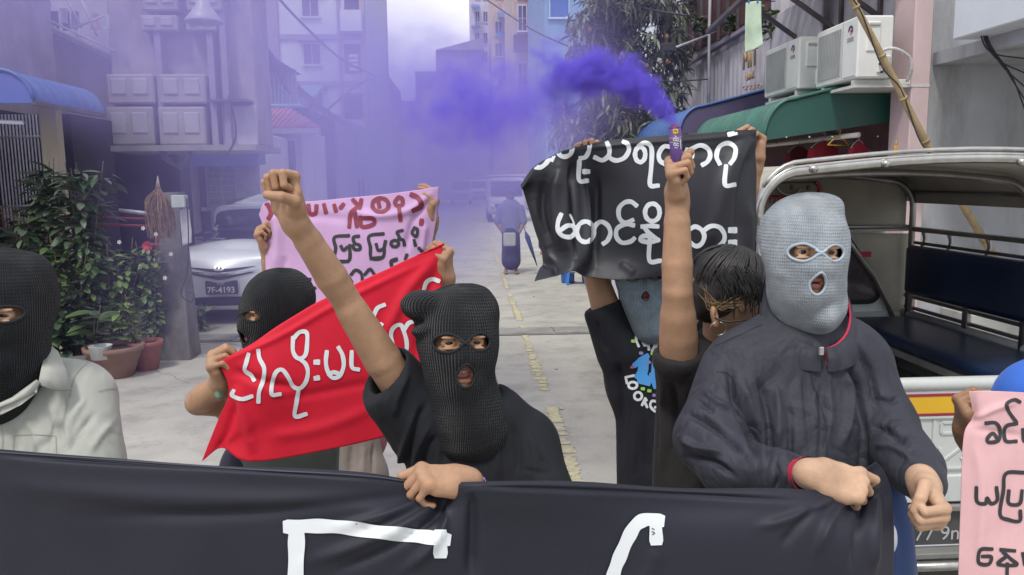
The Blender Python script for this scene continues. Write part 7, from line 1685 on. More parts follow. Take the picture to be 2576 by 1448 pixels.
# hair: a close cap with combed locks lying over it, tied at the back
M_hair = mat('dark_hair', (.016, .014, .015), rough=.55, var=.5, vscale=60, stretch=(1, 1, 1), spec=.6); M_blond = mat('bleached_hair', (.20, .13, .065), rough=.45, var=.4, vscale=60)
s = SDF(); s.ell((0, .022, .040), (.090, .108, .092), k=0); s.ell((0, .065, -.01), (.070, .065, .075), k=.03)
V, Q = solid(s, .005); N = vnormals(V, Q); V = V+N*(.003*vnoise(V, 40, 3))[:, None]
hc = link('hair', mesh('hair', V, Q), M_hair, None, m4(FG)); par(hc, Gp)
locks = MB(); rr = random.Random(9)
def scalp(az, el_):     # point on the hair cap, local frame
    x = .093*math.cos(el_)*math.sin(az); y = .022-.111*math.cos(el_)*math.cos(az); z = .040+.096*math.sin(el_); return np.array([x, y, z])
for k in range(420):
    az = rr.uniform(-2.6, 2.6)*1.0; e0 = rr.uniform(.9, 1.45); lift = rr.uniform(1.0, 1.045); pts = []
    for t in np.linspace(0, 1, 8):
        e = e0-(e0+rr.uniform(.25, .45))*t; a = az+math.sin(t*1.5)*.35*np.sign(az); p = (scalp(a, e)-[0, .02, .04])*lift+[0, .02, .04]; pts.append(p)
    locks.tube(pts, [.0018, .0026, .003, .003, .0028, .0024, .0018, .0008], 4, cap=False)
lo_ = locks.build('hair_locks', M_hair, None); lo_.matrix_world = m4(FG); par(lo_, Gp)
lk = MB()
for k in range(70):
    a = P(1766+rr.uniform(-10, 16), 738+rr.uniform(-26, 14), 2.10+rr.uniform(-.02, .04)); b = P(1790+rr.uniform(-10, 30), 770+rr.uniform(-8, 12), 2.06+rr.uniform(-.01, .03)); c = P(1830+rr.uniform(-20, 40), 760+rr.uniform(-20, 20), 2.05)
    lk.tube(spline([a, b, c], 5), .0009, 3, cap=False)
lk.build('bleached_locks', M_blond, Gp)
lk = MB()
for k in range(70):
    x = rr.uniform(1805, 1925); y0 = 735+rr.uniform(-30, 20); a = P(x-20, y0-40, 2.05); b = P(x, y0, 2.045); c = P(x+rr.uniform(-14, 10), y0+rr.uniform(25, 70), 2.06); lk.tube(spline([a, b, c], 4), [.0014]*8+[.0006], 4, cap=False)
lk.build('hair_strands', M_hair, Gp)
e_ = SDF(); q = P(1797, 795, 2.055); e_.ell(q, (.010, .010, .026), R=Ry(-.2), k=0); e_.ell(q+[.004, -.010, .002], (.006, .006, .015), k=.003, op='sub'); e_.ell(q+[.004, 0, -.024], (.007, .007, .008), k=.01)
V, Q = solid(e_, .0022); link('ear', mesh('ear', V, Q), SK_tan, Gp)
mb = MB(); q = P(1806, 828, 2.035); mb.tube([q+[.022*math.sin(a), -.004*math.cos(a), .018*math.cos(a)] for a in np.linspace(.2, 2*math.pi-.2, 26)], .0013, 6); tag(mb.build('hoop_earring', M_chr, Gp))
mb = MB(); mb.tube(spline([P(1797, 800, 2.05), P(1830, 810, 2.03), P(1880, 805, 2.03)], 5), .0022, 5); mb.build('mask_strap', M_cable, Gp)
s = SDF(); s.ell(P(1905, 835, 2.12), (.05, .05, .03), k=0); V, Q = solid(s, .006); link('face_mask', mesh('face_mask', V, Q), C_blk, Gp)
q = P(1752, 705, 2.13); s = SDF()
for k in range(7): a = k*.9; s.cap(q+[.012*math.cos(a), .01*math.sin(a), 0], q+[.026*math.cos(a), .012*math.sin(a), .022*math.sin(a*1.3)], .009, .007, k=.006)
V, Q = solid(s, .003); link('hair_tie', mesh('hair_tie', V, Q), mat('mustard_cloth', (.40, .28, .12), rough=.9), Gp)

# the flare
fl_ = empty('smoke_flare', P(1703, 400, 1.955), 'purple printed smoke canister with yellow emblem held up in a fist', 'smoke flare')
top = P(1697, 318, 1.93); bot = P(1706, 455, 1.965); dv = nrm(top-bot)
mb = MB(); mb.tube([bot, bot+(top-bot)*.5, top-dv*.004], .0150, 24); mb.tube([top-dv*.004, top], [.0150, .0140], 24); cas = mb.build('casing', mat('purple_card', (.10, .045, .20), rough=.4, var=.15), fl_)
mb = MB(); mb.tube([top-dv*.003, top+dv*.003], .009, 16); mb.build('nozzle', mat('burnt_red', (.30, .02, .10), rough=.7), fl_)
mb = MB(); mb.tube([top-dv*.026, top-dv*.0275], .0153, 24, cap=False); mb.tube([top-dv*.0365, top-dv*.038], .0153, 24, cap=False); mb.build('band', mat('pale_band', (.55, .42, .35)), fl_)
bvf = BVHTree.FromPolygons([tuple(v.co) for v in cas.data.vertices], [tuple(p.vertices) for p in cas.data.polygons])
on_cloth('emblem', [[(1697, 331), (1702, 331)]], 12, mat('yellow_print', (.75, .50, .04)), fl_, bvf, lift=.001)
on_cloth('emblem', [[(1695, 332), (1699, 329), (1704, 333)]], 1.6, M_bl, fl_, bvf, lift=.0018)
on_cloth('lettering', [ring(1697, 352, 3.2, 3), ring(1704, 352, 3, 3, -150, 150), [(1699, 346), (1702, 344)], ring(1698, 364, 3, 3), ring(1705, 365, 3, 3, 40, 320), [(1698, 372), (1704, 373)], [(1711, 350), (1713, 375)]], 1.8, M_wl, fl_, bvf, lift=.001)

# ===== H: right edge, blue shirt, holds the pink board
H = empty('person', (*P(2660, 1200, 1.95)[:2], 0), 'person in bright blue shirt at the right edge holding the pink lettered sheet', 'person')
bs = SDF(); FH = head_frame(2690, 760, 1.98, -10); V1, Q1, L1 = head_parts(FH, H, h=.004, ears=True, neck=(0, .03, -.17)); bs.ecap(P(2690, 1000, 2.0), P(2690, 1400, 2.0), .14, .13, X3, .6, k=0); VB, QB = solid(bs, .014)
sH = SDF(); wr = P(2432, 1085, 1.90); arm(sH, P(2560, 1250, 1.95), P(2500, 1200, 1.94), wr, (.04, .038, .036, .027)); hand(sH, wr, nrm([-.30, -.25, .80]), (.90, -.15, .1), 'R', curls=((72, 76, 45), (76, 78, 45), (80, 80, 45), (82, 80, 45)), thumb=((.022, .012, -.006), (.042, .040, -.016), (.050, .062, -.028), (.048, .080, -.042)), sc=.92); VH, QH = solid(sH, .0024)
skin_object([(V1, Q1), (VB, QB), (VH, QH)], SK_brown, H)
s = SDF(); s.ell((0, .02, .045), (.084, .102, .090), k=0); V, Q = solid(s, .006); o = link('hair', mesh('hair', V, Q), MATS['black_hair'], None, m4(FH)); par(o, H)
s = SDF(); s.ecap(P(2690, 1080, 2.0), P(2690, 1400, 2.0), .17, .17, X3, .64, k=0); s.cap(P(2625, 1020, 2.0), P(2790, 1000, 2.0), .105, .10, k=.05); s.cap(P(2625, 1020, 2.0), P(2580, 1190, 1.97), .105, .08, k=.04)
garment('shirt', s, .008, cloth_mat('bright_blue_shirt', (.05, .16, .62), wr=.2), H)
s = SDF(); legs(s, (2630, 1400, 2.0), (2740, 1400, 2.0), 2, 0, .09); garment('trousers', s, .016, C_jean, H); shoes(H, [P(2630, 1400, 2.0), P(2740, 1400, 2.0)], M_rub)

# ------------------------------------------------------------------ banners
def banner(name, label, rows, m, nu, nv, folds, noise=.006, nscale=3.0, seed=1, thick=.0015):
    V, Q, VV, QQ = sheet(rows, nu, nv, thick, folds, noise, nscale, seed)
    o = tag(link(name, mesh(name, VV, QQ), m), label, 'banner'); return o, bvh_of(V, Q)
# front black banner
d1, d2 = 1.37, 1.47
r0 = [(-160, 1120, 1.42), (0, 1131, 1.40), (300, 1150, 1.39), (600, 1171, 1.38), (900, 1188, 1.39), (1050, 1210, 1.455), (1120, 1214, 1.465), (1192, 1212, 1.405), (1430, 1212, 1.45), (1700, 1224, 1.50), (1950, 1232, 1.51), (2060, 1238, 1.53), (2110, 1222, 1.57), (2155, 1190, 1.60), (2198, 1160, 1.61)]
def rowat(y, dd, xs): return [(x, y+yy, d+dd+dx) for x, yy, d, dx in xs]
r1 = [(x, y+14, d-.012) for x, y, d in r0]; r1[-1] = (2216, 1182, 1.615); r1[-2] = (2168, 1206, 1.60)
r2 = [(-160, 1180, 1.42), (0, 1190, 1.39), (300, 1205, 1.375), (600, 1225, 1.37), (900, 1250, 1.38), (1050, 1262, 1.43), (1120, 1268, 1.44), (1192, 1268, 1.40), (1430, 1268, 1.445), (1700, 1275, 1.49), (1950, 1280, 1.49), (2060, 1282, 1.50), (2120, 1275, 1.55), (2180, 1262, 1.58), (2236, 1240, 1.61)]
r3 = [(-160, 1320, 1.42), (0, 1325, 1.40), (300, 1335, 1.39), (600, 1345, 1.38), (900, 1350, 1.38), (1050, 1350, 1.39), (1120, 1350, 1.40), (1192, 1350, 1.41), (1430, 1355, 1.46), (1700, 1360, 1.48), (1950, 1360, 1.48), (2060, 1360, 1.48), (2130, 1360, 1.49), (2190, 1358, 1.52), (2242, 1350, 1.56)]
r4 = [(x, 1560+(x*.0), d+.01) for x, y, d in r3]; r4[-1] = (2238, 1560, 1.57); r5 = [(x, 1990, d+.02) for x, y, d in r3]
fb = [([(-40, 1215), (300, 1245), (700, 1262), (1000, 1262), (1090, 1245)], 26, .010), ([(200, 1300), (600, 1290), (900, 1262), (1080, 1250)], 18, -.010), ([(820, 1330), (950, 1300), (1060, 1270), (1120, 1245)], 12, .012), ([(760, 1420), (900, 1370), (1040, 1310), (1130, 1250)], 14, .013), ([(820, 1448), (960, 1390), (1070, 1320), (1130, 1260)], 10, -.010),
      ([(1000, 1448), (1080, 1380), (1125, 1310), (1145, 1250)], 12, .012), ([(1180, 1235), (1190, 1330), (1185, 1470)], 16, -.016), ([(1185, 1225), (1400, 1232), (1700, 1245), (2050, 1262)], 7, -.007), ([(1650, 1380), (1640, 1420), (1600, 1500)], 14, .006),
      ([(2160, 1215), (2100, 1290), (2050, 1400)], 12, .012), ([(2190, 1200), (2165, 1300), (2150, 1450)], 12, -.014), ([(2205, 1230), (2200, 1330), (2195, 1450)], 11, .013), ([(2120, 1240), (2000, 1300), (1900, 1330)], 12, .008), ([(2060, 1260), (1960, 1380)], 12, -.007), ([(-40, 1145), (300, 1165), (700, 1187), (1030, 1212)], 6, -.005)]
bo, bv = banner('black_banner', 'long black banner with white taped strokes held across the front at waist height', [r0, r1, r2, r3, r4, r5], C_ban, 330, 110, fb, noise=.011, nscale=2.0)
T2 = Tz(800, 1400, 2.3578)
on_cloth('lettering', [([(724, 1326), (790, 1324), (860, 1327), (940, 1338), (1020, 1346), (1075, 1352), (1122, 1358)], 35), ([(746, 1338), (745, 1400), (741, 1520)], 41), ([(1108, 1345), (1108, 1393)], 35)], 30, M_wl, bo, bv, lift=.0035, n=8)
on_cloth('lettering', [([(1660, 1311), (1625, 1308), (1600, 1322), (1580, 1355), (1560, 1400), (1545, 1440), (1530, 1500)], 34), ([(1649, 1305), (1651, 1361)], 33)], 30, M_wl, bo, bv, lift=.0035, n=8)
on_cloth('lettering', [[(1640, 1330), (1646, 1333)], [(1640, 1338), (1647, 1342), (1641, 1346)]], 2.2, M_bl, bo, bv, lift=.0045)
on_cloth('top_hem', [[(-100, 1131), (0, 1138), (300, 1158), (600, 1179), (900, 1196), (1030, 1212)]], 3, mat('hem_dark', (.05, .05, .07), rough=.7), bo, bv, lift=.004, n=10)
# black banner overhead
q0 = [(1310, 467, 2.50), (1345, 420, 2.50), (1400, 388, 2.49), (1445, 372, 2.47), (1560, 352, 2.46), (1720, 342, 2.46), (1850, 331, 2.48), (1903, 329, 2.50)]
q0b = [(x+(3 if i < 2 else 0), y+9, d-.01) for i, (x, y, d) in enumerate(q0)]
q1 = [(1318, 486, 2.52), (1375, 478, 2.50), (1430, 470, 2.47), (1480, 468, 2.50), (1600, 465, 2.45), (1720, 460, 2.44), (1850, 455, 2.45), (1904, 450, 2.52)]
q2 = [(1345, 578, 2.54), (1395, 580, 2.50), (1440, 580, 2.46), (1500, 580, 2.50), (1600, 580, 2.46), (1720, 575, 2.45), (1840, 570, 2.46), (1905, 562, 2.54)]
q3 = [(1364, 645, 2.55), (1410, 648, 2.50), (1450, 650, 2.46), (1505, 650, 2.50), (1600, 650, 2.47), (1720, 648, 2.46), (1830, 645, 2.48), (1895, 640, 2.55)]
q4 = [(1344, 706, 2.47), (1395, 694, 2.46), (1442, 683, 2.45), (1475, 697, 2.49), (1560, 706, 2.46), (1650, 698, 2.46), (1770, 690, 2.48), (1885, 690, 2.55)]
fk = [([(1405, 420), (1400, 520), (1420, 640)], 13, .022), ([(1440, 400), (1438, 520), (1450, 660)], 9, -.022), ([(1465, 390), (1478, 520), (1470, 680)], 9, .020), ([(1500, 420), (1500, 560), (1495, 680)], 9, -.014), ([(1370, 450), (1362, 540), (1385, 620)], 11, -.016), ([(1340, 500), (1370, 600), (1400, 690)], 10, .012),
      ([(1895, 338), (1840, 430), (1800, 560), (1780, 650)], 22, .016), ([(1890, 345), (1780, 380), (1640, 385)], 10, -.008), ([(1900, 350), (1870, 480), (1860, 640)], 14, -.018), ([(1885, 500), (1888, 600), (1880, 680)], 9, .012), ([(1350, 660), (1390, 668), (1400, 695)], 9, -.015), ([(1560, 660), (1600, 690)], 10, .006), ([(1440, 378), (1600, 362), (1760, 352), (1890, 338)], 5, .006)]
bo2, bv = banner('black_banner', 'black banner with white painted script held overhead in front of the mango tree', [q0, q0b, q1, q2, q3, q4], C_ban2, 220, 130, fk, noise=.005, nscale=4)
T4 = Tz(1600, 450, 2.3418)
S4 = [[(645, 320), (690, 318), (735, 280), (750, 245)], [(775, 262), (792, 212)], [(826, 195), (850, 226), (890, 232), (930, 210), (947, 158)], [(1087, 140), (1078, 190), (1052, 235), (1008, 246)], [(1002, 268), (1000, 424), (1068, 430)], ([(1040, 355), (1076, 355)], 13),
      [(1228, 118), (1248, 170), (1240, 225), (1190, 262), (1128, 238)], [(1240, 225), (1262, 250), (1310, 264), (1372, 240), (1408, 180), (1396, 128), (1362, 110)],
      ring(1500, 215, 42, 62), [(1490, 145), (1530, 120), (1578, 135), (1596, 190), (1590, 330), (1582, 464), (1648, 470)], [(1752, 152), (1695, 150), (1655, 205), (1660, 262), (1705, 296)], [(1880, 175), (1925, 200), (1915, 250), (1890, 280)],
      [(1900, 180), (1990, 140), (2055, 168), (2074, 225), (2050, 275), (2010, 300)], [(2152, 292), (2126, 230), (2150, 152), (2222, 122), (2280, 162), (2272, 240), (2240, 288)], [(2204, 308), (2196, 462), (2276, 462)], ([(2228, 50), (2284, 38)], 12),
      [(852, 705), (828, 765), (826, 830), (862, 880), (930, 890), (965, 850), (955, 806), (905, 798), (852, 832)], ([(925, 708), (950, 760), (962, 812)], 5), ring(1052, 848, 70, 84), [(1118, 860), (1132, 800), (1180, 766), (1236, 798), (1256, 860), (1232, 920), (1198, 946)],
      [(1470, 634), (1425, 602), (1370, 610), (1326, 660), (1330, 735), (1375, 775), (1440, 752)], [(1446, 795), (1380, 786), (1312, 822), (1306, 890), (1352, 938), (1420, 928), (1452, 902)], ring(1600, 690, 60, 72), [(1515, 806), (1585, 800), (1645, 805)], [(1535, 815), (1575, 862), (1650, 918)], [(1650, 915), (1580, 934), (1505, 918), (1520, 886), (1590, 880)],
      [(1580, 900), (1576, 1084), (1665, 1086)], [(1905, 830), (1950, 806), (2002, 832), (2026, 885), (2004, 945), (1955, 966), (1898, 925)], [(2012, 845), (2080, 802), (2150, 812), (2190, 870), (2182, 930), (2130, 975), (2100, 988)], [(2105, 1000), (2090, 1100)], [(2148, 1000), (2146, 1075)], ([(2238, 835), (2278, 835)], 16), ([(2238, 938), (2278, 938)], 16)]
on_cloth('lettering', strokes(T4, S4), 11.5, M_wl, bo2, bv, lift=.002)
# red banner
w0 = [(556, 908, 2.13), (640, 868, 2.14), (780, 778, 2.20), (960, 690, 2.28), (1116, 613, 2.36)]
w0b = [(x-2, y+9, d-.01) for x, y, d in w0]
w1 = [(576, 985, 2.13), (660, 960, 2.12), (790, 910, 2.18), (960, 840, 2.26), (1112, 740, 2.35)]
w2 = [(548, 1060, 2.14), (650, 1052, 2.13), (790, 1030, 2.18), (950, 985, 2.25), (1100, 880, 2.34)]
w3 = [(508, 1161, 2.14), (560, 1128, 2.14), (640, 1162, 2.13), (900, 1116, 2.22), (1100, 1062, 2.33)]
fr = [([(560, 912), (700, 850), (860, 760), (1110, 640)], 8, .006), ([(580, 930), (660, 960), (760, 980)], 12, -.010), ([(590, 960), (620, 1060), (640, 1150)], 12, .014), ([(600, 1000), (570, 1090), (540, 1140)], 10, -.010), ([(1105, 640), (1020, 740), (960, 860)], 14, .010), ([(1108, 660), (1060, 800), (1050, 920)], 12, -.010), ([(660, 1100), (800, 1080), (960, 1020)], 16, .006), ([(700, 1010), (850, 980), (960, 960)], 12, -.005)]
bo3, bv = banner('red_banner', 'bright red banner with white script stretched diagonally behind the raised arm', [w0, w0b, w1, w2, w3], C_red, 150, 100, fr, noise=.006, nscale=5)
T6 = Tz(800, 900, 2.4133)
S6 = [[(168, 822), (150, 890), (136, 958), (190, 1000), (215, 1042)], [(250, 790), (262, 860), (300, 940), (292, 1040), (258, 1140), (252, 1228)], [(42, 1130), (30, 1170), (110, 1202), (198, 1178)], [(548, 690), (600, 636), (658, 640), (664, 720), (648, 830), (590, 858), (545, 800), (545, 680)],
      [(600, 862), (650, 905), (670, 975), (650, 1060), (600, 1112), (545, 1092), (502, 1015), (455, 955), (405, 970), (372, 1050), (365, 1160), (436, 1160)], [(592, 1120), (572, 1240), (562, 1348), (655, 1328)], ([(733, 890), (757, 890)], 14), ([(733, 1026), (757, 1022)], 13),
      [(830, 800), (822, 880), (835, 960), (880, 1022), (940, 1002), (972, 920), (962, 830), (928, 765)], [(848, 1000), (880, 975), (930, 985)], [(1040, 800), (1042, 930), (1098, 952)], [(1316, 405), (1255, 436), (1218, 520)], [(1292, 568), (1268, 600)],
      [(1385, 745), (1372, 650), (1402, 590), (1456, 578), (1484, 640), (1504, 720), (1500, 792), (1462, 822), (1410, 806)], [(1484, 620), (1516, 565), (1560, 545)], [(1650, 275), (1672, 215), (1722, 188), (1775, 205)]]
on_cloth('lettering', strokes(T6, S6), 10.5, M_wl, bo3, bv, lift=.003)
# lilac pink banner
e0 = [(650, 540, 3.10), (672, 508, 3.07), (760, 508, 3.06), (860, 500, 3.05), (960, 490, 3.05), (1040, 480, 3.06), (1104, 470, 3.08)]
e1 = [(660, 575, 3.10), (700, 572, 3.06), (760, 570, 3.05), (860, 566, 3.04), (960, 560, 3.04), (1040, 555, 3.05), (1098, 548, 3.09)]
e2 = [(668, 660, 3.10), (710, 660, 3.06), (770, 660, 3.05), (860, 656, 3.04), (960, 650, 3.04), (1030, 645, 3.05), (1086, 640, 3.09)]
e3 = [(672, 830, 3.10), (710, 830, 3.06), (770, 830, 3.05), (860, 830, 3.04), (960, 820, 3.04), (1030, 810, 3.05), (1078, 800, 3.09)]
fe = [([(690, 520), (700, 600), (690, 700)], 12, .016), ([(1095, 480), (1030, 530), (950, 545), (880, 530)], 10, .014), ([(1080, 500), (1040, 560), (1020, 640)], 10, -.012), ([(700, 560), (780, 545), (900, 555)], 10, -.006), ([(1070, 560), (1060, 640)], 8, .010), ([(720, 640), (700, 730)], 9, -.010)]
bo4, bv = banner('pink_banner', 'lilac pink banner with dark red and black script held up in the smoke', [e0, e1, e2, e3], C_pink, 150, 80, fe, noise=.006, nscale=5)
T1 = Tz(800, 450, 2.8622)
on_cloth('lettering', strokes(T1, [([(375, 745), (405, 790), (425, 850), (400, 905)], 12), [(800, 770), (815, 855), (870, 850), (880, 775)], [(955, 765), (975, 845)], [(1058, 770), (1075, 830)], [(1150, 760), (1120, 800)], [(1245, 715), (1290, 780), (1225, 850), (1208, 990)], [(1330, 715), (1310, 800)], [(1262, 830), (1285, 985)], [(1320, 890), (1335, 985), (1450, 962), (1448, 905), (1350, 900)], ring(1522, 768, 82, 68), [(1500, 735), (1512, 790)],
   [(1705, 690), (1665, 740), (1690, 775), (1740, 765), (1738, 705), (1705, 690)], [(1708, 800), (1722, 925)], ([(1830, 665), (1900, 700), (1930, 780), (1850, 825)], 13), ([(1935, 920), (1930, 960)], 12)]), 10.5, M_rl, bo4, bv, lift=.002)
on_cloth('lettering', strokes(T1, [[(1205, 1075), (1060, 1092), (1072, 1200), (1060, 1318), (1150, 1332), (1212, 1312), (1212, 1170)], [(1125, 1180), (1150, 1222), (1190, 1190)], [(1305, 1080), (1250, 1092), (1262, 1150), (1312, 1172), (1312, 1212), (1262, 1212), (1242, 1172)], [(1552, 1056), (1408, 1080), (1420, 1190), (1432, 1302), (1545, 1290), (1562, 1170)], [(1478, 1160), (1500, 1222), (1552, 1202), (1572, 1130)],
   ring(1665, 1155, 38, 32), [(1700, 1110), (1750, 1120), (1762, 1172)], [(1742, 1022), (1690, 1042), (1712, 1092)], [(1862, 996), (1838, 1050), (1880, 1082), (1892, 1020), (1862, 996)], [(1858, 1120), (1872, 1175)], [(1905, 1200), (1940, 1235)], [(1640, 1392), (1628, 1342), (1684, 1316)], [(1786, 1266), (1770, 1312)]]), 8.5, M_bl, bo4, bv, lift=.002)
on_cloth('lettering', strokes(T6, [[(895, 15), (925, 42), (1010, 38)], [(1200, 15), (1290, 5)], [(1380, 85), (1372, 35), (1420, 18)], [(1040, 215), (1005, 160), (975, 150)], [(1035, 150), (1072, 112), (1120, 140), (1132, 210)], [(1150, 150), (1195, 105), (1232, 150)], [(640, 185), (690, 190)], [(665, 190), (650, 250), (690, 288), (730, 262)]]), 8.5, M_bl, bo4, bv, lift=.002)
# pink lettered sheet on the right
h0 = [(2437, 986, 1.83), (2470, 984, 1.82), (2540, 986, 1.82), (2620, 990, 1.83), (2720, 992, 1.85)]
h1 = [(2446, 1050, 1.84), (2475, 1050, 1.82), (2540, 1050, 1.82), (2620, 1052, 1.83), (2720, 1054, 1.85)]
h2_ = [(2424, 1100, 1.83), (2470, 1100, 1.82), (2540, 1100, 1.82), (2620, 1102, 1.83), (2720, 1104, 1.85)]
h3_ = [(2416, 1280, 1.83), (2465, 1280, 1.82), (2540, 1280, 1.82), (2620, 1280, 1.83), (2720, 1280, 1.85)]
h4_ = [(2408, 1560, 1.83), (2460, 1560, 1.82), (2540, 1560, 1.82), (2620, 1560, 1.83), (2720, 1560, 1.85)]
bo5, bv = banner('pink_sheet', 'pale pink cloth sheet with black handwritten script at the right edge', [h0, h1, h2_, h3_, h4_], C_pink2, 90, 120, [([(2440, 1060), (2500, 1030), (2560, 1010)], 9, .007), ([(2445, 1080), (2520, 1090), (2576, 1100)], 10, -.005), ([(2450, 1100), (2470, 1250), (2460, 1440)], 14, .006), ([(2520, 1180), (2530, 1400)], 16, -.005)], noise=.004, nscale=6)
T3 = Tz(2900, 1100, 1.5848)
on_cloth('lettering', strokes(T3, [[(1062, 488), (1030, 476), (990, 498), (1000, 540), (1042, 600)], [(1045, 608), (990, 620), (974, 655), (985, 705), (1042, 706)], [(872, 606), (925, 604), (950, 640), (944, 700), (890, 712), (882, 690), (912, 662), (942, 698)], [(1078, 640), (1084, 700), (1110, 706)],
   [(820, 962), (824, 1040), (870, 1052), (880, 1020), (902, 1052), (936, 1032), (932, 962)], [(1090, 880), (985, 885), (970, 980), (952, 1112), (1000, 1142), (1060, 1148), (1064, 1092)], [(1000, 980), (1000, 1050), (1060, 1052), (1074, 980)],
   [(908, 1304), (842, 1310), (834, 1380), (888, 1388), (902, 1348), (852, 1345)], [(955, 1308), (1034, 1314)], [(968, 1320), (1010, 1358), (1044, 1392), (940, 1388), (990, 1342)], [(992, 1385), (990, 1470)], [(1078, 1328), (1090, 1390)]]), 9.5, M_bl, bo5, bv, lift=.002)

# ------------------------------------------------------------------ people further off
def far_person(label, x, yf, hpx, top, skirt, hair=(.02, .02, .02), bag=False, umbrella=False, yaw=0):
    g_ = G(x, yf); d = proj(g_)[2]; Hh = hpx*d/F; o = empty('person', g_, label, 'person'); u = np.array([math.cos(-_yaw), math.sin(-_yaw), 0]); z = np.array([0, 0, 1.0]); b = lambda a, c, dy=0: g_+u*a*Hh+z*c*Hh+np.array([0, dy, 0])
    s = SDF(); s.ell(b(0, .925), (.048*Hh, .055*Hh, .068*Hh), k=0); s.cap(b(0, .87), b(0, .80), .03*Hh, .04*Hh, k=.02)
    for q in (-1, 1): s.cap(b(q*.12, .78), b(q*.155, .60), .03*Hh, .026*Hh, k=.02); s.cap(b(q*.155, .60), b(q*.10, .50, -.10), .025*Hh, .018*Hh, k=.02); s.cap(b(q*.055, .25), b(q*.06, .03), .03*Hh, .02*Hh, k=.01); s.ell(b(q*.065, .018, -.05), (.03*Hh, .07*Hh, .018*Hh), k=.01)
    s.ecap(b(0, .78), b(0, .3), .08*Hh, .09*Hh, u, .6, k=.03); V, Q = solid(s, .016); link('body', mesh('body', V, Q), SK_brown, o)
    s = SDF(); s.ell(b(0, .945, .012), (.054*Hh, .062*Hh, .064*Hh), k=0); s.ell(b(0, .90, .05), (.045*Hh, .04*Hh, .06*Hh), k=.02); V, Q = solid(s, .016); link('hair', mesh('hair', V, Q), mat('far_hair', hair, rough=.6), o)
    s = SDF(); s.ecap(b(0, .78), b(0, .52), .115*Hh, .115*Hh, u, .6, k=0); s.cap(b(-.09, .79), b(.09, .79), .045*Hh, .045*Hh, k=.03)
    for q in (-1, 1): s.cap(b(q*.12, .78), b(q*.155, .62), .045*Hh, .042*Hh, k=.02)
    garment('blouse', s, .018, top, o, noise=((.006, 6),)); s = SDF(); s.ecap(b(0, .52), b(0, .16), .105*Hh, .115*Hh, u, .7, k=0); garment('long_skirt', s, .018, skirt, o, noise=((.01, 5),))
    if bag:
        s = SDF(); q = b(-.02, .42, -.20); s.box(q, (.12, .04, .13), rnd=.03, k=0); V, Q = solid(s, .012); tag(link('cloth_bag', mesh('cloth_bag', V, Q), cloth_mat('pale_bag', (.45, .48, .42))), 'pale cloth bag held by the woman in the dark long skirt', 'bag')
    if umbrella:
        a, c = b(.17, .50, -.15), b(.30, .10, -.2); mb = MB(); mb.tube([a, a+(c-a)*.15, a+(c-a)*.5, c], [.02, .05, .035, .006], 10); uo = empty('umbrella', a, 'folded dark umbrella in the hand of the woman in the long skirt', 'umbrella'); mb.build('canopy', C_jean, uo); mb = MB(); mb.tube(spline([a, a-(c-a)*.12, a-(c-a)*.16+u*.05], 4), .009, 6); mb.build('handle', M_cable, uo)
    return o
C_blu = cloth_mat('pale_blue_blouse', (.20, .23, .36)); C_nav = cloth_mat('navy_longyi', (.035, .04, .09)); 
far_person('woman in pale blue blouse and dark long skirt walking up the street in the smoke', 1286, 690, 212, C_blu, C_nav, bag=True, umbrella=True)
far_person('person in dark clothes half hidden behind the hanging end of the overhead banner', 1372, 640, 150, cloth_mat('olive_top', (.20, .20, .15)), C_nav)
# resting person with a blue seat behind the black banner
g_ = G(1448, 716); o = empty('blue_stool', g_, 'blue plastic stool below the overhead black banner', 'stool')
mb = MB(); mb.box(g_+[0, 0, .28], (.17, .15, .02), bev=.01); mb.build('seat', mat('blue_stool_plastic', (.06, .20, .60), rough=.4), o)
for a in (-1, 1):
    for b in (-1, 1): mb = MB(); mb.bar(g_+[a*.13, b*.11, .27], g_+[a*.16, b*.14, 0], .04); mb.build('leg', MATS['blue_stool_plastic'], o)
g_ = G(1428, 712); mb = MB(); mb.box(g_+[0, 0, .09], (.11, .10, .09), bev=.02); bx = empty('blue_tub', g_, 'small dark blue tub left of the blue plastic stool', 'tub'); mb.build('wall', mat('dark_blue_tub', (.04, .12, .35), rough=.4), bx); mb = MB(); mb.box(g_+[0, 0, .185], (.12, .11, .012), bev=.006); mb.build('lid', mat('pale_lid', (.3, .4, .6)), bx)
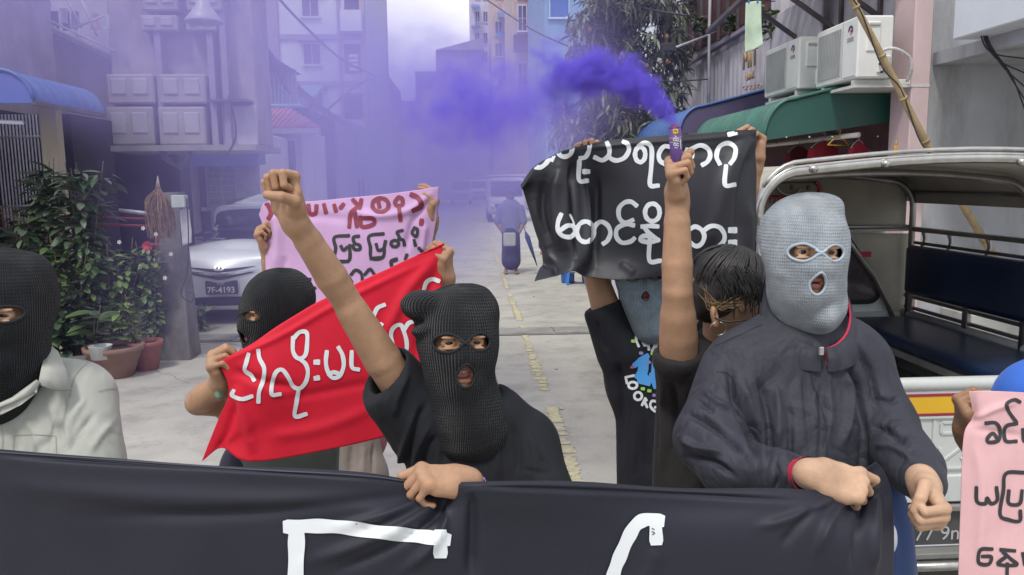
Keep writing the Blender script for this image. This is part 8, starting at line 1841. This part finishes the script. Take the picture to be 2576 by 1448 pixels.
# ------------------------------------------------------------------ smoke
class GN:
    """small helper to write a density field with geometry nodes"""
    def __init__(s, name):
        s.t = bpy.data.node_groups.new(name, 'GeometryNodeTree'); s.t.is_modifier = True
        s.t.interface.new_socket('Geometry', in_out='INPUT', socket_type='NodeSocketGeometry'); s.t.interface.new_socket('Geometry', in_out='OUTPUT', socket_type='NodeSocketGeometry')
        s.i = s.t.nodes.new('NodeGroupInput'); s.o = s.t.nodes.new('NodeGroupOutput')
    def put(s, n, k, v):
        if v is None: return
        if hasattr(v, 'is_output'): s.t.links.new(v, n.inputs[k])
        else: n.inputs[k].default_value = v
    def m(s, op, a, b=None, c=None, clamp=False):
        n = s.t.nodes.new('ShaderNodeMath'); n.operation = op; n.use_clamp = clamp; s.put(n, 0, a); s.put(n, 1, b); s.put(n, 2, c); return n.outputs[0]
    def v(s, op, a, b=None, sc=None):
        n = s.t.nodes.new('ShaderNodeVectorMath'); n.operation = op; s.put(n, 0, a); s.put(n, 1, b)
        if sc is not None: s.put(n, 'Scale', sc)
        return n.outputs['Value'] if op in ('LENGTH', 'DISTANCE', 'DOT_PRODUCT') else n.outputs[0]
    def noise(s, vec, scale, detail=3, rough=.55, color=False):
        n = s.t.nodes.new('ShaderNodeTexNoise'); s.put(n, 'Vector', vec); n.inputs['Scale'].default_value = scale; n.inputs['Detail'].default_value = detail; n.inputs['Roughness'].default_value = rough; return n.outputs['Color' if color else 'Fac']
    def ss(s, x, a, b):     # smooth step, also downwards
        n = s.t.nodes.new('ShaderNodeMapRange'); n.interpolation_type = 'SMOOTHSTEP'; s.put(n, 0, x); 
        if a < b: n.inputs[1].default_value = a; n.inputs[2].default_value = b; n.inputs[3].default_value = 0; n.inputs[4].default_value = 1
        else: n.inputs[1].default_value = b; n.inputs[2].default_value = a; n.inputs[3].default_value = 1; n.inputs[4].default_value = 0
        return n.outputs[0]
    def cube(s, dens, lo, hi, vox):
        n = s.t.nodes.new('GeometryNodeVolumeCube'); s.put(n, 'Density', dens); n.inputs['Min'].default_value = lo; n.inputs['Max'].default_value = hi
        for k, ax_ in enumerate('XYZ'): n.inputs['Resolution '+ax_].default_value = max(8, int((hi[k]-lo[k])/vox))
        return n.outputs[0]
    def finish(s, geo, mtl):
        n = s.t.nodes.new('GeometryNodeSetMaterial'); s.t.links.new(geo, n.inputs['Geometry']); n.inputs['Material'].default_value = mtl; s.t.links.new(n.outputs[0], s.o.inputs[0])
def smoke_mat(name, col, dens=1.0, aniso=.0):
    m = bpy.data.materials.new(name); m.use_nodes = True; t = m.node_tree; t.nodes.clear(); o = t.nodes.new('ShaderNodeOutputMaterial'); p = t.nodes.new('ShaderNodeVolumePrincipled')
    p.inputs['Color'].default_value = (*col, 1); p.inputs['Density'].default_value = dens; p.inputs['Density Attribute'].default_value = 'density'; p.inputs['Anisotropy'].default_value = aniso
    t.links.new(p.outputs[0], o.inputs['Volume']); return m
# the plume: puffs along the drift path (sketch x, y, depth, radius, density)
PL = [(1691, 312, 1.93, .007, 120), (1686, 296, 1.935, .011, 120), (1678, 280, 1.94, .017, 110), (1664, 262, 1.96, .024, 100), (1648, 250, 1.98, .030, 90), (1628, 236, 2.0, .034, 80), (1602, 222, 2.04, .038, 75), (1575, 208, 2.08, .042, 70), (1545, 196, 2.12, .047, 60),
      (1515, 200, 2.16, .048, 52), (1490, 186, 2.2, .050, 46), (1462, 204, 2.25, .050, 34), (1438, 188, 2.3, .055, 34), (1408, 175, 2.35, .068, 34), (1396, 200, 2.38, .062, 34), (1420, 232, 2.38, .050, 18), (1375, 225, 2.42, .055, 14), (1410, 260, 2.4, .05, 10),
      (1350, 265, 2.5, .08, 8), (1310, 275, 2.6, .09, 9), (1260, 285, 2.75, .11, 10), (1210, 262, 2.85, .12, 13), (1165, 240, 2.95, .11, 12), (1140, 270, 3.0, .12, 9), (1190, 310, 2.95, .12, 10), (1260, 330, 2.8, .09, 7), (1120, 320, 3.1, .13, 6), (1080, 290, 3.2, .15, 4.5), (1050, 230, 3.3, .15, 3.5), (1010, 190, 3.4, .13, 2.5), (1150, 190, 3.2, .12, 4), (1290, 205, 2.9, .08, 6)]
pts = []; rad = []; den = []
for a, b in zip(PL[:-1], PL[1:]):
    n_ = 5
    for k in range(n_):
        t = k/n_; q = [a[i]+(b[i]-a[i])*t for i in range(5)]; pts.append(P(q[0], q[1], q[2])); rad.append(q[3]*(1.12 if q[2] < 2.45 and q[3] > .02 else 1.1)); den.append(q[4]*(.8 if q[2] < 2.45 else .62))
pts = np.array(pts)
me = bpy.data.meshes.new('purple_plume'); me.from_pydata([tuple(p) for p in pts.tolist()], [], [])
for nm, arr in (('rad', rad), ('den', den)):
    a = me.attributes.new(nm, 'FLOAT', 'POINT'); a.data.foreach_set('value', np.array(arr, np.float32))
po = bpy.data.objects.new('smoke_plume', me); C.objects.link(po)
tag(po, 'dense purple smoke streaming left from the burning end of the flare', None, kind='stuff')
g = GN('smoke_plume_field'); pos = g.t.nodes.new('GeometryNodeInputPosition').outputs[0]
def sample(posn):
    sn = g.t.nodes.new('GeometryNodeSampleNearest'); sn.domain = 'POINT'; g.t.links.new(g.i.outputs[0], sn.inputs['Geometry']); g.put(sn, 'Sample Position', posn); out = []
    for nm, ty in (('rad', 'FLOAT'), ('den', 'FLOAT'), (None, 'FLOAT_VECTOR')):
        si = g.t.nodes.new('GeometryNodeSampleIndex'); si.data_type = ty; g.t.links.new(g.i.outputs[0], si.inputs['Geometry'])
        if nm: na = g.t.nodes.new('GeometryNodeInputNamedAttribute'); na.data_type = 'FLOAT'; na.inputs['Name'].default_value = nm; g.put(si, 'Value', na.outputs[0])
        else: g.put(si, 'Value', g.t.nodes.new('GeometryNodeInputPosition').outputs[0])
        g.t.links.new(sn.outputs[0], si.inputs['Index']); out.append(si.outputs[0])
    return out
r1_, _, _ = sample(pos)
w1 = g.v('SUBTRACT', g.noise(pos, 11.0, 4, .6, True), (.5, .5, .5)); w2 = g.v('SUBTRACT', g.noise(pos, 36.0, 3, .6, True), (.5, .5, .5))
warp = g.v('ADD', g.v('SCALE', w1, sc=g.m('MULTIPLY', r1_, 3.3)), g.v('SCALE', w2, sc=g.m('MULTIPLY', g.m('MINIMUM', r1_, .06), 2.2)))
pp_ = g.v('ADD', pos, warp); r2_, d2_, np_ = sample(pp_); dist = g.v('DISTANCE', pp_, np_)
u = g.m('SUBTRACT', 1.0, g.m('DIVIDE', dist, r2_)); u = g.m('ADD', u, g.m('MULTIPLY', g.m('SUBTRACT', g.noise(pos, 16.0, 4, .65), .5), g.m('ADD', .5, g.m('MULTIPLY', r1_, 14.0))))
soft = g.m('ADD', .16, g.m('MULTIPLY', r2_, 6.0)); dd = g.m('MULTIPLY', g.m('POWER', g.m('DIVIDE', u, soft, clamp=True), 1.3), d2_)
lo = pts.min(0)-.22; hi = pts.max(0)+.22
geo = g.cube(dd, tuple(lo), tuple(hi), .012); g.finish(geo, smoke_mat('purple_smoke_dense', (.25, .18, .93)))
md = po.modifiers.new('field', 'NODES'); md.node_group = g.t
# the haze that has drifted over the left side of the street
me = bpy.data.meshes.new('purple_haze'); me.from_pydata([(0, 5, 2)], [], [])
ho = bpy.data.objects.new('smoke_haze', me); C.objects.link(ho); tag(ho, 'thin violet smoke drifted over the left side of the street', None, kind='stuff')
g = GN('smoke_haze_field'); pos = g.t.nodes.new('GeometryNodeInputPosition').outputs[0]
w = g.v('SCALE', g.v('SUBTRACT', g.noise(pos, .9, 4, .6, True), (.5, .5, .5)), sc=1.5); q = g.v('ADD', pos, w)
sx = g.t.nodes.new('ShaderNodeSeparateXYZ'); g.t.links.new(q, sx.inputs[0]); X, Y0_, Z = sx.outputs; Y = g.m('SUBTRACT', Y0_, g.m('MULTIPLY', g.m('MULTIPLY', g.ss(X, -1.7, -2.8), g.ss(Z, 3.0, 2.2)), 4.6))
env = g.m('MULTIPLY', g.ss(Y, 2.75, 4.1), g.ss(Y0_, 9.6, 8.2)); env = g.m('MULTIPLY', env, g.ss(Z, .35, 1.5))
xb = g.m('SUBTRACT', X, g.m('MULTIPLY', g.ss(Z, 1.5, 2.3), .75)); env = g.m('MULTIPLY', env, g.ss(xb, .55, -.25)); env = g.m('MULTIPLY', env, g.ss(X, -6.6, -5.6))
# lower ceiling near the middle of the street, higher on the left
zt = g.m('ADD', Z, g.m('MULTIPLY', g.ss(X, -2.0, -.3), 1.7)); env = g.m('MULTIPLY', env, g.ss(zt, 4.9, 3.9))
core = g.v('DISTANCE', g.v('MULTIPLY', q, (.85, .42, 1.0)), tuple(np.array([-.25, 5.2, 2.0])*[.85, .42, 1.0])); core = g.m('MULTIPLY', g.ss(core, 1.25, .05), 1.25)
nse = g.m('ADD', .45, g.m('MULTIPLY', g.ss(g.noise(pos, 1.1, 5, .6), .32, .68), 1.0))
dens = g.m('MULTIPLY', g.m('MULTIPLY', env, nse), g.m('ADD', g.m('SUBTRACT', .20, g.m('MULTIPLY', g.ss(Z, 2.8, 2.0), .14)), core)); 
geo = g.cube(dens, (-6.8, 2.6, .1), (1.9, 9.8, 5.0), .085); g.finish(geo, smoke_mat('purple_smoke_thin', (.50, .44, .96), dens=.84))
md = ho.modifiers.new('field', 'NODES'); md.node_group = g.t
